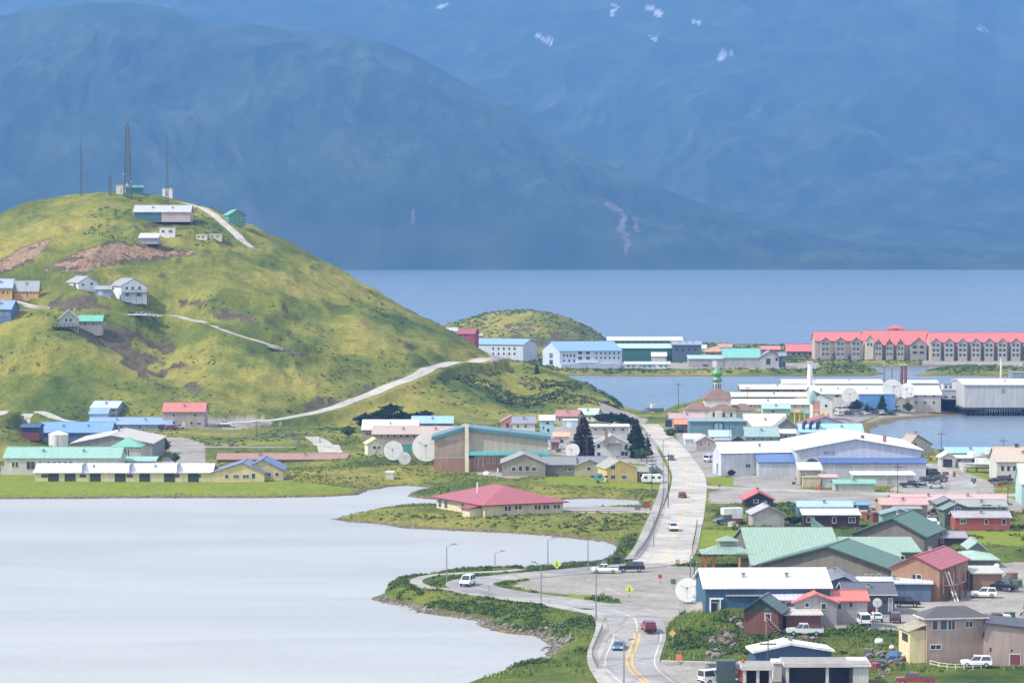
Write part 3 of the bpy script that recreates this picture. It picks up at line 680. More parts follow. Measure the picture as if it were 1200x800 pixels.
# ------------------------------------------------------------------ building kit
TRIM = paint((0.62, 0.62, 0.6), 0.6)
def solve_w(ax, ay, dx, dy, px):
    k = (px - 600) / F
    return (k * ay - ax) / (dx - k * dy)
def zrow(py, Y): return CAMH - (py - HOR) * Y / F
class B: pass
def attach(o, root, M):
    """put a mesh built in frame M under root"""
    L = root.matrix_basis.inverted() @ M
    o.parent = root; o.matrix_basis = L
def bld(name, label, cat, xl, xr, yb, ye, yr, D=10.0, xs=None, yaw=0.0, roof='gable_x', wall='#c8c2b4', rc='#8a8d90', wk='siding', rk='seam', wins=(), doors=(), side=(), trim=None,
        into=None, peak=0.5, sink=1.2, ov=0.45, group=None, fr=True, vents=0, chim=(), z0=None, skirt=None, rough=0.55, wl=None, rl=None, th=0.22, dz=0.0, gb=None):
    yw = R(yaw); c, s = math.cos(yw), math.sin(yw)
    if yaw >= 0:
        A = hit(xl, yb, z0); W_ = solve_w(A.x, A.y, c, s, xr)
    else:
        Bp = hit(xr, yb, z0); W_ = solve_w(Bp.x, Bp.y, -c, -s, xl); A = Bp - Vector((c, s, 0)) * W_; A.z = Bp.z
    W_ = abs(W_); near = A.copy() if yaw >= 0 else Bp
    if xs is not None: D = abs(solve_w(near.x, near.y, -s, c, xs)); D = min(max(D, 2), 60)
    g = near.z + dz; ze = zrow(ye, near.y) - g
    ym = near.y + D / 2 * c if roof in ('gable_x', 'hip') else (near.y + D * c if roof == 'shed' else near.y + (W_ * peak * s if yaw >= 0 else -W_ * (1 - peak) * s))
    zr = zrow(yr, ym) - g
    ze = max(ze, 0.6); zr = max(zr, ze + 0.25)
    if roof == 'flat': zr = ze
    M = Matrix.Translation((A.x, A.y, g)) @ Matrix.Rotation(yw, 4, 'Z')
    if into is None:
        root = empty(name, (A.x, A.y, g), yw); tag(root, label, cat, group)
        root.matrix_basis = M
    else: root = into
    wm_ = paint(wall, 0.75, wk, 0.22) if not hasattr(wall, 'node_tree') else wall
    if isinstance(rc, str):
        q_ = hexc(rc); f_ = .07 if sum(q_) > .35 else .02; rc = tuple(round(v * (1 - f_) + .62 * f_, 4) for v in q_)
    if not vents and into is None and roof in ('gable_x', 'gable_y') and near.y < 1250 and W_ > 7: vents = 1 + int(W_ > 16)
    rm = paint(rc, rough, rk, 0.16) if not hasattr(rc, 'node_tree') else rc
    tm = paint(trim, 0.6) if trim else wm_
    z_ = -sink; mb = MB()
    if roof in ('gable_x',):
        vs = [(0, 0, z_), (W_, 0, z_), (W_, D, z_), (0, D, z_), (0, 0, ze), (W_, 0, ze), (W_, D, ze), (0, D, ze), (0, D / 2, zr - .02), (W_, D / 2, zr - .02)]
        mb.solid(vs, [(0, 1, 5, 4), (1, 2, 6, 9, 5), (2, 3, 7, 6), (3, 0, 4, 8, 7), (4, 5, 9, 8), (7, 8, 9, 6)], wm_)
    elif roof == 'gable_y':
        P = W_ * peak
        vs = [(0, 0, z_), (W_, 0, z_), (W_, D, z_), (0, D, z_), (0, 0, ze), (W_, 0, ze), (W_, D, ze), (0, D, ze), (P, 0, zr - .02), (P, D, zr - .02)]
        mb.solid(vs, [(0, 1, 5, 8, 4), (1, 2, 6, 5), (2, 3, 7, 9, 6), (3, 0, 4, 7), (4, 8, 9, 7), (8, 5, 6, 9)], wm_)
    elif roof == 'shed':
        vs = [(0, 0, z_), (W_, 0, z_), (W_, D, z_), (0, D, z_), (0, 0, ze), (W_, 0, ze), (W_, D, zr), (0, D, zr)]
        mb.solid(vs, [(0, 1, 5, 4), (1, 2, 6, 5), (2, 3, 7, 6), (3, 0, 4, 7), (4, 5, 6, 7)], wm_)
    else:
        mb.box(0, W_, 0, D, z_, ze if roof != 'flat' else ze + 0.0, wm_)
    if skirt: mb.box(-.04, W_ + .04, -.04, D + .04, z_, ze * skirt[1], paint(skirt[0], 0.8, wk, 0.25))
    wo = mb.build('wall'); attach(wo, root, M)
    if wl: wo['label'] = wl
    # roof
    rb = MB(); o_ = ov; t = th
    def slab(p, flip=False):
        # p: four top corners, thick slab downwards
        q = [Vector(v) for v in p]; dn = Vector((0, 0, -t))
        vs = q + [v + dn for v in q]
        rb.solid(vs, [(0, 1, 2, 3)], rm); rb.solid(vs, [(4, 7, 6, 5)], rm)
        rb.solid(vs, [(0, 4, 5, 1), (1, 5, 6, 2), (2, 6, 7, 3), (3, 7, 4, 0)], tm if trim else rm)
    U = t + 0.02
    if roof == 'gable_x':
        sl = (zr - ze) / (D / 2); e = o_ * sl
        slab([(-o_, -o_, ze - e + U), (W_ + o_, -o_, ze - e + U), (W_ + o_, D / 2, zr + U), (-o_, D / 2, zr + U)])
        slab([(-o_, D / 2, zr + U + .004), (W_ + o_, D / 2, zr + U + .004), (W_ + o_, D + o_, ze - e + U), (-o_, D + o_, ze - e + U)])
        rb.box(-o_, W_ + o_, D / 2 - .2, D / 2 + .2, zr + U - .05, zr + U + .07, rm)
    elif roof == 'gable_y':
        P = W_ * peak; s1 = (zr - ze) / P; s2 = (zr - ze) / (W_ - P)
        slab([(-o_, -o_, ze - o_ * s1 + U), (P, -o_, zr + U), (P, D + o_, zr + U), (-o_, D + o_, ze - o_ * s1 + U)])
        slab([(P, -o_, zr + U + .004), (W_ + o_, -o_, ze - o_ * s2 + U), (W_ + o_, D + o_, ze - o_ * s2 + U), (P, D + o_, zr + U + .004)])
        rb.box(P - .2, P + .2, -o_, D + o_, zr + U - .05, zr + U + .07, rm)
    elif roof == 'shed':
        sl = (zr - ze) / D; slab([(-o_, -o_, ze - o_ * sl + U), (W_ + o_, -o_, ze - o_ * sl + U), (W_ + o_, D + o_, zr + o_ * sl + U), (-o_, D + o_, zr + o_ * sl + U)])
    elif roof == 'hip':
        h = min(D, W_) / 2; zb = ze + .02
        if W_ >= D: r1, r2 = (h, D / 2, zr), (W_ - h, D / 2, zr)
        else: r1, r2 = (W_ / 2, h, zr), (W_ / 2, D - h, zr)
        c0, c1, c2, c3 = (-o_, -o_, zb), (W_ + o_, -o_, zb), (W_ + o_, D + o_, zb), (-o_, D + o_, zb)
        dn = [(a, b_, z - t) for a, b_, z in (c0, c1, c2, c3)]
        if W_ >= D: fs = [(c0, c1, r2, r1), (c1, c2, r2), (c2, c3, r1, r2), (c3, c0, r1)]
        else: fs = [(c0, c1, r1), (c1, c2, r2, r1), (c2, c3, r2), (c3, c0, r1, r2)]
        for f_ in fs: rb.poly(f_, rm)
        for a, b_, c_, d_ in ((c0, c1, dn[1], dn[0]), (c1, c2, dn[2], dn[1]), (c2, c3, dn[3], dn[2]), (c3, c0, dn[0], dn[3])): rb.poly([a, d_, c_, b_], tm if trim else rm)
        rb.poly(dn, rm)
    elif roof == 'flat':
        rb.box(-.15, W_ + .15, -.15, D + .15, ze + .003, ze + 0.35, tm if trim else rm); rb.box(.1, W_ - .1, .1, D - .1, ze + .36, ze + .38, rm)
    ro = rb.build('roof'); attach(ro, root, M)
    if rl: ro['label'] = rl
    if gb is not None and roof == 'gable_y':        # gable band of another colour
        gm = MB(); P = W_ * peak; gm.solid([(0.05, -.05, ze), (W_ - .05, -.05, ze), (P, -.05, zr - .05), (0.05, .05, ze), (W_ - .05, .05, ze), (P, .05, zr - .05)], [(0, 1, 2), (0, 3, 4, 1)], paint(gb, .7, wk, .2)); attach(gm.build('gable'), root, M)
    gl = glass(); wf = TRIM
    def at_px(x, y):
        u = solve_w(A.x, A.y, c, s, x); Y = A.y + u * s; return u, zrow(y, Y) - g
    def opening(u0, u1, z0_, z1_, kind, colr, face='f', ins=None):
        if face == 'f': mk = lambda a, b_, y0, y1, p, q, mt, m_: m_.box(a, b_, -y1, -y0, p, q, mt)
        elif face == 'l': mk = lambda a, b_, y0, y1, p, q, mt, m_: m_.box(-y1, -y0, a, b_, p, q, mt)
        else: mk = lambda a, b_, y0, y1, p, q, mt, m_: m_.box(W_ + y0, W_ + y1, a, b_, p, q, mt)
        m1 = MB()
        mk(u0, u1, -.1, .03, z0_, z1_, gl if kind == 'window' else paint(colr, .6, 'siding' if (u1 - u0) > 2 else 'plain', .15), m1)
        w_ = m1.build(kind); attach(w_, root, M)
        if fr and (u1 - u0) > 0.5:
            m2 = MB(); e = .11
            mk(u0 - e, u0, -.1, .07, z0_ - e, z1_ + e, wf, m2); mk(u1, u1 + e, -.1, .07, z0_ - e, z1_ + e, wf, m2)
            mk(u0, u1, -.1, .07, z1_, z1_ + e, wf, m2)
            if kind == 'window':
                mk(u0, u1, -.1, .09, z0_ - e, z0_, wf, m2)
                if u1 - u0 > 1.1: mk((u0 + u1) / 2 - .04, (u0 + u1) / 2 + .04, -.02, .05, z0_, z1_, wf, m2)
            f_ = m2.build('frame'); L = w_.matrix_basis.copy(); f_.parent = w_
    def expand(L):
        for w in L:
            if w[0] == 'row':
                _, n_, x0, x1, y0, y1, ww = w
                for k in range(n_):
                    xc = x0 + (x1 - x0) * (k / max(1, n_ - 1)); yield (xc - ww / 2, xc + ww / 2, y0, y1)
            else: yield w
    for w in expand(wins):
        u0, z1_ = at_px(w[0], w[2]); u1, z0_ = at_px(w[1], w[3]); opening(max(u0, .1), min(u1, W_ - .1), z0_, z1_, 'window', None)
    for w in doors:
        u0, z1_ = at_px(w[0], w[2]); u1, z0_ = at_px(w[1], w[3]); opening(max(u0, .1), min(u1, W_ - .1), max(z0_, 0.02), z1_, 'door', w[4] if len(w) > 4 else '#e8e4dc')
    for (a0, a1, b0, b1) in side:
        opening(a0 * D, a1 * D, b0 * ze, b1 * ze, 'window', None, 'l' if yaw > 0 else 'r')
    for k in range(vents):
        m3 = MB(); u = W_ * (0.15 + 0.7 * (k + .5) / vents); v = D * (.25 if roof == 'gable_x' else .5)
        zt = ze + (zr - ze) * .5 if roof == 'gable_x' else zr - .1
        if roof == 'flat': zt = ze + .3
        m3.box(u - .3, u + .3, v - .3, v + .3, zt - .3, zt + .9, paint('#9a9a98', .6)); m3.box(u - .4, u + .4, v - .4, v + .4, zt + .903, zt + 1.05, paint('#70706e', .6)); attach(m3.build('roof_vent'), root, M)
    for (u, v, w_, h_, cc) in chim:
        m3 = MB(); m3.box(u * W_ - w_ / 2, u * W_ + w_ / 2, v * D - w_ / 2, v * D + w_ / 2, ze, zr + h_, paint(cc, .8)); m3.box(u * W_ - w_ / 2 - .1, u * W_ + w_ / 2 + .1, v * D - w_ / 2 - .1, v * D + w_ / 2 + .1, zr + h_ + .002, zr + h_ + .2, paint('#555555', .8))
        attach(m3.build('chimney'), root, M)
    root['_W'] = W_; root['_D'] = D; r = B(); r.root = root; r.M = M; r.W = W_; r.D = D; r.ze = ze; r.zr = zr; r.A = A; r.g = g; r.s = F / A.y
    return r
def part(b, name, mb):
    o = mb.build(name); attach(o, b.root, b.M); return o

# ================================================================== HILLTOP
bld('tower_hut', 'white box hut beside the teal hut under the tall mast on the hilltop', 'hut', 136, 148, 227, 218, 217, 4, roof='flat', wall='#e9e6dc', rc='#cfcac0', doors=[(141, 143, 221, 226, '#b9b5a8')])
bld('tower_hut', 'teal hut at the foot of the tall lattice mast on the hilltop', 'hut', 148.5, 168, 227, 220, 217.5, 5, wall='#1f8f86', rc='#1d7f80', yaw=8)
bld('tower_hut', 'white hut with slim antenna mast at the right of the hilltop', 'hut', 190, 202, 231, 221.5, 220.5, 4, roof='flat', wall='#eceae4', rc='#b8b8b8', doors=[(194, 196.5, 224, 230, '#9a9a98')])
bld('tower_hut', 'small dark grey shed right of the white antenna hut', 'shed', 203, 211, 231.5, 228.5, 228, 3, roof='flat', wall='#4e5258', rc='#55585c')
bld('tower_hut', 'tiny tan shed by the left whip mast on the hilltop', 'shed', 96, 107, 226, 222, 220.5, 3, wall='#c49a68', rc='#b98f5f')
b = bld('long_barn', 'long low barn with pale grey roof, teal and pinkish walls near the hilltop', 'barn', 157, 223, 257, 248.5, 241, 12, wall='#c0aca6', rc='#a9adb2', wk='ribbed', yaw=0, vents=2)
m = MB(); m.box(.1, b.W * .49, -.06, .05, -1, b.ze - .1, paint('#2f6f78', .7, 'ribbed', .2)); part(b, 'wall_panel', m)
bld('teal_house', 'small mint green house right of the track near the hilltop', 'house', 268, 288, 262, 252, 246, 7, yaw=22, xs=262.5, roof='gable_y', wall='#4f9c86', rc='#4b9c8b', wins=[(280, 282, 255.5, 259), (284, 286, 255.5, 259)])
bld('camper', 'white boxy camper parked among clutter below the barn', 'camper', 187, 205, 276, 268, 267, 4, roof='flat', wall='#efeeea', rc='#e8e8e6', wins=[(190, 193, 270, 272.5), (198, 202, 270, 272.5)])
bld('site_trailer', 'pale yellow trailer with windows right of the camper', 'trailer', 230, 243, 280.5, 275.5, 274.5, 3, roof='flat', wall='#e3dcb4', rc='#d8d4c4', wins=[(232, 234, 276.5, 278.5), (237, 239, 276.5, 278.5)])
bld('site_trailer', 'cream trailer at the end of the row beside the track bend', 'trailer', 245, 260, 280, 275, 274, 3, roof='flat', wall='#d9d2ae', rc='#cfc9b4', wins=[(248, 250, 276, 278), (254, 256, 276, 278)])
bld('ramp_shed', 'low grey lean-to shed left of the white camper', 'shed', 163, 185, 283, 279, 274, 7, roof='shed', wall='#a5a7a6', rc='#b4b7b8')
# ------------------------------------------------------------------ houses on the slope
bld('hill_house', 'long ochre house with grey roof at the left edge of the slope', 'house', 16, 45, 349.5, 338, 329, 9, yaw=-14, xs=47, wall='#c9952f', rc='#8c9196', wins=[(20, 22, 341, 344), (27, 29, 341, 344), (35, 38, 341, 344)], doors=[(31, 33, 341, 348, '#6b4a2a')], sink=3)
bld('hill_house', 'yellow house with pale blue roof cut by the left edge of the picture', 'house', -14, 14, 350, 337, 327, 9, wall='#d8a83a', rc='#92a6bb', wins=[(2, 5, 341, 344), (8, 10, 341, 344)], sink=3)
bld('hill_house', 'slate blue house below the ochre one at the left edge', 'house', -16, 13, 376, 362, 352, 9, yaw=-10, wall='#54749b', rc='#6f8eb2', wins=[(1, 3, 366, 369), (7, 9, 366, 369)], sink=3)
bld('hill_house', 'small white house with grey gable roof, left of the two white hillside houses', 'house', 92, 115, 339.5, 331, 324, 9, yaw=28, xs=76.5, roof='gable_y', wall='#d9e2ea', rc='#8f9498', wins=[(106, 109, 331, 334), (96, 98.5, 332, 335)], side=[(.2, .35, .4, .8)], sink=3)
b = bld('hill_house', 'large white two storey house with deck, right of the two white hillside houses', 'house', 142, 172, 352, 335, 326.5, 12, yaw=24, xs=128, roof='gable_y', wall='#e3e8ee', rc='#8b8e92', wins=[(147, 150, 336, 339), (154, 157, 336, 339), (162, 165, 336, 339), (147, 151, 343.5, 347), (160, 165, 343.5, 347)], sink=3)
m = MB(); m.box(.5, b.W + .5, -2.2, -.05, 3.0, 3.25, paint('#8d8f90')); 
for k in range(5): m.box(.6 + k * b.W / 4.3, .75 + k * b.W / 4.3, -2.15, -2.0, -1, 4.2, paint('#8d8f90'))
m.box(.5, b.W + .5, -2.2, -2.1, 4.0, 4.15, paint('#8d8f90')); part(b, 'deck', m)
bld('garage', 'low grey garage beside the large white hillside house', 'garage', 112, 130, 346, 339, 335, 6, roof='gable_x', wall='#8fa0b2', rc='#8a9098', doors=[(115, 120, 341, 345.5, '#c8ccd0')], sink=3)
b = bld('hill_house', 'grey house with bright green metal roof on a dark stilted deck', 'house', 69, 92, 384, 373.5, 363.5, 9, yaw=8, roof='gable_y', wall='#a9b0a6', rc='#3fae86', trim='#e8ebe6', wins=[(76, 79, 373, 377), (81, 84, 373, 377)], sink=3)
bld('x', '', '', 92, 119, 384, 376, 369.5, 7, wall='#a39c92', rc='#42b08c', wins=[(98, 101, 378, 381), (108, 111, 378, 381)], into=b.root, sink=3)
m = MB(); m.box(-2.5, b.W, -2.6, -.05, .2, .45, paint('#5a4a3c'))
for k in range(7): m.box(-2.4 + k * 1.5, -2.2 + k * 1.5, -2.55, -2.35, -2.5, 1.3, paint('#3c3a38'))
m.box(-2.5, b.W, -2.55, -2.45, 1.2, 1.35, paint('#3c3a38')); part(b, 'deck', m)
# ------------------------------------------------------------------ foot of the hill, left
bld('house', 'two storey beige house with salmon red roof at the foot of the hill', 'house', 191, 239, 502.5, 482.5, 472, 12, wall='#b3a19a', rc='#c0604c', wk='siding', wins=[('row', 2, 203, 228, 485, 488, 2.6), ('row', 2, 203, 224, 494, 497.5, 2.6), (230, 235, 495, 497.5)], doors=[(213, 216, 494, 502, '#d9d2c8')], vents=1)
b = bld('house', 'pale grey split level house with blue porch roof beside the salmon roofed one', 'house', 106, 137, 490, 478, 470.5, 10, yaw=-12, wall='#8b8f94', rc='#a7bccd', wins=[(127, 129, 480, 483), (131, 134, 480, 483)])
bld('x', '', '', 105, 125, 496, 485, 479.5, 5, roof='shed', wall='#a9c4de', rc='#6f9fcf', into=b.root)
bld('warehouse', 'long low shed with bright blue roof in front of the salmon roofed house', 'shed', 104, 200, 503, 497.5, 489.5, 14, wall='#8fa7c4', rc='#6f98cb', wk='ribbed', wins=[('row', 4, 120, 185, 499, 501, 3)], vents=2)
b = bld('warehouse', 'blue roofed warehouse with dark red end bay, left of the white tank', 'warehouse', 45, 128, 513, 507, 495, 18, wall='#4f6d96', rc='#4f8cd0', wk='ribbed', vents=2)
bld('x', '', '', 25, 44.5, 512, 501, 497, 10, wall='#1d3a5e', rc='#274a75', wk='ribbed', skirt=('#7d2f33', .45), into=b.root)
# white tank
def cyl_tank(name, label, cat, x0, x1, yb, yt, ycone, col='#dcdcda', roofc='#eeeeec'):
    p = hit((x0 + x1) / 2, yb); s = F / p.y; r = (x1 - x0) / 2 / s; h = (yb - yt) / s; hc = max(.3, (yt - ycone) / s)
    root = empty(name, p); tag(root, label, cat)
    m = MB(); m.lathe([(r, -.8), (r, h), (r * .98, h)], paint(col, .6, 'plain', .25), n=24); m.build('tank_shell', root, False)
    m = MB(); m.lathe([(r * 1.04, h), (r * 1.04, h + .12), (r * .5, h + hc * .62), (.2, h + hc)], paint(roofc, .5, 'plain', .1), n=24); m.build('tank_roof', root)
    m = MB()
    for k in range(int(h / .5)): m.bar((-.3, -r - .15, k * .5), (.3, -r - .15, k * .5), .04, paint('#777777'), 4)
    m.bar((-.3, -r - .15, 0), (-.3, -r - .15, h + .6), .05, paint('#777777'), 4); m.bar((.3, -r - .15, 0), (.3, -r - .15, h + .6), .05, paint('#777777'), 4); m.build('ladder', root)
    return root
cyl_tank('storage_tank', 'round off-white tank with low conical white roof beside the gymnasium', 'tank', 57, 80, 524, 509, 504.5)
bld('gymnasium', 'broad grey gymnasium with low pitched pale roof behind the green roofed school', 'gymnasium', 83, 178, 540, 520, 510.5, 34, roof='gable_y', wall='#8b8d86', rc='#b9b3a8', wk='ribbed', rk='ribbed', trim='#c9c6be', doors=[(150, 156, 530, 540, '#6f7070')], vents=1)
b = bld('school', 'cream school with long sea green roof and square turret by the lake', 'school', 5, 139, 556, 537, 524.5, 15, wall='#cfcbb6', rc='#74b09c', wins=[(13, 16, 541.5, 547.5), (17, 20, 541.5, 547.5), (30, 40, 541, 550), ('row', 5, 56, 82, 541, 544, 4)], doors=[(44, 48, 541, 551, '#5a6058')])
bld('x', '', '', 131, 164, 548, 523.5, 512, 9, roof='hip', wall='#c7c3b2', rc='#52ad93', wk='ribbed', into=b.root, wins=[(149.3, 150.3, 527, 544)])
bld('x', '', '', 118, 180, 552, 541, 536, 7, roof='shed', wall='#cfcbb8', rc='#7fb5a4', into=b.root, wins=[('row', 3, 140, 150, 544, 547, 3)])
b = bld('classroom_block', 'long pale yellow lakeside block with white roof and row of dark recesses', 'school block', 41, 247, 564, 554, 544, 14, wall='#d6cc93', rc='#d6d9e4', fr=False, wins=[('row', 4, 51, 231, 555.6, 559.6, 7.5), ('row', 3, 96, 206, 555.6, 559.6, 7.5)], vents=0)
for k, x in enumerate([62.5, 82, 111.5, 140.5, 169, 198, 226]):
    m = MB(); u = (x - 41) / 206 * b.W; m.box(u - 1.5, u + 1.5, -.06, .06, -.2, b.ze - .25, paint('#34382f', .8)); part(b, 'recess_shade', m)  # flush dark panel, the shade of an entrance recess is in its colour
m = MB()
for k in range(1, 4): m.box(b.W * k / 3.72 - .12, b.W * k / 3.72 + .12, -.7, -.5, b.ze - .3, b.ze + .4, paint('#8a90a0')); m.box(b.W * k / 3.72 - .08, b.W * k / 3.72 + .08, -.6, b.D / 2, b.ze + .35, b.zr + .45, paint('#9aa0b0'))
part(b, 'roof_joint', m)
bld('x', '', '', 248, 309, 565, 554.5, 543, 16, roof='gable_y', wall='#d8c877', rc='#5a6f98', wins=[(263, 267, 556.5, 560.5), (273, 279, 556.5, 560.5), (284, 291, 556.5, 560.5), (294.5, 298.5, 555, 561)], into=b.root, peak=.58)
bld('x', '', '', 284, 331, 563, 551, 539, 14, roof='gable_y', wall='#cdbb7c', rc='#4a6a9c', wins=[(313, 317, 554, 558), (322, 326, 554, 558)], into=b.root, dz=.0)
bld('timber_shed', 'long low brown shed with rust brown roof behind the lakeside grass', 'shed', 255, 406, 541.5, 538.5, 531.5, 9, wall='#7d5a43', rc='#9a6a52', wk='plank', rk='ribbed', fr=False)
bld('retaining_wall', 'low grey concrete retaining wall below the ball field fence', 'wall', 240, 345, 527, 525, 524.5, 1, roof='flat', wall='#9b9a92', rc='#b0aea4', fr=False)

# ================================================================== CENTRE
bld('warehouse', 'white roofed tan building at the left of the cluster below the dark bushes', 'warehouse', 425, 489, 517, 503.5, 492.5, 16, wall='#a08d78', rc='#e4e5e8', wk='ribbed', wins=[('row', 3, 430, 436, 507, 510, 1.6)], vents=1)
bld('warehouse', 'long low building with salmon brown roof and row of small windows', 'warehouse', 437, 546, 530, 509, 500, 14, wall='#a5927c', rc='#b39787', wk='ribbed', wins=[('row', 8, 447, 500, 509.5, 512.5, 3.4)], doors=[(470, 484, 520, 530, '#3c9a98')])
bld('warehouse', 'small building with sky blue roof behind the salmon brown roofed one', 'warehouse', 483, 530, 506, 496, 488, 12, wall='#2f6a94', rc='#7fb2e0', wk='ribbed', wins=[(492, 498, 499, 502), (508, 512, 497.5, 501)])
bld('pump_house', 'little pale yellow gabled house left of the white dishes', 'hut', 431, 449, 533, 520, 514.5, 6, yaw=12, roof='gable_y', wall='#dcdccb', rc='#dcd07e', wins=[(437, 440, 523, 526), (443, 445, 523, 526)], doors=[(440.3, 442.6, 524, 532, '#b8b8a8')])
b = bld('sports_hall', 'big tan sports hall with sloping teal fascia, turquoise awning and brick base', 'sports hall', 509, 642, 551, 515, 504, 14, roof='gable_y', peak=.27, wall='#b0a48e', rc='#3b7680', trim='#357f8a', wk='ribbed', skirt=('#a5765c', .40), th=1.0, ov=.8,
        doors=[(548, 556, 534, 547, '#4a1a1e'), (561, 566, 538, 548, '#8c8070')], wins=[('row', 4, 572, 592, 538, 543, 2.6)])
m = MB(); u = .285 * b.W; m.box(u, b.W + .3, -1.4, -.05, b.ze * .50, b.ze * .62, paint('#4fc4c0', .5, 'ribbed', .1)); part(b, 'awning', m)
m = MB(); m.box(.02, u - .3, -.07, .0, b.ze * .47, b.ze * .98, paint('#a48e78', .8, 'ribbed', .2)); part(b, 'wall_panel', m)
m = MB(); m.box(u - .5, u + .6, -1.6, -.6, -.5, b.zr + 1.0, paint('#d9d3b4', .6)); m.box(u - 1.2, u + .6, -1.6, -.6, b.zr + 1.0, b.zr + 1.7, paint('#d9d3b4', .6)); part(b, 'duct', m)
b = bld('bungalow', 'olive grey clinic with three low gables on the bright lawn', 'clinic', 588, 639, 557.5, 543, 532.5, 16, roof='gable_y', peak=.52, wall='#9c957c', rc='#8e8f90', trim='#a9a59c', wins=[(600, 604, 547.5, 552), (608, 612, 546, 552), (615.5, 620, 546, 552), (623.5, 628, 547.5, 552)])
bld('x', '', '', 637, 674, 556, 545, 535.5, 14, roof='gable_x', wall='#7f7c70', rc='#74757a', into=b.root, wins=[(655, 660, 545.8, 549), (666, 670, 548, 552)])
bld('x', '', '', 673, 711, 557, 547, 535.5, 14, roof='gable_x', wall='#a19c84', rc='#70717a', into=b.root, wins=[(688, 692.5, 547.5, 551)])
bld('x', '', '', 673, 709, 557.6, 546.5, 539.5, 3, roof='gable_y', wall='#bdb48a', rc='#7c7c7c', into=b.root, wins=[(688, 692.5, 547.5, 551)])
b = bld('yellow_house', 'two storey butter yellow house with grey roof beside the main road', 'house', 711, 747, 565, 549, 540, 12, yaw=10, roof='gable_y', peak=.42, wall='#e0bf55', rc='#93908a', trim='#c9c2a0', wins=[(716, 721, 545.5, 550), (716, 721, 557, 561.5), (729, 734, 557.5, 561)], doors=[(736, 741, 557, 564, '#c8b060')])
bld('x', '', '', 747, 759, 563, 553, 547, 7, roof='gable_x', wall='#9c8f68', rc='#8c8a84', into=b.root, wins=[(750, 753, 556, 559)])
b = bld('white_house', 'white gabled house standing between two dark spruces', 'house', 697, 739, 537, 521, 510.5, 12, roof='gable_y', wall='#c9cbc6', rc='#9fa2a4', trim='#e4e4e0', wins=[(700, 703.5, 521, 525), (732, 736, 521, 526), (728, 736, 529, 534), (700, 704, 530, 534)], doors=[(706.5, 726, 527.5, 536.5, '#cfd0cc')])
m = MB(); m.box(b.W * .28, b.W * .36, -1, -.05, 3.5, b.zr + 2, paint('#8d7f70')); m.box(b.W * .36, b.W * .75, -1.6, -.05, 4.6, 4.9, paint('#93847a')); part(b, 'balcony', m)
bld('dormitory', 'long pale grey building with open gallery behind the white gabled house', 'building', 692, 737, 509, 500, 497.5, 9, wall='#b6b2a8', rc='#cfcdc4', wk='siding', wins=[('row', 4, 698, 730, 502, 504.5, 3)])
bld('house', 'pink gabled cottage with dark red door at the foot of the spur', 'cottage', 587, 612, 503, 494.5, 487.5, 9, roof='gable_y', wall='#d8a79a', rc='#b8766c', doors=[(592.5, 597, 495.5, 501, '#8c2430')], wins=[(604, 606, 496, 499)])
bld('house', 'white long cottage with slate roof right of the pink cottage', 'cottage', 601, 627, 506, 496, 488, 8, wall='#eceae6', rc='#7d8494', wins=[(606, 608, 498, 501), (615, 617, 498, 501)])
bld('house', 'narrow light blue two storey house with flat white roof', 'house', 633, 649.5, 511, 492.5, 487.5, 8, roof='shed', wall='#9ed0e2', rc='#f0f0f2', wins=[(640, 643.5, 494, 497), (636, 638, 500, 503), (641, 644, 502, 506)])
bld('house', 'beige house with dusty red roof under the spur', 'house', 650, 676, 497, 488, 481, 10, yaw=-14, wall='#b8a692', rc='#a5605a', wins=[(655, 657, 490, 493), (666, 668, 490, 493)])
bld('house', 'cream house with pale green roof left of the dark tree mass', 'house', 676, 699, 494, 486, 479, 10, yaw=-12, wall='#dcd9c6', rc='#a9c4b8', wins=[(681, 684, 488, 491), (690, 692, 488, 491)])
bld('garage', 'pale blue flat shed behind the left spruce', 'shed', 660, 677, 502, 493, 491, 6, roof='flat', wall='#b7c9e4', rc='#dfe4ec', doors=[(664, 670, 495, 501, '#d9e0ea')])
bld('shed', 'small cream shed with orange tinted roof near the left spruce', 'shed', 649, 667, 518, 511.5, 506.5, 7, wall='#ded6cc', rc='#d89c74', wins=[(655, 657, 513, 515.5)])
bld('shed', 'plum coloured shed by the far dish', 'shed', 646, 655, 527, 518, 515, 4, wall='#85606e', rc='#7a5866')
b = bld('community_hall', 'cream hall with hipped crimson roof standing alone by the inlet', 'hall', 568, 660, 606, 592, 570, 24, yaw=27, xs=511.5, roof='hip', wall='#d8cc9d', rc='#a1283c', trim='#8c2234', ov=1.1,
        wins=[('row', 2, 593, 597, 593.5, 598.5, 2.8), ('row', 2, 605, 609.5, 593, 597, 3), ('row', 2, 628, 632, 592.5, 597, 2.8), ('row', 2, 638, 642, 592, 596.5, 2.8), ('row', 2, 650.5, 654.5, 592, 596, 2.8)],
        side=[(.90, .955, .2, .85), (.77, .83, .2, .85), (.42, .47, .2, .85), (.14, .2, .3, .8)], vents=0)
m = MB(); m.box(-3.2, -.05, 1.6, 5.6, -1, b.ze * .72, paint('#cfc596', .7)); part(b, 'porch_wall', m)
m = MB(); m.solid([(-3.8, 1.0, b.ze * .72), (-3.8, 6.2, b.ze * .72), (.0, 6.2, b.ze * .98), (0, 1.0, b.ze * .98), (-3.8, 1.0, b.ze * .66), (-3.8, 6.2, b.ze * .66), (.0, 6.2, b.ze * .92), (0, 1.0, b.ze * .92)],
        [(0, 1, 2, 3), (4, 7, 6, 5), (0, 4, 5, 1), (1, 5, 6, 2), (2, 6, 7, 3), (3, 7, 4, 0)], paint('#9a2438', .5)); part(b, 'porch_roof', m)
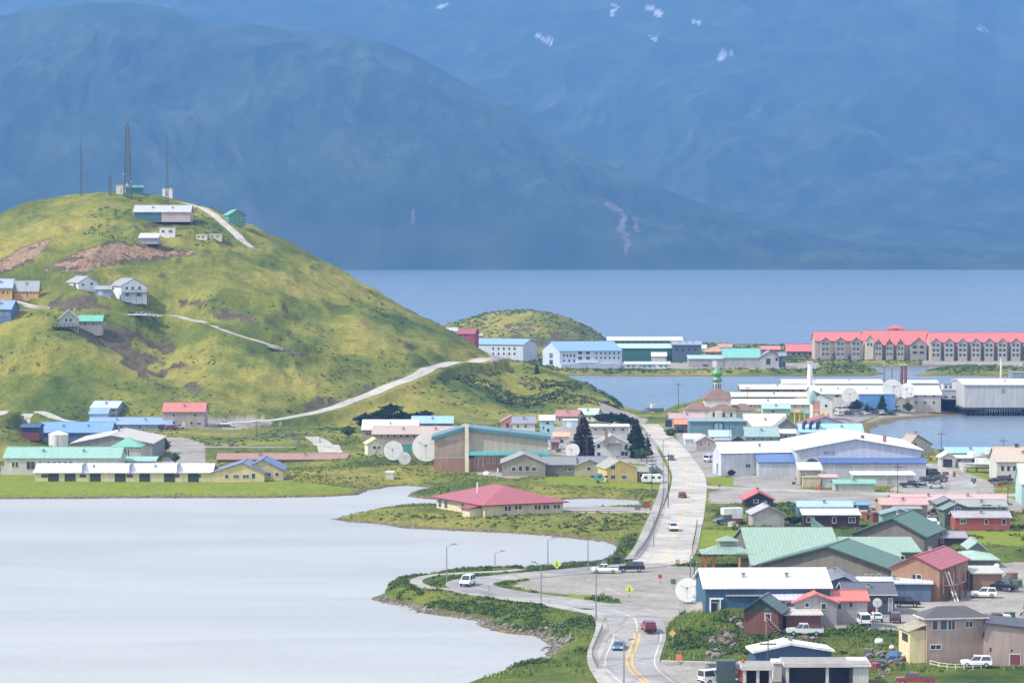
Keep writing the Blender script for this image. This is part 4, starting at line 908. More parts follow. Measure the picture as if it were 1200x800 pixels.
m = MB(); m.bar((b.W * .22, b.D * .5, b.zr - 2), (b.W * .22, b.D * .5, b.zr + .8), .22, paint('#d8d4cc'), 8); part(b, 'vent_pipe', m)
bld('utility_box', 'small white concrete utility box in the grass above the inlet', 'box', 452, 461, 561, 554.5, 553.5, 3, roof='flat', wall='#cfcdc8', rc='#dddbd6', fr=False)

# ================================================================== BEYOND THE NARROWS
b = bld('apartment_block', 'white block with blue roof half hidden by the road saddle', 'apartment block', 552, 613, 424, 404, 397.5, 14, yaw=-18, xs=629, roof='gable_x', wall='#cfd6e2', rc='#6f9fd6', wins=[('row', 5, 578, 603, 407, 410, 2), ('row', 5, 578, 603, 413, 416, 2)], fr=False)
b = bld('apartment_block', 'long white and blue three storey block on the spit shore', 'apartment block', 656, 729, 431, 411.5, 400.5, 14, yaw=12, xs=636, roof='gable_x', wall='#c6d2e6', rc='#5f97d8', fr=False,
        wins=[('row', 4, 661, 673, 415, 418, 1.8), ('row', 3, 661, 673, 421, 424, 1.8), ('row', 6, 699, 725, 412.5, 415, 1.8), ('row', 6, 699, 725, 418, 420.5, 1.8), ('row', 2, 680, 689, 412, 415, 4.5), ('row', 2, 680, 689, 418, 421, 4.5)], side=[(.4, .6, .5, .8), (.4, .6, .1, .4)])
m = MB(); m.box(b.W * .27, b.W * .6, -2.5, -.05, 2.6, 3.0, paint('#dfe6f0')); m.box(0, b.W * .95, -3.5, -.05, -1, 2.2, paint('#b9c6da')); part(b, 'porch', m)
b = bld('red_house', 'red house with white annex behind the shoulder of the hill', 'house', 536, 556, 404, 391, 385, 8, yaw=-16, xs=561, wall='#a6303a', rc='#9c2c38', z0=14, sink=14, wins=[(541, 543, 393, 396), (549, 551, 393, 396)])
bld('annex', 'pale grey annex left of the red house behind the hill', 'house', 522, 536, 402, 388, 384, 8, wall='#c2bfba', rc='#b2b4ba', z0=14, sink=14)
bld('shed', 'pale pink shed right of the red house beyond the saddle', 'shed', 557, 565, 403, 393, 391, 5, wall='#c9a9a4', rc='#b9a6a4', z0=9, sink=9)
bld('terminal', 'very long low warehouse with white roof on the far shore', 'warehouse', 712, 800, 411, 399, 395, 20, wall='#5d6a80', rc='#d2d6dc', fr=False, wins=[('row', 10, 722, 790, 400.5, 402, 2)])
b = bld('terminal', 'pale mint roofed building with deep green wall on the spit', 'warehouse', 723, 787, 424, 408, 403, 20, wall='#23685e', rc='#9fd0b4', wk='ribbed', fr=False, wins=[('row', 2, 772, 780, 412, 416, 3)])
bld('terminal', 'dark blue grey industrial building right of the mint roofed one', 'warehouse', 788, 822, 424, 404, 400, 16, wall='#4b637c', rc='#7d90a5', wk='ribbed', fr=False, wins=[('row', 4, 793, 815, 408, 411, 3)], vents=3)
bld('shed', 'small white gabled shed in front of the deep green wall', 'shed', 764, 781, 424, 417, 413, 6, wall='#d8d8d6', rc='#e6e6e6', fr=False)
for k, (x0, x1, lab) in enumerate([(732, 747, 'white mobile cabin, first from the left on the spit shore'), (749, 768, 'pale blue mobile cabin, second from the left on the spit shore'), (770, 785, 'white mobile cabin, third from the left on the spit shore')]):
    bld('cabin', lab, 'cabin', x0, x1, 431.5, 426.5, 424, 5, wall=['#d6dae2', '#aec3d8', '#dedede'][k], rc='#b7c6d2', fr=False, wins=[((x0 + x1) / 2 - 4, (x0 + x1) / 2 - 2, 428, 430), ((x0 + x1) / 2 + 2, (x0 + x1) / 2 + 4, 428, 430)], group='cabins on the spit shore')
b = bld('terminal', 'grey hall with broad turquoise roof on the spit', 'warehouse', 848, 891, 430.5, 419, 408.5, 18, wall='#b0aba4', rc='#4fb3a6', fr=False)
bld('x', '', '', 807, 848, 430.5, 420.5, 416.5, 12, roof='shed', wall='#aba6a0', rc='#8fbcb8', into=b.root, fr=False, doors=[(835, 840, 422, 430, '#e8e8e4')], wins=[(824, 830, 427, 429)])
bld('chapel', 'pale grey gabled building with dark window beside the turquoise roof', 'building', 891, 913, 430.5, 418, 411.5, 12, roof='gable_y', wall='#b9b3b6', rc='#7f8d92', fr=False, wins=[(898, 903, 420, 427), (909, 912, 419, 423)])
bld('house', 'low house with coral roof behind the pale grey gable', 'house', 892, 914, 421, 409.5, 405.5, 10, wall='#9a7d7a', rc='#cf6a62', fr=False)
bld('house', 'ochre roofed house behind the low turquoise wing', 'house', 826, 851, 421, 412, 406, 10, roof='hip', wall='#b08a6a', rc='#c08a55', fr=False, wins=[(834, 836, 414, 416)])
bld('house', 'small house with rust and white roof left of the broad turquoise roof', 'house', 841, 857, 414, 407, 403, 8, yaw=-14, wall='#c9b6a4', rc='#b87a62', fr=False)
bld('house', 'dark grey narrow building between chapel and hotel', 'building', 913, 921, 430, 417, 413, 8, wall='#66727a', rc='#7a868c', fr=False, wins=[(915, 916.5, 419, 422), (918, 919.5, 424, 427)])
bld('shed', 'tiny white shed on the rise behind the turquoise roof', 'shed', 820, 828, 412, 408, 404, 5, wall='#d9d9d9', rc='#c9ccd0', fr=False)
# ------------------------------------------------------------------ hotel with the red roof
HW, HR, HG = '#c9b0a8', '#d05450', '#d6c2b6'
b = bld('hotel', 'huge grey hotel with coral red roofs, dormers and a square lantern across the water', 'hotel', 955, 1013, 421, 399.5, 389, 18, wall=HW, rc=HR, fr=False, sink=2, wins=[('row', 3, 965, 1004, 401, 404, 2), ('row', 3, 969, 1008, 401, 404, 2), ('row', 3, 965, 1004, 407, 410, 2), ('row', 3, 969, 1008, 407, 410, 2), ('row', 3, 965, 1004, 413, 416, 2)])
hb = b
bld('x', '', '', 1013, 1090, 421.5, 404, 387.5, 20, wall=HG, rc=HR, into=hb.root, fr=False, sink=2, wins=[('row', 3, 1030, 1056, 407, 409.5, 4.5), ('row', 3, 1030, 1056, 413, 416, 4.5), ('row', 2, 1072, 1080, 407, 410, 3), (1067, 1074, 413, 418)])
bld('x', '', '', 1090, 1240, 422.5, 400.5, 390, 16, wall=HW, rc=HR, into=hb.root, fr=False, sink=2)
bld('x', '', '', 922, 962, 418, 411.5, 403.5, 14, wall='#8c7c74', rc=HR, into=hb.root, fr=False, sink=2, wins=[('row', 4, 930, 950, 413.5, 416, 2.5)])
def bay(x0, x1, yb, ye, yr, rows, wc=HG):
    """projecting gabled bay with its windows"""
    wn_ = []
    for (y0, y1) in rows: wn_ += [(x0 + (x1 - x0) * .16, x0 + (x1 - x0) * .42, y0, y1), (x0 + (x1 - x0) * .58, x0 + (x1 - x0) * .84, y0, y1)]
    bld('x', '', '', x0, x1, yb, ye, yr, 4, roof='gable_y', wall=wc, rc=HR, into=hb.root, fr=False, sink=2, wins=wn_, z0=None)
for x in (967.5, 985, 1003.5): bay(x - 5.5, x + 5.5, 421.5, 399.5, 395.5, [(401.5, 404), (407.5, 410), (413.5, 416)], '#a8a39a')
for x in (1029.5, 1042.5, 1055.5): bay(x - 4.5, x + 4.5, 422, 404, 397, [(400.5, 403), (407, 409.5), (413.5, 416)], '#b3a79a')
bay(1067, 1086, 422, 403.5, 395.5, [(405, 408), (411.5, 414.5)], '#aaa298')
for k in range(9):
    x = 1097 + k * 15.6; bay(x - 5.6, x + 5.6, 423, 401, 396.5, [(403, 405.8), (408.7, 411.5), (414.5, 417.2)], '#b5aea2')
bay(1015, 1024, 422, 398, 393, [(402, 405)], '#d8cfae')
# lantern
q = hb.A; hm_ = Matrix.Translation((0, 0, 0))
def lantern():
    Y = hb.A.y + 8; x = (1050 - 600) / F * Y; z1 = zrow(392, Y); z2 = zrow(385, Y); z3 = zrow(380.5, Y)
    m = MB(); m.box(x - 4.5, x + 4.5, Y - 3, Y + 3, z1 - 3, z2, paint(HG, .7)); o = m.build('lantern_wall'); attach(o, hb.root, Matrix.Identity(4))
    m = MB(); m.solid([(x - 5.4, Y - 3.8, z2), (x + 5.4, Y - 3.8, z2), (x + 5.4, Y + 3.8, z2), (x - 5.4, Y + 3.8, z2), (x, Y, z3)], [(0, 1, 4), (1, 2, 4), (2, 3, 4), (3, 0, 4), (3, 2, 1, 0)], paint(HR, .55, 'seam', .16)); attach(m.build('lantern_roof'), hb.root, Matrix.Identity(4))
    m = MB(); m.lathe([(1.6, 0), (1.6, .1)], glass(), (0, 0, 0), 14, Matrix.Translation((x, Y - 3.05, (z1 + z2) / 2 + .4)) @ Matrix.Rotation(math.pi / 2, 4, 'X')); attach(m.build('clock_window'), hb.root, Matrix.Identity(4))
lantern()
# ------------------------------------------------------------------ cannery point
for k, (x0, x1, yb, ye, yr, lab) in enumerate([(868, 956, 462, 456, 451, 'rearmost long cream roofed cannery shed behind the church'), (858, 958, 470, 465, 460, 'middle long cream roofed cannery shed behind the church'), (852, 950, 482, 474, 468, 'front long cream roofed cannery shed right behind the church')]):
    bld('cannery_shed', lab, 'cannery', x0, x1, yb, ye, yr, 14, wall='#7c786e' if k < 2 else '#cfc8b4', rc='#d8d2c2', wk='ribbed', fr=False, wins=[('row', 9, x0 + 8, x1 - 8, ye + 1, ye + 2.5, 2)], vents=1, group='long sheds of the cannery')
b = bld('plant', 'wide white roofed fish plant along the point, with beige end block', 'fish plant', 952, 1050, 479, 461.5, 452.5, 24, wall='#d3d1ca', rc='#eeeeec', wk='ribbed', fr=False, wins=[(979, 984, 463, 465), (988, 991, 463, 465)], vents=2)
bld('x', '', '', 1050, 1103, 479.5, 462.5, 452.5, 18, wall='#c3beb2', rc='#f0efec', into=b.root, fr=False, wins=[('row', 4, 1064, 1095, 463.5, 465, 3.4), ('row', 4, 1064, 1095, 470.5, 473, 2.8)])
bld('plant_annex', 'bright blue annex between the two dishes on the point', 'building', 1007, 1049, 481, 462.5, 461.5, 2.5, roof='flat', wall='#4f93d2', rc='#79aede', wk='ribbed', fr=False)
bld('cold_store', 'pale long roof rising behind the fish plant', 'cold store', 918, 1035, 455, 449.5, 445, 18, wall='#c3c9d2', rc='#dfe4ea', wk='ribbed', fr=False, vents=2, z0=2.2)
bld('cold_store', 'pale blue grey long roof behind the beige end block', 'cold store', 1060, 1100, 455, 449, 446, 14, wall='#b9c4d2', rc='#d2dbe6', wk='ribbed', fr=False, z0=2.2)
b = bld('dock_office', 'stacked white and grey dock office beside the blue container', 'dock office', 1104, 1143, 477, 458, 455.5, 10, roof='flat', wall='#c0c2c6', rc='#8b8f96', wins=[('row', 4, 1109, 1136, 464, 466, 4)], fr=False, z0=2.2)
bld('x', '', '', 1106, 1125, 458.5, 450, 449, 8, roof='flat', wall='#d3d5d8', rc='#7d828a', wins=[('row', 3, 1109, 1121, 452, 454.5, 3)], into=b.root, fr=False, z0=7.6, sink=.1)
bld('shipping_container', 'dark blue shipping container at the foot of the dock office', 'container', 1104, 1130, 477, 468.5, 468, 2.6, roof='flat', wall='#1f3f86', rc='#2a4c92', wk='ribbed', fr=False, z0=2.2)
# plant on piles
b = bld('dock_building', 'large pale grey dock building with white roof on dark piles at the right edge', 'dock building', 1130, 1290, 477, 451, 444.5, 34, wall='#b9bab8', rc='#f0f0f0', wk='ribbed', fr=False, z0=3.4, sink=.1, doors=[(1174, 1179, 455, 461, '#8a9098')])
bld('x', '', '', 1186, 1240, 450, 437, 436, 10, roof='flat', wall='#8b94a2', rc='#77818f', into=b.root, fr=False, z0=10.5, sink=.1)
m = MB()
for i in range(26):
    for j in range(6): m.bar((.5 + i * b.W / 26.5, .4 + j * 6.4, -7.5), (.5 + i * b.W / 26.5, .4 + j * 6.4, -.55), .28, paint('#2a2a2c', .9), 6)
m.box(-.4, b.W + .5, -.4, b.D + .4, -.9, -.12, paint('#3b3a3a', .9)); part(b, 'pile_deck', m)
# ------------------------------------------------------------------ church
def church():
    p = hit(802, 491); s = F / p.y; u = lambda x: (x - 802) / s; zz = lambda y: (491 - y) / s
    root = empty('church', p); tag(root, 'white wooden church with rusty brown roofs and green onion domes', 'church')
    WH = paint('#e3ddd2', .7, 'siding', .15); RB = paint('#8a6656', .75, 'shingle', .25); GR = paint('#4f9a5c', .4, 'plain', .1); MT = paint('#c9c6b8', .5)
    def wing(x0, x1, yb, ye, yr, y0, y1, hip=True):
        m = MB(); m.box(u(x0), u(x1), y0, y1, -1, zz(ye), WH); m.build('wall', root)
        m = MB(); o = .5; a, b_ = u(x0) - o, u(x1) + o; c, d = y0 - o, y1 + o; z = zz(ye) + .01; t = zz(yr) - (y1 - y0) / 2 * s * 60 / p.y / s; t = max(t, z + 1.2); h = min((b_ - a), (d - c)) / 2 * .98
        if b_ - a >= d - c: r1, r2 = (a + h, (c + d) / 2, t), (b_ - h, (c + d) / 2, t)
        else: r1, r2 = ((a + b_) / 2, c + h, t), ((a + b_) / 2, d - h, t)
        V = [(a, c, z), (b_, c, z), (b_, d, z), (a, d, z), r1, r2]
        fs = [(0, 1, 5, 4), (1, 2, 5), (2, 3, 4, 5), (3, 0, 4), (3, 2, 1, 0)] if b_ - a >= d - c else [(0, 1, 4), (1, 2, 5, 4), (2, 3, 5), (3, 0, 4, 5), (3, 2, 1, 0)]
        m.solid(V, fs, RB); m.build('roof', root)
    wing(803, 836, 491, 480.5, 471, 2, 11); wing(832, 863, 491, 480, 471, 0, 10); wing(858, 886, 490, 481.5, 473, 4, 11)
    m = MB(); cx = u(842); m.box(cx - 4.9, cx + 4.9, 3.5, 12.5, 0, zz(468.5), WH); m.build('tower_wall', root)
    m = MB(); z = zz(468.5) + .01; m.solid([(cx - 5.6, 3.0, z), (cx + 5.6, 3.0, z), (cx + 5.6, 13.2, z), (cx - 5.6, 13.2, z), (cx - 1.6, 6.4, zz(456.5)), (cx + 1.6, 6.4, zz(456.5)), (cx + 1.6, 9.6, zz(456.5)), (cx - 1.6, 9.6, zz(456.5))],
        [(0, 1, 5, 4), (1, 2, 6, 5), (2, 3, 7, 6), (3, 0, 4, 7), (4, 5, 6, 7), (3, 2, 1, 0)], RB); m.build('tower_roof', root)
    m = MB(); m.lathe([(1.45, zz(457.5)), (1.45, zz(448.5)), (1.7, zz(448.2)), (1.2, zz(448))], MT, (cx, 8, 0), 8); d = m.build('drum', root)
    m2 = MB()
    for k in range(8):
        a = k * math.pi / 4 + .39; x_, y_ = cx + math.cos(a) * 1.36, 8 + math.sin(a) * 1.36; m2.box(x_ - .22, x_ + .22, y_ - .22, y_ + .22, zz(456), zz(450.5), glass())
    m2.build('belfry_window', d)
    m = MB(); z1, z2, z3 = zz(449), zz(442.5), zz(431.5)
    m.lathe([(1.2, z1), (1.9, z1 + .6), (1.95, z1 + 1.1), (1.45, z2 - .3), (1.25, z2), (1.9, z2 + .7), (2.1, z2 + 1.2), (1.75, z2 + 2.0), (.85, z2 + 2.9), (.35, z2 + 3.6), (.15, z2 + 4.2)], GR, (cx, 8, 0), 16); m.build('onion_dome', root, True)
    m = MB(); zc = z2 + 4.1; m.box(cx - .07, cx + .07, 7.93, 8.07, zc, zc + 1.9, MT); m.box(cx - .5, cx + .5, 7.95, 8.05, zc + 1.1, zc + 1.25, MT); m.box(cx - .25, cx + .25, 7.95, 8.05, zc + 1.5, zc + 1.62, MT); m.build('cross', root)
    for x in (818, 836.5, 848, 857): 
        m = MB(); m.box(u(x) - .4, u(x) + .4, -.06 if x > 832 else 1.94, .3 if x > 832 else 2.3, zz(488), zz(483.5), glass()); m.build('window', root)
    m = MB(); m.box(u(838), u(846), -2.5, -.05, -1, zz(481.5), WH); m.build('porch', root)
church()
bld('house', 'low house with rose pink roof left below the church', 'house', 785, 826, 499, 490.5, 484.5, 10, wall='#b8a8a6', rc='#b98a8a', wins=[(790, 792, 492.5, 495)], fr=False)
bld('shed', 'brown shed with orange roof beside the dark blue bins', 'shed', 791, 809, 507, 497, 491.5, 7, wall='#7a5f52', rc='#cc7a52', doors=[(793, 797, 499.5, 506, '#3d332e')])
bld('bin_store', 'navy blue flat shed at the road end', 'shed', 780, 788, 500, 493, 492, 3, roof='flat', wall='#25355f', rc='#2f3f68')
bld('bin_store', 'little yellow box shed between navy and brown sheds', 'shed', 788, 792, 501, 494, 493, 2, roof='flat', wall='#d8b13a', rc='#d8b13a', fr=False)
b = bld('theatre', 'large teal grey flat fronted hall with round emblem below the church', 'hall', 808, 875, 512, 494, 491, 12, roof='shed', wall='#5d8a90', rc='#6f9aa0', wk='ribbed')
m = MB(); T = Matrix.Translation((b.W * .51, -.06, b.ze * .68)) @ Matrix.Rotation(math.pi / 2, 4, 'X')
m.lathe([(1.9, 0), (1.9, .12)], paint('#27434c', .6), n=20, M=T); m.lathe([(1.45, .125), (1.45, .16)], paint('#7f9ea2', .6), n=20, M=T); m.box(b.W * .51 - .1, b.W * .51 + .1, -.3, -.2, b.ze * .68 - 1.4, b.ze * .68 + 1.4, paint('#27434c', .6)); part(b, 'emblem', m)
bld('house', 'dark house with sky blue roof in front of the teal grey hall', 'house', 832, 856, 517, 511.5, 504.5, 7, wall='#33384a', rc='#9fc3ee', fr=False)
bld('house', 'beige house with pale gable beside the main road end', 'house', 816, 838, 528, 517.5, 511.5, 9, roof='gable_y', wall='#b3a596', rc='#a99f9c', trim='#d6cfc6', wins=[(821, 823, 519, 522), (830, 832, 519, 522)])
bld('shed', 'white roofed low shed nearest the main road end', 'shed', 803, 822, 523, 514, 509, 7, wall='#c5d3d8', rc='#f2f2f2', fr=False)
bld('house', 'dark grey gabled shed between beige house and cream store', 'shed', 857, 873, 522, 516.5, 512, 7, roof='gable_y', wall='#3e444c', rc='#4d525a')
bld('house', 'grey lilac flat wing behind the beige gabled house', 'building', 838, 857, 523, 516, 514, 6, roof='flat', wall='#a5a3aa', rc='#b4b4bc', fr=False)
b = bld('store', 'store with broad cream roof and grey gable end', 'store', 874, 922, 512, 500.5, 485.5, 14, wall='#b9b2a0', rc='#ddd6bb', fr=False)
bld('x', '', '', 909, 935, 514, 501, 491, 10, roof='gable_y', wall='#87837f', rc='#7d7c7e', into=b.root, fr=False, wins=[(917, 920, 503, 506)])
b = bld('store', 'sage green low building in front of the cream roofed store', 'store', 874, 913, 521, 511.5, 500.5, 12, wall='#7f9a88', rc='#7fa3a0', wins=[('row', 3, 884, 904, 513, 516, 4)])
bld('x', '', '', 912, 933, 519, 508, 503.5, 8, wall='#a4938e', rc='#c8c4b8', into=b.root, wins=[(920, 923, 510, 513)])
b = bld('pavilion', 'small building with rust brown hip roof behind the yellow play frame', 'building', 926, 955, 479, 470.5, 464.5, 9, roof='hip', wall='#8c5a50', rc='#a8694e', fr=False, wins=[(934, 940, 472, 476)])
b = bld('house', 'white house with teal sloping roof left of the big dish', 'house', 952, 976, 492, 468, 459, 10, roof='gable_y', peak=.12, wall='#e6e4de', rc='#4aa493', wins=[(957, 960, 461.5, 464), (967, 970, 474, 477)], fr=False)
m = MB(); m.box(.3, b.W * .35, -.1, .0, 2.8, 7.2, paint('#cf8f86')); part(b, 'wall_panel', m)
bld('house', 'pale turquoise low house left of the rust brown hip roof', 'house', 894, 926, 486, 479, 474, 8, wall='#aac7c0', rc='#8fc0b4', fr=False, wins=[(905, 908, 481, 483)])
b = bld('net_shop', 'light blue building with red edged gable and three dark ventilators', 'building', 938, 1012, 518, 506.5, 497, 14, wall='#7fb2d8', rc='#86bbe6', wins=[(970, 975.5, 507.5, 511.5), (982, 987, 507.5, 511.5), (1000, 1004, 508, 511)], fr=True)
bld('x', '', '', 938, 996, 506, 498.5, 488.5, 12, roof='gable_y', wall='#a9cbe6', rc='#a03a3e', into=b.root, z0=None, ov=.8)
for k in range(3):
    m = MB(); m.bar((b.W * (.06 + .11 * k), 2.2, b.ze + .8), (b.W * (.06 + .11 * k), 2.2, b.ze + 2.6), .5, paint('#2c3c46'), 8); m.bar((b.W * (.06 + .11 * k), 2.2, b.ze + 2.6), (b.W * (.06 + .11 * k) + .8, 1.6, b.ze + 3.4), .7, paint('#2c3c46'), 8); part(b, 'ventilator', m)

# ================================================================== TOWN, RIGHT OF THE ROAD
# big blue and white warehouse
b = bld('supply_warehouse', 'large pale lilac warehouse with white roof and royal blue canopies', 'warehouse', 845, 940, 557, 531, 519, 26, yaw=13, xs=835.5, roof='gable_x', wall='#c2c7d2', rc='#f0f1f3', wk='ribbed', wins=[(874.5, 880, 544, 548)], trim='#5f88ad', side=[(.35, .5, .05, .5)], vents=1)
sw = b
b2 = bld('x', '', '', 934, 1080, 560, 527.5, 514.5, 44, roof='gable_y', peak=.47, wall='#b9bfd2', rc='#f0f1f3', wk='ribbed', into=b.root, trim='#dfe4ea', ov=.8)
b3 = bld('x', '', '', 889, 937, 559, 542, 533.5, 8, roof='shed', wall='#bcc4ce', rc='#2a62a8', into=b.root)
bld('x', '', '', 885, 922, 553, 534, 527, 8, roof='shed', wall='#98b6d0', rc='#7db3dc', into=b.root)
bld('x', '', '', 963, 1086, 562, 543, 534.5, 9, roof='shed', wall='#c3c6d2', rc='#2257a4', into=b.root)
bld('x', '', '', 937, 963, 568, 551, 543, 7, roof='shed', wall='#b4a98e', rc='#c9c9c6', into=b.root, doors=[(939, 945, 556, 567, '#3b4a44')])
m = MB(); T = Matrix.Translation((b2.W * .10, -7.2, 4.2)) @ Matrix.Rotation(math.pi / 2, 4, 'X'); m.lathe([(1.9, 0), (1.9, .15)], paint('#33506e', .4), n=20, M=T); m.box(b2.W * .10 - .2, b2.W * .10 + .2, -7.0, -6.9, 0, 4.2, paint('#88929c')); part(b2, 'sign', m)
for k, (w_, h_) in enumerate([(.5, .9), (.6, .7), (.4, .9), (.7, .8)]):       # lettering too small to read in the photograph
    m = MB(); x0 = b2.W * .215 + k * .8; z = b2.ze * .90; m.box(x0, x0 + w_, -.12, -.03, z - h_ / 2, z + h_ / 2, paint('#8a90a2', .6)); part(b2, 'sign_letter', m)
for (u, cc) in ((.55, '#8f4a48'), (.73, '#9c5a58')):
    m = MB(); m.box(b2.W * u - .5, b2.W * u + .5, 6, 7, b2.zr - 2, b2.zr + .7, paint(cc)); part(b2, 'roof_vent', m)
bld('container_row', 'long low white flat roofed store in front of the blue canopies', 'store', 1000, 1072, 569, 557, 553.5, 6, roof='shed', wall='#b9b8b4', rc='#e6e8ea', wk='ribbed', doors=[(1004, 1008, 560, 568, '#9a9c9a'), (1040, 1046, 560, 568, '#8e908e')])
bld('shed', 'low pale shed with mint green roof in front of the warehouse', 'shed', 978, 1026, 576, 567, 562.5, 6, wall='#b3b6a6', rc='#5fae98', doors=[(980, 984, 568, 575, '#7a8f86')])
bld('shed', 'cream shed with pink striped roof edge left of the mint roofed one', 'shed', 963, 982, 571, 560, 557, 6, roof='shed', wall='#cfd0ca', rc='#d49c98')
bld('crate_stack', 'yellowish timber lean-to below the round sign', 'shed', 941, 962, 571, 560, 558, 3, roof='flat', wall='#c2b582', rc='#b0a578', wk='plank', fr=False)
# shore side
bld('house', 'beige gabled house with dark roof edge on the bay shore', 'house', 1066, 1092, 534, 521, 510, 11, yaw=20, xs=1055, roof='gable_y', wall='#b5ab99', rc='#a58f7a', trim='#4c5a58', peak=.35, wins=[(1072, 1075, 519, 523)])
bld('boat_shed', 'long sky blue roofed boat shed on the bay shore', 'shed', 1110, 1168, 537, 531, 524.5, 10, wall='#9fb0b8', rc='#7fb8e8', fr=False)
bld('shed', 'round fronted dark mouthed shelter beside the white boats', 'shed', 1103, 1120, 548, 536, 531, 7, roof='gable_y', wall='#c9c9c4', rc='#dad9d4', doors=[(1106, 1117, 538, 547.5, '#2c3038')])
bld('shed', 'pale grey open shed between shelter and moored boats', 'shed', 1121, 1140, 546, 537, 534, 6, wall='#a5a8a4', rc='#c9ccc9', wins=[(1124, 1127, 539, 542)])
b = bld('white_house', 'large white house with sand coloured roof and dormer at the right edge', 'house', 1168, 1235, 563, 541, 524, 13, wall='#cdcbc4', rc='#b9a58f', wins=[('row', 4, 1176, 1197, 546, 552, 3.4), (1183, 1186, 556, 560)], chim=[(.42, .5, .9, .8, '#4a4a4a')])
bld('x', '', '', 1180, 1205, 546, 534, 525, 6, roof='gable_y', wall='#dcdad2', rc='#c2ae96', into=b.root, wins=[(1184, 1187, 535, 538), (1191, 1195, 528, 532)], z0=None)
bld('house', 'pale aqua house slice at the right edge beside the green lawn', 'house', 1197, 1240, 591, 566, 544, 9, wall='#a9d4d0', rc='#c9ded8')
# row south of the cross street
b = bld('garage_house', 'small black fronted house with bright red roof on the cross street', 'house', 873, 907, 594, 586, 577.5, 10, roof='gable_y', wall='#2b2a33', rc='#c2413f', wins=[(884, 889, 586, 589)], th=.35)
b = bld('garage_house', 'pale grey garage with lilac roof in front of the red roofed black house', 'garage', 882, 920, 617, 603, 594, 12, yaw=6, roof='gable_y', wall='#b0aca6', rc='#a29fb2', xs=876, doors=[(887, 914, 603, 616, '#b9b5ae')], fr=False)
b = bld('house', 'long house with powder blue roof and teal wall', 'house', 936, 999, 604, 594.5, 588, 9, wall='#2f7480', rc='#8fb8e6', wins=[('row', 5, 960, 992, 595.5, 598.5, 3)])
b = bld('mobile_home', 'dark maroon mobile home with pale flat roof and white windows', 'mobile home', 942, 1008, 618.5, 604, 597.5, 6, roof='shed', wall='#431a1e', rc='#c3bfbc', wins=[(946.5, 955, 606.5, 612), (976.5, 980.5, 606.5, 613), (996, 1003, 606.5, 612.5)])
b = bld('mobile_home', 'bright red long house with grey roof on the right', 'mobile home', 1119, 1185, 621.5, 606.5, 600, 7, roof='gable_x', wall='#b14a3c', rc='#9c96a2', trim='#d6cfcc', wins=[(1127, 1133, 609, 613.5), (1155.5, 1159, 609, 614.5), (1176, 1180, 609, 615)])
b = bld('house', 'long building with dusty pink roof and beige walls behind the green gables', 'building', 1047, 1180, 592, 586.5, 580, 10, wall='#9b9c8c', rc='#c79a94', fr=False)
b = bld('house', 'beige building with faded rose roof left of the green gables', 'building', 1033, 1088, 604, 592, 584, 11, wall='#b9a48c', rc='#c08f86', wins=[(1041, 1044, 594, 597)])
b = bld('shed', 'small bright blue tarpaulin covered shed beside the rose roof', 'shed', 1006, 1019, 600, 592, 589, 4, wall='#5a8fb0', rc='#4f93c8')
bld('shed', 'orange shed below the blue tarpaulin shed', 'shed', 1010, 1017, 609, 601, 600, 3, roof='flat', wall='#cc7a4c', rc='#cf8a60')
bld('shed', 'dark red shed right of the orange one', 'shed', 1023, 1031, 612, 602, 601, 4, roof='flat', wall='#8c3a30', rc='#9c4a3c')
b = bld('green_house', 'sage green house with dark gabled roofs above the red mobile home', 'house', 1124, 1181, 606, 594, 586.5, 9, wall='#6f8578', rc='#8a9490', wins=[(1135, 1139, 593, 597), (1152, 1163, 591.5, 597), (1170, 1174, 592, 596)])
bld('x', '', '', 1099, 1126, 604, 591.5, 586, 9, roof='gable_y', wall='#7d9488', rc='#6d7078', into=b.root, trim='#4d5a58')
bld('x', '', '', 1107, 1141, 618, 598, 591, 9, yaw=12, xs=1101, roof='gable_y', wall='#587262', rc='#5f746c', trim='#3f4f4a', into=b.root, wins=[(1120, 1126, 595, 598)], peak=.45)
b = bld('flat_house', 'low grey flat roofed house below the faded rose roof', 'house', 1050, 1080, 606, 597, 592, 7, roof='shed', wall='#8f8c86', rc='#8a8f92', fr=False)
bld('x', '', '', 1034, 1075, 616, 603.5, 598, 7, roof='gable_y', wall='#7db0a4', rc='#6f8c8c', into=b.root, trim='#4d6468')
bld('skiff_cover', 'white covered skiff beside the teal gabled house', 'boat', 1083, 1097, 613.5, 611, 609, 3, wall='#cfd6da', rc='#eceeee', fr=False)
bld('dumpster', 'dark green dumpster beside the red mobile home', 'dumpster', 1104.5, 1112.5, 616, 609.5, 609, 2, roof='flat', wall='#1f3f38', rc='#1a2f2c', fr=False)
# ------------------------------------------------------------------ green roofed school complex
PG, DG, WG = '#7b9f87', '#3f6f58', '#857c70'
b = bld('school', 'large school with many pale green metal roofs and dark green gables', 'school', 1000, 1083, 650, 629, 608.5, 18, yaw=-20, roof='gable_y', peak=.56, wall=WG, rc=DG, trim='#3c5c4e', ov=.8, th=.35)
gs = b
bld('x', '', '', 882, 990, 672, 663, 619.5, 52, roof='gable_x', wall='#6f6a60', rc=PG, into=b.root, fr=False)
bld('x', '', '', 988, 1079, 668, 648, 631, 16, roof='shed', wall=WG, rc=PG, into=b.root, fr=False)
bld('x', '', '', 1000, 1062, 676, 662, 644.5, 14, roof='shed', wall=WG, rc=PG, into=b.root, wins=[(1057, 1061, 652, 656)])
bld('x', '', '', 893, 1043, 684, 668.5, 642, 15, yaw=-21, roof='gable_y', peak=.52, wall='#857d72', rc=DG, trim='#2f4f43', ov=.9, th=.35, into=b.root, wins=[('row', 3, 1017, 1031, 674, 677.5, 3)])
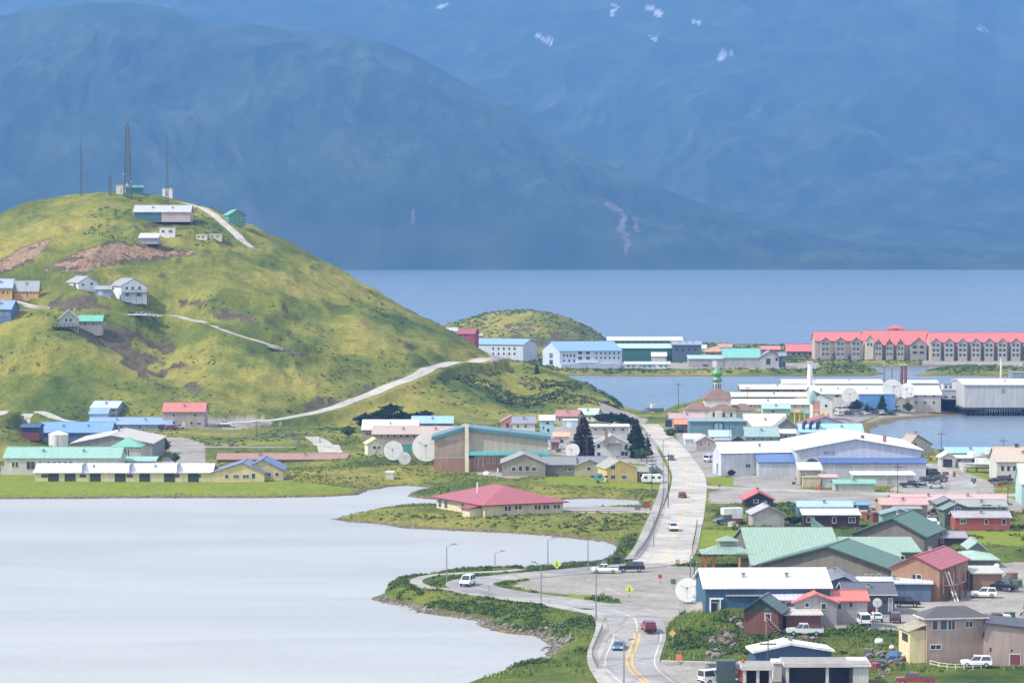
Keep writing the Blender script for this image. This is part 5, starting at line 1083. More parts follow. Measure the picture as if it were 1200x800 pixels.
bld('x', '', '', 960, 990, 645, 636, 619, 20, roof='gable_y', peak=.08, wall=WG, rc=DG, trim='#3a4c44', into=b.root, fr=False)
bld('x', '', '', 950, 978, 656, 645, 630, 12, roof='gable_y', peak=.08, wall=WG, rc=DG, trim='#3a4c44', into=b.root, fr=False)
# picnic shelter
p = hit(825, 666); s_ = F / p.y; root = empty('picnic_shelter', p); tag(root, 'open shelter with grey green hip roof on orange posts by the intersection', 'shelter')
for (x, y) in ((.4, .4), (9.6, .4), (.4, 7), (9.6, 7), (7.3, .4), (2.0, .4)):
    m = MB(); m.box(x - .25, x + .25, y - .25, y + .25, -.5, 3.0, paint('#c0592c', .7)); m.build('post', root)
m = MB(); m.solid([(-.6, -.6, 3.0), (10.6, -.6, 3.0), (10.6, 8, 3.0), (-.6, 8, 3.0), (3.6, 3.2, 4.6), (6.4, 3.2, 4.6), (6.4, 4.2, 4.6), (3.6, 4.2, 4.6)], [(0, 1, 5, 4), (1, 2, 6, 5), (2, 3, 7, 6), (3, 0, 4, 7), (4, 5, 6, 7), (3, 2, 1, 0)], paint('#7e9c8c', .5, 'seam', .15)); m.build('roof', root)
m = MB(); m.box(3.4, 6.6, 2.6, 4.8, 4.3, 5.4, paint('#8d9a92', .6)); m.build('cupola', root)
m = MB(); m.solid([(2.7, 1.9, 5.4), (7.3, 1.9, 5.4), (7.3, 5.5, 5.4), (2.7, 5.5, 5.4), (5, 3.7, 6.4)], [(0, 1, 4), (1, 2, 4), (2, 3, 4), (3, 0, 4), (3, 2, 1, 0)], paint('#7e9c8c', .5, 'seam', .15)); m.build('cupola_roof', root)
bld('bus_shelter', 'second smaller dark green roofed shelter right of the picnic shelter', 'shelter', 866, 883, 667, 651, 647, 4, roof='shed', wall='#c79a5c', rc='#3f6a52', wk='plank', fr=False, doors=[(869, 878, 654, 666, '#4d4a34')])
# ------------------------------------------------------------------ blue shop with the white roof
b = bld('workshop', 'long deep blue workshop with broad white roof beside the parking lot', 'workshop', 826.5, 974, 719, 690, 668, 16, wall='#22597c', rc='#e9ebec', wk='ribbed', doors=[(833, 842, 707, 718, '#1d3346')], yaw=2, wins=[(843, 846, 708, 715)], vents=0, sink=2)
bld('x', '', '', 853, 924, 712, 699, 692, 5, roof='shed', wall='#2b6579', rc='#a09c94', into=b.root, fr=False)
m = MB()
for (x0, x1) in ((831.5, 832.8), (843.2, 844.5)):
    u0 = (x0 - 826.5) / 147.5 * b.W; m.box(u0, u0 + .22, -.3, -.05, -.3, 2.4, paint('#e8e6e0'))
u0 = (831.5 - 826.5) / 147.5 * b.W; m.box(u0, u0 + 2.3, -.3, -.05, 2.4, 2.65, paint('#e8e6e0')); part(b, 'door_surround', m)
b = bld('slate_house', 'slate blue gabled building tucked right of the white workshop roof', 'house', 954, 1012, 706, 687, 676, 13, roof='gable_y', peak=.62, wall='#4f5f78', rc='#5d6678', trim='#aab2ba', ov=.6)
b = bld('slate_house', 'dark charcoal house with white trim and round white dish on its wall', 'house', 990, 1050, 719, 697.5, 684, 10, wall='#4c5468', rc='#4d505e', trim='#c9c9c6', wins=[(1037, 1040, 704, 708)], doors=[(1043, 1047, 702, 717, '#8f9498')])
b = bld('net_store', 'long slate blue store with pale metal roof behind the parked black car', 'store', 1008, 1091, 705, 685, 678.5, 9, yaw=-4, wall='#4d6684', rc='#b9c2c9', wk='ribbed', fr=False)
b = bld('red_roof_house', 'lilac grey gabled house with coral red roof among the parked cars', 'house', 931, 982, 729, 707, 697.5, 12, roof='gable_y', peak=.5, wall='#a49da4', rc='#cf5546', wins=[(945, 949, 707.5, 712), (964, 969, 708, 714.5)], trim='#cf6a5c')
bld('x', '', '', 900, 956, 722, 704, 695.5, 7, wall='#6c3c40', rc='#b9b2d0', into=b.root, wins=[(922, 929, 706.5, 711.5)])
bld('x', '', '', 962, 1018, 727, 705, 694, 9, wall='#a8a2a8', rc='#d2503e', into=b.root, wins=[(984, 987, 708, 714), (997, 1000, 707, 712)], doors=[(975, 980, 713, 725, '#c3cbd6')])
b = bld('cabin', 'rust brown cabin with dark green gable roof on the mound, with stairs', 'cabin', 873, 912, 744, 717, 702, 12, yaw=-16, xs=921, roof='gable_y', wall='#6f3f30', rc='#3d5b57', wk='plank', trim='#2f4640', gb='#2f5248', ov=.8, doors=[(898, 904, 720, 728, '#1f2422')], z0=None, sink=3)
m = MB()
for k in range(7): m.box(b.W * .68 + k * .36, b.W * .68 + k * .36 + .34, -1.6, -.1, 2.3 - k * .38, 2.42 - k * .38, paint('#8a6a54'))
m.box(b.W * .68, b.W * .72, -1.65, -1.5, 0, 3.2, paint('#8a6a54')); m.bar((b.W * .68, -1.6, 3.3), (b.W * .68 + 2.5, -1.6, .9), .07, paint('#a08a74'), 5); part(b, 'stairs', m)
bld('garage', 'brick brown garage with pale flat roof behind the silver pickup', 'garage', 921, 963, 738, 722, 714, 7, roof='shed', wall='#7a4234', rc='#b9b3a8', wk='plank', fr=False)
b = bld('quonset_shed', 'blue shed with pale low gable roof below the silver pickup', 'shed', 885, 976, 783, 766, 757, 17, yaw=6, xs=878.5, roof='gable_y', peak=.46, wall='#28527a', rc='#c9ccca', wk='ribbed', trim='#dad9d4', th=.35, sink=2, fr=False)
# peach building
b = bld('peach_building', 'tan two storey building with crimson metal roof and wooden stair tower', 'building', 1045.5, 1101, 704, 668, 653, 14, yaw=-24, xs=1136, roof='gable_y', peak=.5, wall='#a87a58', rc='#b03a48', trim='#8f2c38', wins=[(1071, 1074, 674, 679), (1076, 1081, 674, 679)])
m = MB(); br = paint('#7a5a48', .8)
for (x, y) in ((.6, .5), (.6, 4.5), (2.6, .5), (2.6, 4.5), (.6, 8.5), (2.6, 8.5)): m.box(b.W + x - .12, b.W + x + .12, y - .12, y + .12, -1, 5.6, br)
m.box(b.W + .1, b.W + 2.8, .3, 9, 2.8, 2.95, br); m.bar((b.W + 2.9, .3, 0), (b.W + .4, 2.4, 5.2), .14, paint('#d8d2c8'), 5); m.bar((b.W + 3.4, .6, 0), (b.W + .9, 2.7, 5.2), .14, paint('#d8d2c8'), 5)
part(b, 'stair_tower', m)
bld('low_store', 'low tan store with weathered flat roof right of the stair tower', 'store', 1140, 1176, 692, 673, 665, 8, roof='shed', wall='#9a7656', rc='#b3b0a8', wk='plank', fr=False)
b = bld('small_house', 'small house with pale sage hip roof above the tan store', 'house', 1121, 1171, 666, 656, 646, 12, roof='hip', wall='#5c6a5c', rc='#8fb09c', fr=False, wins=[(1128, 1134, 657, 661)])
bld('x', '', '', 1136, 1156, 655, 643, 636, 9, roof='gable_y', wall='#6a6a66', rc='#8aa59a', into=b.root, fr=False)
b = bld('small_house', 'dark plum house with mauve roof behind the green school', 'house', 1089, 1134, 640, 631, 624, 10, wall='#4c3a40', rc='#8f8a98', wins=[(1094, 1098, 633, 637), (1104, 1107, 633, 636)])
# main house at the lower right
b = bld('pink_house', 'tall pinkish beige house with charcoal hip roof in the lower right corner', 'house', 1086, 1155, 777, 725, 711.5, 11, yaw=9, xs=1078, roof='hip', wall='#b49a8c', rc='#4b454a', rk='shingle', trim='#d8d2ca', ov=.7,
        wins=[(1094.5, 1100.5, 728, 738.5), (1104, 1111.5, 728, 738.5), (1113, 1121, 728, 738.5), (1133.5, 1141.5, 729, 735.5), (1092.5, 1104.5, 757, 761.5)], side=[(.3, .6, .62, .8), (.3, .6, .25, .45)], vents=0)
bld('x', '', '', 1155.5, 1225, 781, 740, 732, 10, yaw=-7, roof='gable_y', peak=.04, wall='#b09a8e', rc='#3f3b42', rk='shingle', into=b.root, doors=[(1186, 1198, 768, 780, '#7c2f2c')], wins=[(1162, 1164, 760, 765), (1187, 1189, 762, 765)])
m = MB(); m.box(-2.6, -.05, .5, 6.5, -1, b.ze * .72, paint('#d6c78e', .7)); part(b, 'lit_side_wing', m)  # brighter yellow than the front, the sunlit left side is put into the colour
m = MB(); m.solid([(-3.0, .2, b.ze * .70), (-3.0, 6.8, b.ze * .70), (0, 6.8, b.ze * .84), (0, .2, b.ze * .84)], [(0, 1, 2, 3), (3, 2, 1, 0)], paint('#cfc7a8', .6)); part(b, 'side_wing_roof', m)
m = MB(); m.box(-2.67, -2.59, 1.5, 4.5, 3.2, 4.4, glass()); part(b, 'window', m)
# foreground sheds in the bottom edge
def frame_shed(x0, x1, yb, yt, label, wallc, depth=7):
    p = hit(x0, yb); s = F / p.y; w = (x1 - x0) / s; h = (yb - yt) / s
    root = empty('open_shed', p); tag(root, label, 'shed'); G = paint('#b7b2a6', .7)
    m = MB(); m.box(0, w, depth - .3, depth, -1, h - .5, paint(wallc, .8, 'ribbed')); m.build('back_wall', root)
    for x in (0, w * .5 - .2, w - .45):
        m = MB(); m.box(x, x + .45, -.02, .45, -1, h - .5, G); m.build('post', root)
    m = MB(); m.box(-.3, w + .3, -.4, depth + .3, h - .5, h - .05, G); m.box(-.2, w + .2, -.3, depth + .2, h - .045, h, paint('#8f8d88', .8)); m.build('roof', root)
    for x in (.01, w - .2):
        m = MB(); m.box(x, x + .19, .46, depth - .3, -1, h - .5, paint(wallc, .8)); m.build('side_wall', root)
    return root
frame_shed(921, 1018, 806, 777, 'open fronted grey shed with thick beige frame at the bottom edge', '#4c4a4e')
frame_shed(871, 905, 806, 780.5, 'narrow beige framed shed with red interior beside the crane boom', '#6f2f2c', 6)
bld('storage_box', 'small white tank shed between the two framed sheds', 'box', 906, 918, 796, 779, 777, 3, roof='flat', wall='#d9d6cf', rc='#ececea', fr=False)
bld('lean_to', 'pale weathered lean-to at the foot of the rocky slope, bottom right', 'shed', 1000, 1019, 806, 782, 777, 6, roof='shed', wall='#b5b0a6', rc='#c9c9c9', wk='plank', fr=False)

# ================================================================== VEHICLES
RUB = paint('#17181a', .8, 'plain', .1); RIM = paint('#9a9ca0', .4, 'plain', .1); LAMP = paint('#e8e8e0', .2, 'plain', 0.0); RED = paint('#8c1418', .3, 'plain', 0.0); DKP = paint('#1c1e20', .7)
CARM = {}
def carpaint(c):
    if c not in CARM:
        m, n, l, b = nodes_mat('car_paint'); b.inputs['Base Color'].default_value = (*hexc(c), 1); b.inputs['Roughness'].default_value = .32; b.inputs['Coat Weight'].default_value = .4; CARM[c] = m
    return CARM[c]
SHAPES = {  # length, width, profile of lower body, roof line (x, z) pairs, glass spans
    'suv': (4.8, 1.9, [(-2.4, .45), (-2.38, 1.05), (-1.2, 1.08), (1.15, 1.05), (2.2, .98), (2.4, .8), (2.4, .42)], [(-2.3, 1.05), (-2.1, 1.72), (.35, 1.76), (1.15, 1.05)]),
    'sedan': (4.6, 1.8, [(-2.3, .42), (-2.3, .95), (-1.5, 1.0), (1.1, .95), (2.15, .82), (2.3, .65), (2.3, .38)], [(-1.75, .98), (-1.0, 1.42), (.3, 1.44), (1.15, .94)]),
    'van': (5.2, 2.0, [(-2.6, .45), (-2.6, 1.15), (1.6, 1.15), (2.45, 1.05), (2.6, .85), (2.6, .42)], [(-2.58, 1.15), (-2.5, 2.1), (1.0, 2.12), (1.75, 1.15)]),
    'pickup': (5.7, 1.95, [(-2.85, .55), (-2.85, 1.12), (-.6, 1.14), (1.5, 1.12), (2.7, 1.02), (2.85, .85), (2.85, .5)], [(-.65, 1.12), (-.5, 1.8), (.8, 1.82), (1.5, 1.12)]),
}
def vehicle(kind, colr, px, py, hd, label, cat=None, group=None, name=None, sc=1.0, z0=None):
    L, Wd, low, top = SHAPES[kind]; P = carpaint(colr); hw = Wd / 2; g = hit(px, py, z0)
    if z0 is None: g.z = max(g.z, zg(g.x, g.y)) + .15
    root = empty(name or {'suv': 'parked_car', 'sedan': 'parked_car', 'van': 'van', 'pickup': 'pickup_truck'}[kind], g, R(hd)); root.scale = (sc,) * 3
    tag(root, label, cat or {'suv': 'car', 'sedan': 'car', 'van': 'van', 'pickup': 'pickup truck'}[kind], group)
    m = MB(); n = len(low)
    def ext(prof, y0, y1, mat, inset=0.0, z_in=0):
        k = len(prof); vs = [(x, -y0, z) for x, z in prof] + [(x, y1, z) for x, z in prof]
        m.solid(vs, [tuple(range(k))[::-1], tuple(range(k, 2 * k))] + [(i, (i + 1) % k, k + (i + 1) % k, k + i) for i in range(k)], mat)
    ext(low, hw, hw, P)
    (x0, z0_), (x1, z1), (x2, z2), (x3, z3) = top; t = .16      # cabin narrows upwards
    vs = [(x0, -hw + .03, z0_), (x1, -hw + t, z1), (x2, -hw + t, z2), (x3, -hw + .03, z3), (x0, hw - .03, z0_), (x1, hw - t, z1), (x2, hw - t, z2), (x3, hw - .03, z3)]
    m.solid(vs, [(3, 2, 1, 0), (4, 5, 6, 7), (0, 1, 5, 4), (1, 2, 6, 5), (2, 3, 7, 6)], P)
    if kind == 'pickup': m.box(-2.75, -.75, -hw + .14, hw - .14, 1.10, 1.16, DKP)
    m.box(-L / 2 - .06, -L / 2 + .02, -hw + .1, hw - .1, .42, .62, DKP); m.box(L / 2 - .02, L / 2 + .06, -hw + .1, hw - .1, .38, .6, DKP)
    m.build('body', root)
    G = glass(); lerp = lambda a, b, f: tuple(a[i] + (b[i] - a[i]) * f for i in range(3))
    def pane(nm, a, b, c, d, nrm):
        mm = MB(); c0 = [sum(q[i] for q in (a, b, c, d)) / 4 for i in range(3)]
        q = [Vector(c0) + (Vector(v) - Vector(c0)) * .88 + Vector(nrm) * .02 for v in (a, b, c, d)]; mm.poly(q, G); mm.build(nm, root)
    pane('windscreen', vs[3], vs[7], vs[6], vs[2], (1, 0, .6)); pane('rear_window', vs[4], vs[0], vs[1], vs[5], (-1, 0, .4))
    for sgn, (a, b, c, d) in ((-1, (vs[0], vs[3], vs[2], vs[1])), (1, (vs[7], vs[4], vs[5], vs[6]))):
        mid0 = lerp(a, b, .48); mid1 = lerp(d, c, .5)
        pane('side_window', a, mid0, mid1, d, (0, sgn, .2)); pane('side_window', mid0, b, c, mid1, (0, sgn, .2))
    for x in (-L * .3, L * .31):
        for y in (-1, 1):
            mm = MB(); mm.bar((x, y * (hw - .22), .36), (x, y * (hw + .02), .36), .38, RUB, 14); w = mm.build('wheel', root)
            mm = MB(); mm.bar((x, y * (hw + .021), .36), (x, y * (hw + .035), .36), .21, RIM, 10); mm.build('rim', w)
    for y in (-1, 1):
        mm = MB(); mm.box(L / 2 - .04, L / 2 + .03, y * (hw - .28) - .18, y * (hw - .28) + .18, .68, .84, LAMP); mm.build('headlight', root)
        mm = MB(); mm.box(-L / 2 - .03, -L / 2 + .04, y * (hw - .15) - .1, y * (hw - .15) + .1, .75, 1.05, RED); mm.build('tail_light', root)
    return root
V = vehicle
V('pickup', '#c9ced4', 943, 745, 178, 'silver pickup truck parked facing left above the blue shed', sc=1.05)
V('suv', '#e2e2e0', 1153, 700, 172, 'white boxy off-road car parked below the tan store')
V('pickup', '#1d2230', 1175, 692, 150, 'dark navy pickup parked behind the white off-road car')
V('suv', '#15171a', 1063, 711, -12, 'black car parked beside the slate blue store')
V('van', '#e6e6e4', 1012, 733, 92, 'white van seen from behind by the coral roofed house', sc=.95)
V('sedan', '#dfe3e6', 1026, 728, 96, 'white car parked between the white van and the maroon car')
V('suv', '#5a2f30', 1049, 729, 84, 'maroon brown car parked right of the white car')
V('sedan', '#6e1c22', 1012, 719, 10, 'dark red car half hidden behind the white van')
V('suv', '#e4e6e8', 1144, 782, 176, 'white car parked in front of the pinkish beige house')
V('suv', '#8c1420', 760, 740, 97, 'crimson car driving up the curved road', name='driving_car')
V('sedan', '#3f5f80', 725.5, 763, 262, 'steel blue car coming down the curved road', name='driving_car')
V('van', '#e2e4e6', 548, 686.5, 255, 'white van at the tip of the lakeside loop', name='driving_van', sc=.95)
V('pickup', '#e8e8e8', 709, 671.5, 176, 'white pickup at the intersection beside the black car', sc=.95)
V('suv', '#14161a', 740, 670, 178, 'long black car at the intersection behind the white pickup', sc=1.1)
V('sedan', '#7a2226', 799.5, 583, 92, 'dark red car on the straight road heading away', name='driving_car')
V('suv', '#d8dade', 789, 622, 272, 'white car on the straight road coming closer', name='driving_car')
V('sedan', '#2c2e34', 786.5, 539, 270, 'small dark car far up the straight road', name='driving_car')
V('van', '#e4e8ea', 832, 541, 60, 'white van parked at the left end of the lilac warehouse')
V('sedan', '#6f8fb4', 838, 538, 70, 'pale blue car parked beside the van by the lilac warehouse')
V('pickup', '#22343f', 1067, 571, 10, 'dark blue pickup, leftmost of the vehicles by the warehouse corner')
V('sedan', '#c9ced2', 1077, 569, 20, 'silver car second from left by the warehouse corner')
V('suv', '#20302f', 1087, 566, 30, 'dark green car behind the silver low car by the warehouse corner')
V('sedan', '#b9bec2', 1097, 572, 178, 'silver low car nearest the cross street by the warehouse corner')
V('van', '#23242a', 1092, 558, 40, 'dark van furthest back by the warehouse corner')
V('pickup', '#3a3c40', 1103, 564, 60, 'charcoal pickup, rightmost by the warehouse corner')
V('sedan', '#2a2d33', 1168, 566, 0, 'dark car left of two in front of the large white shore house')
V('suv', '#3c3230', 1178, 565, 20, 'brown car right of two in front of the large white shore house')
V('pickup', '#e8eaea', 262, 499, 5, 'white pickup parked on the gravel track at the hill foot')
for k, (x, y, c, l) in enumerate([(194, 503, '#2a3c5a', 'dark blue car, left of the three by the salmon roofed house'), (201, 504, '#8c2f34', 'dark red car, middle of the three by the salmon roofed house'), (209, 503, '#c9ccd0', 'silver car, right of the three by the salmon roofed house')]): V('suv', c, x, y, 30, l, group='cars by the salmon roofed house')
for k, (x, c, l) in enumerate([(159, '#dcdcdc', 'white pickup, left end of the cars on the hillside track'), (168, '#e8e8e8', 'white car in the middle of the hillside track'), (178, '#c4c8cc', 'pale grey car, right end of the cars on the hillside track')]): V('pickup' if k == 0 else 'suv', c, x, 371.5, 10, l, group='cars on the hillside track')
V('suv', '#d8dce0', 577, 550, 10, 'white car left of two by the sports hall door'); V('van', '#e6e8ea', 584, 549, 20, 'white van right of two by the sports hall door')
V('sedan', '#dfe2e4', 764, 549, 60, 'white car beside the butter yellow house'); V('suv', '#2f3a34', 770, 556, 70, 'dark green car nearest the road by the butter yellow house')
V('sedan', '#3a4f7a', 786, 507, 20, 'blue car parked at the far end of the main road'); V('sedan', '#2b2b30', 797, 507, 10, 'black car parked at the far end of the main road')
V('van', '#d8dadc', 838, 801, 30, 'white flatbed van at the bottom edge beside the crane boom'); V('pickup', '#6d7276', 850, 788, 10, 'grey pickup behind the white van at the bottom edge')
lot = ['#e0e2e4', '#2a2c30', '#8c8f94', '#e6e6e6', '#5a2a2c', '#d2d4d6', '#30405a', '#ececec', '#7a3a3a', '#b8babd', '#202226', '#dfe1e3', '#4a4c50', '#e8e8e8']
lotd = ['white', 'black', 'grey', 'bright white', 'maroon', 'pale silver', 'navy', 'snow white', 'brick red', 'light grey', 'black', 'off-white', 'charcoal', 'white']
near = ['below the big dish at the left end of the front row', 'second from left in the front row of the shore lot', 'third from left in the front row of the shore lot', 'in the middle of the front row of the shore lot', 'right of the front row middle in the shore lot', 'near the right end of the front row of the shore lot', 'at the right end of the front row of the shore lot']
near2 = [s.replace('front row', 'back row') for s in near]
for k in range(14):
    r_, c_ = divmod(k, 7); V(['suv', 'sedan', 'van', 'pickup'][(k * 3 + k // 4) % 4], lot[k], 984 + c_ * 10.2 + r_ * 4 + rnd.uniform(-1.5, 1.5), 487 - r_ * 4.5 - c_ * .25, rnd.choice([70, 100, 110, 0, 20]), '%s vehicle parked %s' % (lotd[k], near[c_] if r_ == 0 else near2[c_]), cat='car', group='vehicles in the shore lot')
# camper truck
r_ = V('pickup', '#4a5458', 853, 614.5, 195, 'dark truck carrying a white camper box on the grass beside the road', sc=1.15, name='camper_truck')
m = MB(); Wp = paint('#dcdcd8', .5); m.box(-2.9, -.6, -1.05, 1.05, 1.18, 3.3, Wp); m.box(-.6, 1.2, -1.05, 1.05, 1.95, 3.3, Wp); m.build('camper_box', r_)
m = MB(); m.box(-2.2, -1.2, -1.08, -1.055, 2.1, 2.7, glass()); m.build('camper_window', r_)
# caravan
def caravan(px, py, hd, label, colr='#dfe3e4', L=6.5):
    g = hit(px, py); root = empty('caravan', g, R(hd)); tag(root, label, 'caravan')
    m = MB(); P = paint(colr, .45); prof = [(-L / 2, .6), (-L / 2 - .1, 1.4), (-L / 2 + .4, 2.6), (L / 2 - .5, 2.6), (L / 2 + .1, 1.5), (L / 2, .6)]; k = len(prof)
    m.solid([(x, -1.15, z) for x, z in prof] + [(x, 1.15, z) for x, z in prof], [tuple(range(k))[::-1], tuple(range(k, 2 * k))] + [(i, (i + 1) % k, k + (i + 1) % k, k + i) for i in range(k)], P); m.build('body', root)
    for x in (-1.8, .2, 1.9):
        m = MB(); m.box(x - .45, x + .45, -1.19, -1.152, 1.5, 2.1, glass()); m.build('window', root)
    for y in (-1, 1):
        m = MB(); m.bar((-.3, y * .95, .35), (-.3, y * 1.18, .35), .36, RUB, 12); m.build('wheel', root)
    m = MB(); m.bar((L / 2, 0, .55), (L / 2 + 1.3, 0, .5), .06, DKP, 5); m.build('hitch', root)
    return root
caravan(764, 566.5, 2, 'long white caravan parked in front of the butter yellow house', L=5.6)
caravan(702, 565.5, 0, 'small teal tinted caravan at the left of the butter yellow house', '#5a9a94', 2.6)
# boats
def boat(px, py, L, hd, label, hull='#dfe2e2', cab='#e8e8e6', ylift=.8, z0=None):
    g = hit(px, py, z0); root = empty('boat', g, R(hd)); tag(root, label, 'boat'); W2 = L * .16
    m = MB(); H = paint(hull, .35); sec = [(-L / 2, .85, .0), (-L * .2, 1.0, -.05), (L * .15, .95, 0), (L * .36, .55, .15), (L / 2, .03, .45)]; vs = []
    for (x, w, dz) in sec: vs += [(x, -W2 * w, 1.7 + dz + ylift), (x, -W2 * w * .75, .7 + ylift), (x, 0, .25 + ylift + max(dz, 0)), (x, W2 * w * .75, .7 + ylift), (x, W2 * w, 1.7 + dz + ylift)]
    fs = []
    for i in range(len(sec) - 1):
        for j in range(4): fs.append((i * 5 + j, i * 5 + j + 1, (i + 1) * 5 + j + 1, (i + 1) * 5 + j))
        fs.append((i * 5 + 4, i * 5, (i + 1) * 5, (i + 1) * 5 + 4))
    fs.append((0, 4, 3, 2, 1)); m.solid(vs, fs, H); m.build('hull', root)
    m = MB(); m.box(-L * .18, L * .14, -W2 * .62, W2 * .62, 1.6 + ylift, 3.2 + ylift, paint(cab, .4)); c = m.build('cabin', root)
    m = MB(); m.box(-L * .12, L * .1, -W2 * .64, -W2 * .622, 2.4 + ylift, 2.9 + ylift, glass()); m.build('window', c)
    m = MB(); m.bar((-L * .05, 0, 3.2 + ylift), (-L * .05, 0, 5.2 + ylift), .06, RIM, 5); m.build('mast', root)
    if ylift > .3:
        for x in (-L * .3, L * .1):
            m = MB(); m.box(x - .12, x + .12, -W2 * .8, W2 * .8, -.6, .75 + ylift, paint('#5a544c', .8)); m.build('cradle', root)
    return root
boat(1150, 553, 13, 176, 'long grey white boat on cradles beside the bay shore lawn', '#c9ccca')
boat(1138, 545, 8, 170, 'small dark hulled boat behind the long grey white one', '#4a4f58')
boat(1160, 541, 9, 182, 'white cabin cruiser stored behind the long grey white boat')
boat(766, 483, 8, 200, 'small fishing boat drawn up at the point by the narrows', '#8a98a2', '#d8dadc', .1, 1.0)

# ================================================================== DISHES, MASTS, POLES
WP_ = paint('#bfbebb', .6, 'plain', .12); STL = paint('#7f8488', .5, 'plain', .2); WOOD = paint('#5c4a3c', .9, 'plain', .3)
def dish(cx, cy, rpx, yb, label, az=185, el=14, z0=None, extra_d=0):
    g = hit(cx, yb, z0); s = F / g.y; r = rpx / s; hub = zrow(cy, g.y) - g.z
    root = empty('satellite_dish', g); tag(root, label, 'satellite dish')
    a = R(az); e = R(el); d = Vector((math.sin(a) * math.cos(e), math.cos(a) * math.cos(e), math.sin(e)))
    q = d.to_track_quat('Z', 'Y').to_matrix().to_4x4(); T = Matrix.Translation((0, 0, hub)) @ q
    m = MB(); dp = r * .13; N = 28; prof = [(r * t, dp * t * t - dp * .75) for t in (.02, .2, .4, .6, .8, .93, 1.0)]
    m.lathe(prof[::-1] + [(x, z - .08) for x, z in prof], WP_, n=N, M=T); bw = m.build('reflector', root)
    m = MB(); 
    for k in range(3):
        t = k * 2.094 + .5; m.bar(T @ Vector((r * .8 * math.cos(t), r * .8 * math.sin(t), dp * .64 - dp * .75)), T @ Vector((0, 0, r * .62)), max(.035, r * .012), STL, 5)
    m.lathe([(r * .09, r * .55), (r * .11, r * .68), (r * .05, r * .72)], STL, n=10, M=T); m.build('feed_horn', root)
    m = MB(); b_ = T @ Vector((0, 0, -dp * .8 - .3)); m.bar((b_.x, b_.y, -.8), (b_.x, b_.y, hub), max(.18, r * .09), WP_, 10)
    for sx in (-1, 1): m.bar((sx * r * .5, b_.y + r * .25, -.8), (b_.x, b_.y, hub * .9), max(.07, r * .03), STL, 6)
    m.build('mount', root); return root
dish(500, 524, 17, 544, 'largest white dish of the group in front of the sports hall')
dish(461, 528, 11.5, 541, 'medium white dish left of the largest one by the pump house')
dish(474, 537, 7.5, 545, 'smallest pinkish white dish between the medium and the largest', az=170)
dish(671, 528, 8.5, 538, 'white dish standing before the left spruce', az=195)
dish(806, 692, 14.5, 707, 'big pale dish beside the deep blue workshop and the parking lot', az=190, el=20)
dish(996, 463, 9.5, 482, 'white dish at the left of the shore lot')
dish(1046, 456, 12.5, 482, 'large pale dish, left of the overlapping pair above the fish plant', az=175, el=25)
dish(1063, 458, 10, 482, 'pale dish, right of the overlapping pair above the fish plant', az=195, el=25)
dish(1028, 707, 5.5, 722, 'small round dish in front of the charcoal house', az=180, el=10)
def lattice(px, yb, yt, w0, w1, label, step=2.2, th=.11, ant=True):
    g = hit(px, yb); s = F / g.y; h = (yb - yt) / s; root = empty('radio_mast', g); tag(root, label, 'radio mast')
    m = MB(); n = int(h / step); C = [(-1, -1), (1, -1), (1, 1), (-1, 1)]
    pt = lambda k, c: Vector((c[0] * (w0 + (w1 - w0) * k / n) / 2, c[1] * (w0 + (w1 - w0) * k / n) / 2, h * k / n - .5))
    for k in range(n):
        for j in range(4):
            a, b_ = C[j], C[(j + 1) % 4]
            m.bar(pt(k, a), pt(k + 1, a), th * 1.5, STM, 5); m.bar(pt(k, a), pt(k + 1, b_), th, STM, 4); m.bar(pt(k, b_), pt(k + 1, a), th, STM, 4); m.bar(pt(k, a), pt(k, b_), th, STM, 4)
    m.build('lattice', root)
    m = MB(); m.bar((0, 0, h - .5), (0, 0, h + 3), .07, STM, 5); m.build('whip_antenna', root)
    if ant:
        for (f, x, y) in ((.12, -1.6, -.8), (.2, 1.5, -.8), (.3, -1.4, -.6), (.16, 0, -1.6), (.42, 1.2, 0), (.55, -1.0, 0), (.95, .9, 0), (.95, -.9, 0)):
            m = MB(); m.bar((x, y - .3, h * f), (x, y + .1, h * f), .55 if f < .4 else .25, WP_, 12); m.bar((x, y, h * f), (0, 0, h * f), .06, STM, 4); m.build('antenna', root)
    return root
STM = paint('#5b626a', .6, 'plain', .2)
lattice(149.5, 231, 142, 3.4, 1.2, 'tall dark lattice mast with antennas on the hilltop')
lattice(196, 238, 160, 1.2, .3, 'slim lattice mast behind the white hut at the right of the hilltop', 1.6, .045, False)
lattice(129, 229, 204, 1.1, .9, 'short mast left of the tall lattice mast on the hilltop', 1.3, .06, False)
lattice(95, 229, 166, .7, .3, 'thin tall mast at the left end of the hilltop', 1.4, .045, False)
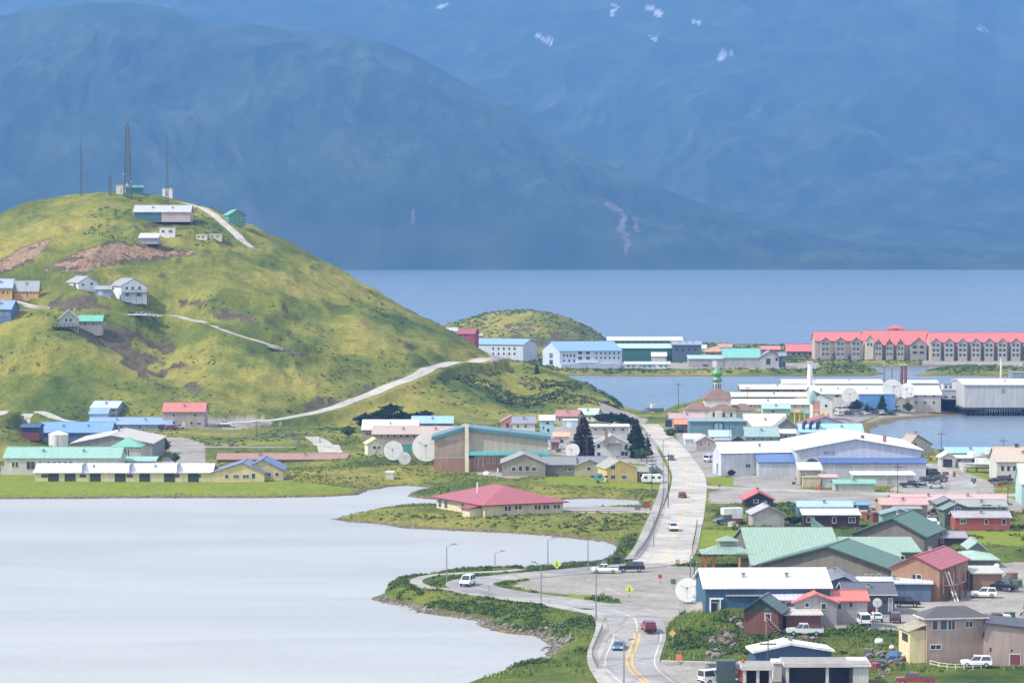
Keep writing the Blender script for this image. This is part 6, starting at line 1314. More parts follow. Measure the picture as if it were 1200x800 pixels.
def pole(px, yb, yt, label, kind='lamp', side=1, r=.13, cat='street lamp', armpx=9, z0=None, colr=None):
    g = hit(px, yb, z0); s = F / g.y; h = (yb - yt) / s; M_ = paint(colr, .7) if colr else (STL if kind == 'lamp' else WOOD)
    root = empty('street_lamp' if kind == 'lamp' else ('utility_pole' if kind == 'utility' else 'mast'), g); tag(root, label, cat)
    m = MB(); m.bar((0, 0, -.6), (0, 0, h), r, M_, 8, r * .6); m.build('pole', root)
    if kind == 'lamp':
        L = armpx / s; m = MB(); m.bar((0, 0, h - .1), (side * L, 0, h + .5), .06, M_, 6); m.build('arm', root)
        m = MB(); m.box(side * L - .45, side * L + .45, -.16, .16, h + .4, h + .6, STL); m.build('lamp_head', root)
    elif kind == 'utility':
        m = MB(); m.box(-1.3, 1.3, -.08, .08, h - .9, h - .7, M_); m.build('crossarm', root)
        for x in (-1.1, 0.5, 1.1):
            m = MB(); m.bar((x, 0, h - .7), (x, 0, h - .4), .07, WP_, 6); m.build('insulator', root)
    else:
        m = MB(); m.bar((0, 0, h), (0, 0, h + .3), r * 1.1, WP_, 6); m.build('cap', root)
    return root
for (x, yb, yt, sd_, l) in [(523.5, 683, 640, 1, 'street lamp inside the tip of the lakeside loop'), (580, 664, 627, 1, 'street lamp on the far side of the loop, left of the yellow sign'),
        (634, 705, 661, -1, 'street lamp on the near bend of the loop beside the bank'), (642, 664, 632, 1, 'street lamp standing against the lake behind the yellow sign'),
        (689, 668, 632, 1, 'street lamp just left of the white pickup at the intersection'), (698.5, 727, 661, 1, 'street lamp at the shoulder of the path where the loop turns down'),
        (731, 803, 752, 1, 'nearest street lamp, standing in front of the steel blue car'), (809, 681, 650, 1, 'grey street lamp at the corner by the orange posted shelter'),
        (766, 640, 606, 1, 'street lamp left of the straight road opposite the white car'), (777, 566, 515, 1, 'tall street lamp left of the straight road by the caravan')]:
    pole(x, yb, yt, l, side=sd_)
for (x, yb, yt, l) in [(783, 595, 530, 'tall wooden pole left of the straight road near the dark red car'), (758, 545, 506, 'wooden pole at the right of the right hand spruce'), (688, 552, 508, 'thin pole in front of the left spruce'),
        (813.5, 681, 655, 'wooden post right of the corner street lamp'), (764, 580, 536, 'wooden pole in the bright lawn by the road'), (795, 478, 448, 'bare leaning pole on the grassy knoll by the church'),
        (876, 480, 452, 'dark pole behind the church annex'), (1103, 535, 505, 'pole on the bay shore right of the beige gabled house'), (1176, 540, 513, 'pole left of the large white shore house'),
        (1052, 580, 543, 'pole in front of the royal blue canopies'), (1181, 605, 562, 'pole on the lawn at the right edge'), (900, 786, 748, 'dark post against the blue shed'), (301, 512, 492, 'pole at the left side of the ball field'),
        (375, 520, 495, 'pole beside the pale gravel ramp'), (855, 521, 498, 'pole in front of the teal grey hall')]:
    pole(x, yb, yt, l, 'utility', cat='utility pole')
pole(949, 474, 424, 'fat white smokestack of the cannery', 'mast', r=1.5, cat='smokestack', colr='#e6e6e4')
pole(1056.5, 470, 428, 'left of the two rust red stacks behind the dishes', 'mast', r=.9, cat='smokestack', colr='#7c3f38'); pole(1061, 470, 428, 'right of the two rust red stacks behind the dishes', 'mast', r=.9, cat='smokestack', colr='#8a4a42')
pole(1036, 468, 428, 'thin dark mast left of the rust red stacks', 'mast', r=.35, cat='mast', colr='#7f7470'); pole(1045, 468, 429, 'thin blue grey mast just left of the rust red stacks', 'mast', r=.35, cat='mast', colr='#5f7488')
pole(1173, 470, 420, 'tall cream mast over the dock building', 'mast', r=.7, cat='mast', z0=3, colr='#d9cfae')
# ================================================================== SIGNS, FENCES
def sign(px, yb, yt, size, colr, shape, label, name='road_sign', fig=None):
    g = hit(px, yb); s = F / g.y; h = (yb - yt) / s; a = size / s / 2; root = empty(name, g); tag(root, label, 'road sign')
    m = MB(); m.bar((0, 0, -.4), (0, 0, h), .06, STL, 6); m.build('post', root)
    m = MB(); P = paint(colr, .5, 'plain', .05); zc = h - a
    if shape == 'diamond': pts = [(0, zc - a * 1.25), (a * 1.25, zc), (0, zc + a * 1.25), (-a * 1.25, zc)]
    elif shape == 'oct': pts = [(a * math.cos(R(22.5 + 45 * k)), zc + a * math.sin(R(22.5 + 45 * k))) for k in range(8)]
    else: pts = [(-a, zc - a), (a, zc - a), (a, zc + a), (-a, zc + a)]
    k = len(pts); m.solid([(x, -.1, z) for x, z in pts] + [(x, -.06, z) for x, z in pts], [tuple(range(k)), tuple(range(k, 2 * k))[::-1]] + [(i, k + i, k + (i + 1) % k, (i + 1) % k) for i in range(k)], P); p_ = m.build('panel', root)
    if fig:
        m = MB(); D_ = DKP
        m.bar((0, -.115, zc + a * .42), (0, -.11, zc + a * .42), a * .13, D_, 8); m.box(-a * .1, a * .1, -.125, -.105, zc - a * .1, zc + a * .3, D_)
        m.bar((0, -.115, zc - a * .1), (-a * .3, -.115, zc - a * .6), a * .07, D_, 4); m.bar((0, -.115, zc - a * .1), (a * .25, -.115, zc - a * .6), a * .07, D_, 4); m.build('pedestrian_symbol', root)
    return root
sign(652.5, 668, 656, 9, '#c8e020', 'diamond', 'fluorescent yellow green sign on the far side of the loop', fig=1)
sign(737.5, 700, 685.5, 9, '#c8e020', 'diamond', 'fluorescent yellow green pedestrian sign on the parking lot island', fig=1)
sign(773.5, 684, 672.5, 5, '#b02028', 'oct', 'red octagonal stop sign in the parking lot')
sign(788, 758, 738, 7, '#e0b010', 'diamond', 'amber diamond sign on the slope right of the curved road')
sign(795.5, 779, 766, 7, '#e06a10', 'rect', 'orange sign panel by the kerb at the foot of the slope')
sign(789, 688, 678, 6, '#3f6f50', 'rect', 'small green board beside the big pale dish')
sign(757.5, 600, 587, 8, '#8f3c2c', 'rect', 'rust red notice board at the end of the water channel')
sign(794, 662, 655, 5, '#d8a81c', 'rect', 'low amber marker at the mouth of the straight road')
sign(843, 575, 567, 3, '#c03028', 'rect', 'small red sign at the corner of the cross street')
bld('kiosk', 'grey bin beside the rust red notice board', 'bin', 744, 751, 599, 592.5, 592, 2, roof='flat', wall='#7c868c', rc='#8f989c', fr=False)
bld('litter_bin', 'dark litter bin on the lake bank near the intersection', 'bin', 719, 727, 661, 654.5, 654, 1.2, roof='flat', wall='#2c3432', rc='#22292a', fr=False)
def fence(pix, label, h=1.6, step=3.0, colr='#6a6f70', rails=3, mesh=True, cat='fence', name='fence', off=0.0):
    P = cline(pix, step); g0 = P[0]; z0 = zg(g0.x, g0.y); root = empty(name, (g0.x, g0.y, z0)); tag(root, label, cat); M_ = paint(colr, .7); o = Vector((g0.x, g0.y, z0))
    q = [Vector((p.x, p.y, zg(p.x, p.y))) - o for p in P]
    for p in q[:100]:
        m = MB(); m.bar(p + Vector((0, 0, -.4)), p + Vector((0, 0, h)), .06, M_, 5); m.build('post', root)
    m = MB()
    for a, b_ in zip(q, q[1:]):
        for k in range(rails): z = h * (k + 1) / rails - .05; m.bar(a + Vector((0, 0, z)), b_ + Vector((0, 0, z)), .045 if name == 'fence' else .12, M_, 4)
        if mesh:
            n = max(2, int((b_ - a).length / .5))
            for k in range(n): p = a.lerp(b_, k / n); m.bar(p, p + Vector((0, 0, h)), .012, M_, 3)
    m.build('rail', root); return root
fence([(778, 572), (776, 590), (772, 605), (766, 620), (758, 637), (745, 654)], 'dark wire fence along the left side of the straight road', 1.3)
fence([(744, 655), (710, 660.5), (670, 664), (640, 666)], 'low rail fence on the lake bank left of the intersection', 1.0, 3, mesh=False)
fence([(817, 614), (815, 628), (812, 642), (811, 652)], 'dark wire fence along the right side of the straight road', 1.4)
fence([(245, 508), (275, 507), (310, 507), (345, 508)], 'tall grey chain link fence behind the ball field', 3.2, 4)
fence([(248, 518), (290, 517), (345, 519), (350, 524)], 'tall grey chain link fence in front of the ball field', 3.2, 4)
fence([(706, 737), (700, 752), (694, 768), (700, 784)], 'thin wire fence on the lake side of the path', 1.0, 2.5, mesh=False)
fence([(1090, 780), (1110, 784), (1130, 784), (1150, 783), (1166, 778)], 'white board fence in front of the white car at lower right', .9, 2.0, '#e0ddd4', 2, False)
# crane boom and forks
g = hit(868, 802); root = empty('crane', g); tag(root, 'orange red crane boom rising beside a dark cab at the bottom edge', 'crane'); OR = paint('#b8402a', .5)
s_ = F / g.y; m = MB(); m.bar((0, 0, .5), (.4, .3, 30 / s_), .45, OR, 6, .2); m.build('boom', root); m = MB(); m.box(-3.6, -.8, -.6, 1.8, .4, 3.6, paint('#2f4a4a', .5)); m.box(-3.4, -1, -.63, -.6, 2, 3.3, glass()); m.build('cab', root)
m = MB(); m.bar((-.2, 0, 2), (-2.2, -.2, 2.8), .2, OR, 6); m.box(-3.4, .6, -.8, 2, -.4, .4, DKP); m.build('chassis', root)
# play frame
g = hit(938, 497); s_ = F / g.y; root = empty('play_frame', g); tag(root, 'yellow and orange climbing frame in front of the rust brown hip roof', 'play frame')
for k, (x, z, c) in enumerate([(0, 3.4, '#e0b820'), (3.5, 3.0, '#e0c030'), (7, 3.6, '#d8b020'), (10.5, 2.8, '#d89020')]):
    m = MB(); 
    for dx in (0, 1.8): m.bar((x + dx - 2, 0, -.5), (x + dx - 2, 0, z + 1), .16, paint(c), 5); m.bar((x + dx - 2, 2, -.5), (x + dx - 2, 2, z + 1), .16, paint(c), 5)
    m.build('frame_tower', root)
    m = MB(); m.solid([(x - 2.5, -.4, z + 1), (x + .3, -.4, z + 1), (x + .3, 2.4, z + 1), (x - 2.5, 2.4, z + 1), (x - 1.1, 1, z + 2.2)], [(0, 1, 4), (1, 2, 4), (2, 3, 4), (3, 0, 4), (3, 2, 1, 0)], paint(['#c89a1c', '#5a9aa0', '#c8681c', '#c89a1c'][k])); m.build('frame_roof', root)
# propane tanks, debris
def propane(px, yb, r, L, label, hd=0):
    g = hit(px, yb); root = empty('propane_tank', g, R(hd)); tag(root, label, 'tank')
    m = MB(); T = Matrix.Translation((0, 0, r + .25)) @ Matrix.Rotation(math.pi / 2, 4, 'Y'); m.lathe([(.05, -L / 2 - r * .5), (r * .7, -L / 2 - r * .3), (r, -L / 2), (r, L / 2), (r * .7, L / 2 + r * .3), (.05, L / 2 + r * .5)], paint('#e6e6e2', .4), n=14, M=T); m.build('vessel', root, True)
    for x in (-L * .3, L * .3):
        m = MB(); m.box(x - .1, x + .1, -r * .7, r * .7, -.3, .5, paint('#777777')); m.build('foot', root)
    m = MB(); m.bar((0, 0, 2 * r + .2), (0, 0, 2 * r + .5), .15, paint('#999999'), 8); m.build('valve_cap', root)
propane(1058, 761, .55, .5, 'upright pair, left white propane tank beside the pinkish house'); propane(1068, 759, .65, .5, 'right white propane tank against the pinkish house wall')
propane(1030, 757, .5, .9, 'yellowish white tank lying in the grass left of the propane tanks'); propane(1045, 763, .35, .5, 'small white drum in the grass left of the propane tanks')
bld('trailer', 'dark flat trailer on the gravel right of the hip roofed house', 'trailer', 1165, 1176, 728, 723, 722.5, 2.2, roof='flat', wall='#2f2c2e', rc='#3a3a3c', fr=False)
bld('crate', 'pale crate beside the dark flat trailer', 'crate', 1178, 1186, 729, 724.5, 724, 2, roof='flat', wall='#9fa09c', rc='#c0c0bc', fr=False)
V('pickup', '#7c2a24', 1072, 803, 170, 'rusty red pickup wreck among bushes at the bottom edge')
propane(1168, 667, .45, .7, 'red and white round tank on the edge of the tan store', 20)

# yard clutter: crates, barrels, covered heaps
def clutter(kind, px, py, sc, colr, label, group):
    g = hit(px, py); root = empty({'crate': 'crate', 'barrel': 'barrel', 'heap': 'covered_heap', 'rack': 'pallet_stack'}[kind], g, rnd.uniform(0, 3)); root.scale = (sc,) * 3
    tag(root, label, {'crate': 'crate', 'barrel': 'barrel', 'heap': 'heap', 'rack': 'pallets'}[kind], group); P = paint(colr, .7, 'plain', .3)
    if kind == 'crate':
        m = MB(); m.box(-.6, .6, -.5, .5, -.2, .8, P); m.build('body', root); m = MB(); m.box(-.64, .64, -.54, .54, .802, .9, P); m.build('lid', root)
    elif kind == 'barrel':
        m = MB(); m.lathe([(.28, -.2), (.3, .1), (.27, .3), (.3, .5), (.27, .7), (.3, .9), (.28, .95)], P, n=12); m.build('body', root)
    elif kind == 'rack':
        for k in range(4):
            m = MB(); m.box(-.6, .6, -.5, .5, k * .22, k * .22 + .16, P); m.build('pallet', root)
    else:
        m = MB(); vs = [(math.cos(a) * r_ * rnd.uniform(.8, 1.2), math.sin(a) * r_ * rnd.uniform(.8, 1.2), z) for (r_, z) in ((1.2, -.2), (1.0, .5), (.5, .95)) for a in [k * math.pi / 4 for k in range(8)]]
        m.solid(vs, [(i * 8 + k, i * 8 + (k + 1) % 8, (i + 1) * 8 + (k + 1) % 8, (i + 1) * 8 + k) for i in range(2) for k in range(8)] + [tuple(range(16, 24))], P); m.build('cover', root)
CL = ['#8a5a3c', '#2f5a8c', '#b8b4aa', '#6f6a60', '#a03a30', '#3f6f50', '#c9a23a', '#4a4c50', '#d8d8d4']
for (x0, x1, y0, y1, n_, where) in [(812, 830, 519, 529, 5, 'near the beige gabled house at the road end'), (1012, 1046, 603, 616, 9, 'in the yard behind the dark maroon mobile home'), (1084, 1112, 600, 620, 6, 'beside the dark green dumpster'),
        (1104, 1130, 548, 560, 5, 'by the shore boats'), (640, 664, 518, 531, 6, 'by the plum shed'), (862, 905, 784, 800, 6, 'in the loading yard at the bottom edge'), (1004, 1062, 766, 786, 8, 'in the rough yard left of the pinkish house'),
        (1160, 1195, 724, 740, 5, 'on the gravel behind the pinkish house'), (930, 978, 563, 575, 6, 'in front of the lilac warehouse'), (560, 600, 549, 556, 6, 'in front of the sports hall'), (1140, 1180, 560, 576, 5, 'on the shore road verge'), (846, 872, 598, 622, 4, 'beside the camper truck'), (1178, 1198, 668, 690, 4, 'behind the tan store')]:
    for kd in ('crate', 'barrel', 'heap', 'rack'):
        for _ in range((n_ + 2) // 4 + (kd == 'crate')): clutter(kd, rnd.uniform(x0, x1), rnd.uniform(y0, y1), rnd.uniform(.8, 1.5), rnd.choice(CL), '%s in the clutter %s' % ({'crate': 'wooden crate', 'barrel': 'ribbed barrel', 'heap': 'covered heap', 'rack': 'small stack of pallets'}[kd], where), 'yard clutter ' + where)

# ================================================================== VEGETATION AND ROCKS
def leafmat(name, a, b_, sc=.6):
    m, n, l, b = nodes_mat(name); g = n.new('ShaderNodeNewGeometry')
    q = n.new('ShaderNodeTexNoise'); q.inputs['Scale'].default_value = sc; q.inputs['Detail'].default_value = 4; l.new(g.outputs['Position'], q.inputs['Vector'])
    r = n.new('ShaderNodeValToRGB'); e = r.color_ramp.elements; e[0].position = .35; e[0].color = (*a, 1); e[1].position = .65; e[1].color = (*b_, 1)
    l.new(q.outputs['Fac'], r.inputs['Fac']); l.new(r.outputs['Color'], b.inputs['Base Color']); b.inputs['Roughness'].default_value = .8; b.inputs['Specular IOR Level'].default_value = .2
    return m
NEED = leafmat('spruce_needles', (.012, .028, .014), (.035, .055, .02)); BARK = paint('#4b3a2c', .9, 'plain', .3)
NEED2 = leafmat('brownish_needles', (.03, .03, .014), (.07, .05, .025))
LEAF = leafmat('shrub_leaves', (.045, .09, .018), (.10, .15, .03), .5); LEAFD = leafmat('dark_shrub_leaves', (.012, .030, .014), (.03, .05, .02))
LEAFM = leafmat('bank_shrub_leaves', (.042, .080, .018), (.095, .135, .028), .35); LEAFG = leafmat('meadow_leaves', (.085, .125, .022), (.16, .18, .035), .2); LEAFT = leafmat('thicket_leaves', (.022, .045, .018), (.060, .085, .024), .15); LEAFY = leafmat('yellow_leaves', (.10, .12, .02), (.19, .19, .03)); TUFT = leafmat('tall_grass_blades', (.08, .13, .024), (.17, .20, .045), .12)
nr = np.random.RandomState(5)
def quads_obj(name, C, S, mat, parent=None, flat=.55, up=False):
    """many small leaf faces: centres C (n,3), sizes S (n,)"""
    n = len(C); a = nr.normal(size=(n, 3)); a /= np.linalg.norm(a, axis=1)[:, None]; b_ = nr.normal(size=(n, 3)); b_ -= (a * b_).sum(1)[:, None] * a; b_ /= np.linalg.norm(b_, axis=1)[:, None]
    if up: a = np.stack([nr.normal(size=n) * .35, nr.normal(size=n) * .35, np.ones(n)], 1); b_ = np.stack([np.cos(x := nr.uniform(0, 6.28, n)), np.sin(x), np.zeros(n)], 1)
    if up:
        v = np.stack([C - b_ * S[:, None] * .28, C + b_ * S[:, None] * .28, C + a * S[:, None]], 1).reshape(-1, 3); k = 3
    else:
        v = np.stack([C - a * S[:, None], C + b_ * S[:, None] * flat, C + a * S[:, None], C - b_ * S[:, None] * flat], 1).reshape(-1, 3); k = 4
    me = bpy.data.meshes.new(name); me.vertices.add(len(v)); me.vertices.foreach_set('co', v.astype(np.float32).ravel())
    me.loops.add(n * k); me.loops.foreach_set('vertex_index', np.arange(n * k, dtype=np.int32)); me.polygons.add(n); me.polygons.foreach_set('loop_start', np.arange(0, n * k, k, dtype=np.int32))
    me.update(calc_edges=True); me.materials.append(mat); o = bpy.data.objects.new(name, me); COL.objects.link(o); o.parent = parent; return o
def spruce(px, yb, yt, wpx, label, mat=None, dens=1.0, name='spruce_tree', round_=False):
    g = hit(px, yb); s = F / g.y; h = (yb - yt) / s; w = wpx / s / 2 * 1.1; root = empty(name, g); tag(root, label, 'tree')
    m = MB(); m.bar((0, 0, -.6), (0, 0, h * .97), h * .028, BARK, 8, .03)
    C = []; S = []
    nb = int(60 * dens)
    for k in range(nb):
        f = .06 + .93 * (k + nr.rand()) / nb; ang = nr.uniform(0, 6.283); prof = (1 - f) ** .75 * (.85 + .3 * nr.rand()) if not round_ else math.sin(min(1, f * 1.15) * math.pi) ** .6 * (.7 + .4 * nr.rand())
        L = w * max(.10, prof) * (1.15 if round_ else 1) * (0.72 + .45 * nr.rand() if nr.rand() > .12 else 1.25); z = h * (.2 + .72 * f if round_ else f)
        tip = np.array([math.cos(ang) * L, math.sin(ang) * L, z - L * (-.15 if round_ else .18)]); base = np.array([0, 0, z])
        m.bar(base, tip, .05, BARK, 3, .015)
        nq = int((70 if round_ else 42) * dens * (L / w + .15)); t = nr.rand(nq) ** .7
        p = base + (tip - base) * t[:, None] + nr.normal(size=(nq, 3)) * np.array([.28, .28, .22]) * (.35 + .09 * h * .5); C.append(p); S.append(nr.uniform(.16, .42, nq) * (h / 9) ** .5)
    m.build('trunk', root); quads_obj('crown', np.concatenate(C), np.concatenate(S), mat or NEED, root); return root
spruce(684, 536, 489, 30, 'dark spruce left of the white gabled house', NEED2, 3.4)
spruce(745, 536, 493, 28, 'dark spruce right of the white gabled house', NEED, 3.4)
spruce(759, 533, 512, 12, 'small dark conifer between right spruce and the road', NEED, 1)
spruce(629, 438, 427, 9, 'lone dark conifer on the spur above the cottages', NEED, .8)
spruce(605, 415, 406, 8, 'round dark tree at the road saddle by the blue roofed block', LEAFD, .8, 'round_tree', True)
spruce(622, 422, 415, 7, 'second round dark tree at the end of the blue roofed block', LEAFD, .8, 'round_tree', True)
spruce(1004, 483, 467, 12, 'dark tree left of the bright blue annex', LEAFD, 1, 'round_tree', True)
spruce(1034, 484, 463, 14, 'dark conifer in front of the bright blue annex', NEED, 1.2)
spruce(1016, 484, 472, 7, 'low conifer between the two dark trees at the annex', NEED, .6)
spruce(1064, 484, 471, 10, 'sage green tree before the beige end block', LEAF, .8, 'round_tree', True)
for (x, yb, yt, w, l) in [(716, 499, 482, 22, 'broad dark tree, left of the group under the spur tip'), (728, 500, 483, 22, 'broad dark tree, middle of the group under the spur tip'), (706, 496, 484, 16, 'dark tree at the left end of the group under the spur tip'), (739, 500, 489, 14, 'low dark tree at the right end of the group under the spur tip')]:
    spruce(x, yb, yt, w, l, LEAFD, 1.2, 'round_tree', True)
for k, (x, yb, yt, w, l) in enumerate([(447, 500, 478, 26, 'largest dark tree above the white roofed warehouse'), (470, 500, 480, 24, 'dark tree right of the largest one above the warehouse'), (428, 505, 482, 20, 'dark tree left of the largest one above the warehouse'), (408, 512, 498, 16, 'low green tree at the left end above the warehouse'),
        (489, 497, 482, 18, 'dark tree at the right end above the warehouse'), (458, 492, 472, 22, 'dark tree behind the others above the warehouse'), (499, 492, 480, 14, 'small dark tree near the blue roofed warehouse')]):
    spruce(x, yb, yt, w, l, LEAFD if k != 3 else LEAF, 1.3, 'round_tree', True)
for k, (x, yb, yt, w, l, mt) in enumerate([(194, 530, 513, 11, 'yellow green sapling left of the lot by the turret', LEAFY), (205, 543, 530, 9, 'dark green sapling at the lower edge of the lot by the turret', LEAF), (178, 533, 513, 7, 'slim sapling beside the turret', LEAF),
        (786, 513, 502, 10, 'round green shrub tree at the far road end', LEAF), (930, 616, 604, 18, 'dark bush between lilac garage and maroon mobile home', LEAFD), (857, 558, 550, 8, 'round bush before the lilac warehouse', LEAFD), (752, 540, 524, 16, 'green bush at the foot of the right spruce', LEAF)]):
    spruce(x, yb, yt, w, l, mt, .9, 'round_tree', True)
def gz(X, Y):
    a = np.clip((600 + F * X / (Y * CP + 60 * SP) - GU[0]) / 4.0, 0, len(GU) - 1.001); b_ = np.clip((Y - GY[0]) / 3.0, 0, len(GY) - 1.001)
    i = a.astype(int); j = b_.astype(int); a -= i; b_ -= j
    return (GZ[j, i] * (1 - a) + GZ[j, i + 1] * a) * (1 - b_) + (GZ[j + 1, i] * (1 - a) + GZ[j + 1, i + 1] * a) * b_
# keep vegetation off roads and out of buildings
FOOT = []
for o in list(COL.objects):
    if o.parent is None and '_W' in o.keys():
        M = o.matrix_basis; w_, d_ = o['_W'], o['_D']; FOOT.append((M.inverted(), w_, d_))
def clear(X, Y, pad=.6):
    ok = np.ones(X.shape, bool)
    for (Mi, w_, d_) in FOOT:
        lx = Mi[0][0] * X + Mi[0][1] * Y + Mi[0][3]; ly = Mi[1][0] * X + Mi[1][1] * Y + Mi[1][3]; ok &= ~((lx > -pad) & (lx < w_ + pad) & (ly > -pad) & (ly < d_ + pad))
    for (pts, w) in CARVE:
        P = np.array(pts)[::2]; x0, y0 = P[:, 0].min() - 8, P[:, 1].min() - 8; x1, y1 = P[:, 0].max() + 8, P[:, 1].max() + 8
        s = np.where((X > x0) & (X < x1) & (Y > y0) & (Y < y1))[0]
        if not len(s): continue
        best = np.full(len(s), 1e9)
        for k in range(len(P) - 1):
            e = P[k + 1, :2] - P[k, :2]; t = np.clip(((X[s] - P[k, 0]) * e[0] + (Y[s] - P[k, 1]) * e[1]) / (e @ e + 1e-9), 0, 1)
            best = np.minimum(best, (X[s] - P[k, 0] - t * e[0]) ** 2 + (Y[s] - P[k, 1] - t * e[1]) ** 2)
        ok[s[best < (w / 2 + .5) ** 2]] = False
    return ok
def scatter(n, y0, y1, u0, u1, zmin=.7, use_mask=True):
    inv = nr.uniform(1 / y1, 1 / y0, n); Y = 1 / inv; U = nr.uniform(u0, u1, n); X = (U - 600) / F * (Y * CP + 60 * SP); Z = gz(X, Y)
    ok = (Z > zmin) & clear(X, Y); X, Y, Z = X[ok], Y[ok], Z[ok]
    if use_mask:
        m = masks(X, Y, Z); ok = (m[0] < .5) & (m[1] < .5) & (m[2] < .5); X, Y, Z = X[ok], Y[ok], Z[ok]
        lawn = m[3][ok]; return X, Y, Z, lawn
    return X, Y, Z, X * 0
# long grass, near
X, Y, Z, lw = scatter(60000, 455, 900, -60, 1260)
d = fbm(X / 7, Y / 7, 3, 201); k = (d > .42) & (lw < .5); X, Y, Z = X[k], Y[k], Z[k]
rep = 3; C = np.repeat(np.stack([X, Y, Z - .05], 1), rep, 0) + nr.normal(size=(len(X) * rep, 3)) * [.35, .35, 0]; tag(quads_obj('tall_grass', C, nr.uniform(.25, .6, len(C)), TUFT, up=True), kind='stuff')
# low shrubs: leaf clusters
def bushes(name, X, Y, Z, r, per, mat, sz):
    n = len(X); c = np.repeat(np.stack([X, Y, Z], 1), per, 0); rr = np.repeat(r, per); v = nr.normal(size=(n * per, 3)); v /= np.linalg.norm(v, axis=1)[:, None]; v[:, 2] = np.abs(v[:, 2]) * .75
    C = c + v * (rr * nr.uniform(.55, 1.05, n * per))[:, None]; o = quads_obj(name, C, nr.uniform(sz * .6, sz * 1.3, len(C)), mat); tag(o, kind='stuff'); return o
X, Y, Z, lw = scatter(26000, 470, 730, 420, 770); d = fbm(X / 9, Y / 9, 3, 213); k = (d > .44) & (nr.rand(len(X)) < np.where(Y > 690, .22, .6)); j = k & (nr.rand(len(X)) < .6); k &= ~j
bushes('bank_shrubs', X[k], Y[k], Z[k], nr.uniform(.3, .85, k.sum()), 20, LEAFM, .24); bushes('bank_shrubs', X[j], Y[j], Z[j], nr.uniform(.25, .7, j.sum()), 18, LEAF, .22)
X, Y, Z, lw = scatter(12000, 470, 760, 760, 1240); d = fbm(X / 14, Y / 14, 3, 211); bank = (600 + F * X / Y < 760)
k = (d > np.where(bank, .99, .54)) & (lw < .5); k &= nr.rand(len(X)) < .85; bushes('shrubs', X[k], Y[k], Z[k], nr.uniform(.35, 1.1, k.sum()), 34, LEAFM, .22)
X, Y, Z, lw = scatter(2600, 470, 720, 430, 1230); d = fbm(X / 12, Y / 12, 3, 221); k = d > .66; bushes('dark_shrubs', X[k], Y[k], Z[k], nr.uniform(.4, 1.2, k.sum()), 36, LEAFD, .22)
X, Y, Z, lw = scatter(9000, 900, 1200, -60, 1260); d = fbm(X / 20, Y / 20, 3, 231); k = (d > .52) & (lw < .5); bushes('shrubs', X[k], Y[k], Z[k] - .2, nr.uniform(.4, 1.0, k.sum()), 14, LEAF, .34)
X, Y, Z, lw = scatter(16000, 740, 900, -60, 800); k = (fbm(X / 16, Y / 16, 3, 233) > .46) & (lw < .5); bushes('meadow_shrubs', X[k], Y[k], Z[k] - .25, nr.uniform(.3, .8, k.sum()), 12, LEAFG, .3)
X, Y, Z, lw = scatter(16000, 1150, 1420, -60, 780, 4); d = fbm(X / 22, Y / 40, 4, 241); k = (d > .72); k &= nr.rand(len(X)) < .6; bushes('hill_shrubs', X[k], Y[k], Z[k] - .3, nr.uniform(.4, 1.3, k.sum()), 9, LEAF, .5)
X, Y, Z, lw = scatter(12000, 1150, 1420, 380, 780, 3); pxs, pys = proj(X, Y, Z); k = (fbm(X / 16, Y / 16, 4, 251) > .46) & (pys > 436 + np.abs(pxs - 560) * .10) & (pys < 498); bushes('spur_thicket', X[k], Y[k], Z[k] - .5, nr.uniform(.6, 1.8, k.sum()), 10, LEAFT, .55)
X, Y, Z, lw = scatter(16000, 1500, 2200, 500, 1300, 1.2); k = fbm(X / 25, Y / 25, 3, 261) > .34; bushes('spit_shrubs', X[k], Y[k], Z[k] - .3, nr.uniform(.6, 1.6, k.sum()), 8, LEAFM, .7)
# rocks
STONE = []
for (a, b_) in (((.09, .085, .075), (.22, .20, .18)), ((.07, .055, .05), (.17, .12, .10))): STONE.append(leafmat('stone', a, b_, 1.2))
def rockmesh(i):
    bm = bmesh.new(); bmesh.ops.create_icosphere(bm, subdivisions=2, radius=1); q = random.Random(i)
    ax = [Vector((q.gauss(0, 1), q.gauss(0, 1), q.gauss(0, 1))).normalized() for _ in range(7)]; th = [q.uniform(.45, .85) for _ in ax]
    for v in bm.verts:
        for n_, t in zip(ax, th):
            dd = v.co.dot(n_)
            if dd > t: v.co -= n_ * (dd - t)
        v.co.z *= .75
    me = bpy.data.meshes.new('boulder'); bm.to_mesh(me); bm.free(); me.materials.append(STONE[i % 2]); return me
RK = [rockmesh(i) for i in range(8)]
def boulder(px, py, r, label, group):
    g = hit(px, py); o = bpy.data.objects.new('boulder', rnd.choice(RK)); COL.objects.link(o); s = r * F / g.y * 0 + r
    o.location = (g.x, g.y, g.z + r * .2); o.scale = (s * rnd.uniform(.8, 1.3), s * rnd.uniform(.8, 1.2), s * rnd.uniform(.7, 1.1)); o.rotation_euler = (rnd.uniform(-.4, .4), rnd.uniform(-.4, .4), rnd.uniform(0, 6.3)); tag(o, label, 'boulder', group)
for k in range(46):
    t = rnd.random(); boulder(835 + t * 32 + rnd.uniform(-9, 9), 768 - t * 36 + rnd.uniform(-12, 14), rnd.uniform(.3, 1.0), 'grey boulder tumbled on the slope below the rust brown cabin', 'boulders on the slope below the cabin')
for k in range(26):
    boulder(rnd.uniform(925, 960), rnd.uniform(745, 752), rnd.uniform(.25, .6), 'grey rock lining the yard edge in front of the silver pickup', 'rocks edging the pickup yard')
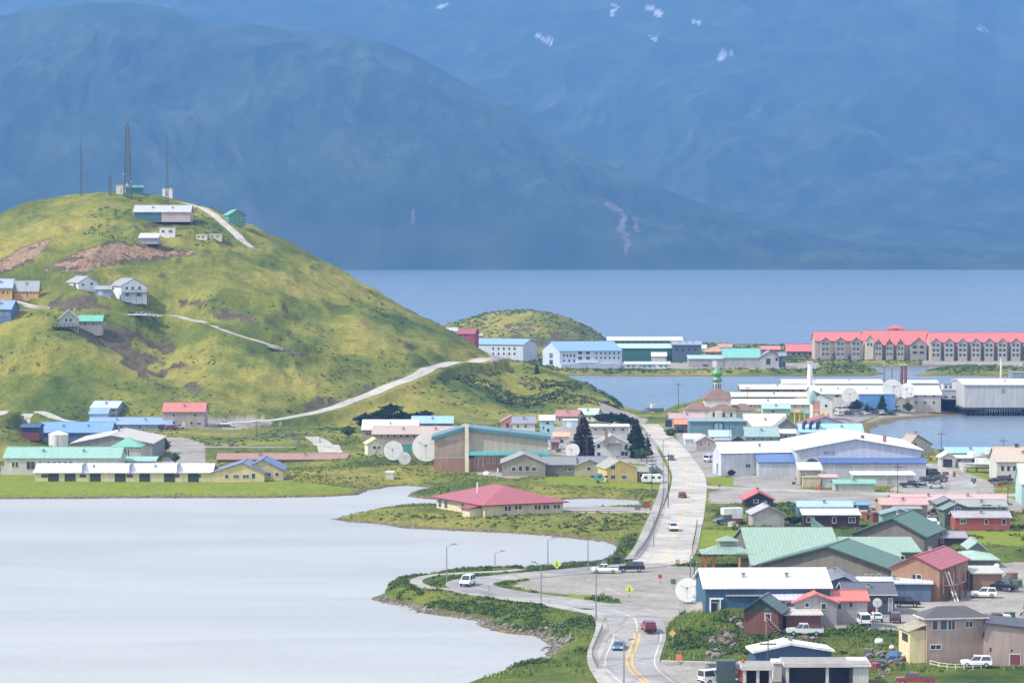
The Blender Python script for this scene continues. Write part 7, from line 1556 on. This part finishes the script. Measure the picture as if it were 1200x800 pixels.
for k in range(40):
    boulder(rnd.uniform(1000, 1060), rnd.uniform(768, 795), rnd.uniform(.3, 1.0), 'weathered rock in the rough ground left of the pinkish house', 'rocks left of the pinkish house')
# stones heaped along the shores, too many to count
def shore(name, pix, n, spread, r0, r1):
    P = np.array([gp(*p) for p in pix]); seg = np.linalg.norm(np.diff(P, axis=0), axis=1); cs = np.concatenate([[0], np.cumsum(seg)]); m = MB()
    base = [list(me.vertices) for me in RK]; fac = [[tuple(p.vertices) for p in me.polygons] for me in RK]
    V_, F_, k0 = [], [], 0
    for i in range(n):
        t = rnd.uniform(0, cs[-1]); j = min(np.searchsorted(cs, t) - 1, len(seg) - 1); j = max(j, 0); f = (t - cs[j]) / seg[j]; p = P[j] * (1 - f) + P[j + 1] * f
        x, y = p[0] + rnd.gauss(0, spread), p[1] + rnd.gauss(0, spread); z = zg(x, y)
        if z < -.5 or z > 1.9: continue
        r = rnd.uniform(r0, r1) * (1 if rnd.random() < .9 else 1.7); a = rnd.uniform(0, 6.3); ca, sa = math.cos(a) * r, math.sin(a) * r; b = rnd.randrange(8)
        for v in base[b]: V_.append((x + v.co.x * ca - v.co.y * sa, y + v.co.x * sa + v.co.y * ca, max(z, -.1) + v.co.z * r))
        for q in fac[b]: F_.append(tuple(k0 + w for w in q))
        k0 += len(base[b])
    me = bpy.data.meshes.new(name); me.from_pydata(V_, [], F_); me.materials.append(STONE[0]); o = bpy.data.objects.new(name, me); COL.objects.link(o); tag(o, kind='stuff')
shore('shore_stones', [(437, 700), (460, 707), (500, 717), (560, 727), (572, 734), (600, 740), (640, 746), (652, 754), (656, 766), (640, 772)], 800, .7, .12, .38)
shore('shore_stones', [(640, 744), (655, 740), (668, 735), (664, 750), (656, 764)], 170, 1.8, .2, .6)
shore('shore_stones', [(390, 608), (420, 613), (500, 620), (560, 623), (640, 628), (700, 634), (728, 640), (733, 650)], 700, .9, .12, .3)
shore('shore_stones', [(0, 585), (180, 583), (300, 583), (400, 582), (434, 575)], 600, .9, .12, .3)
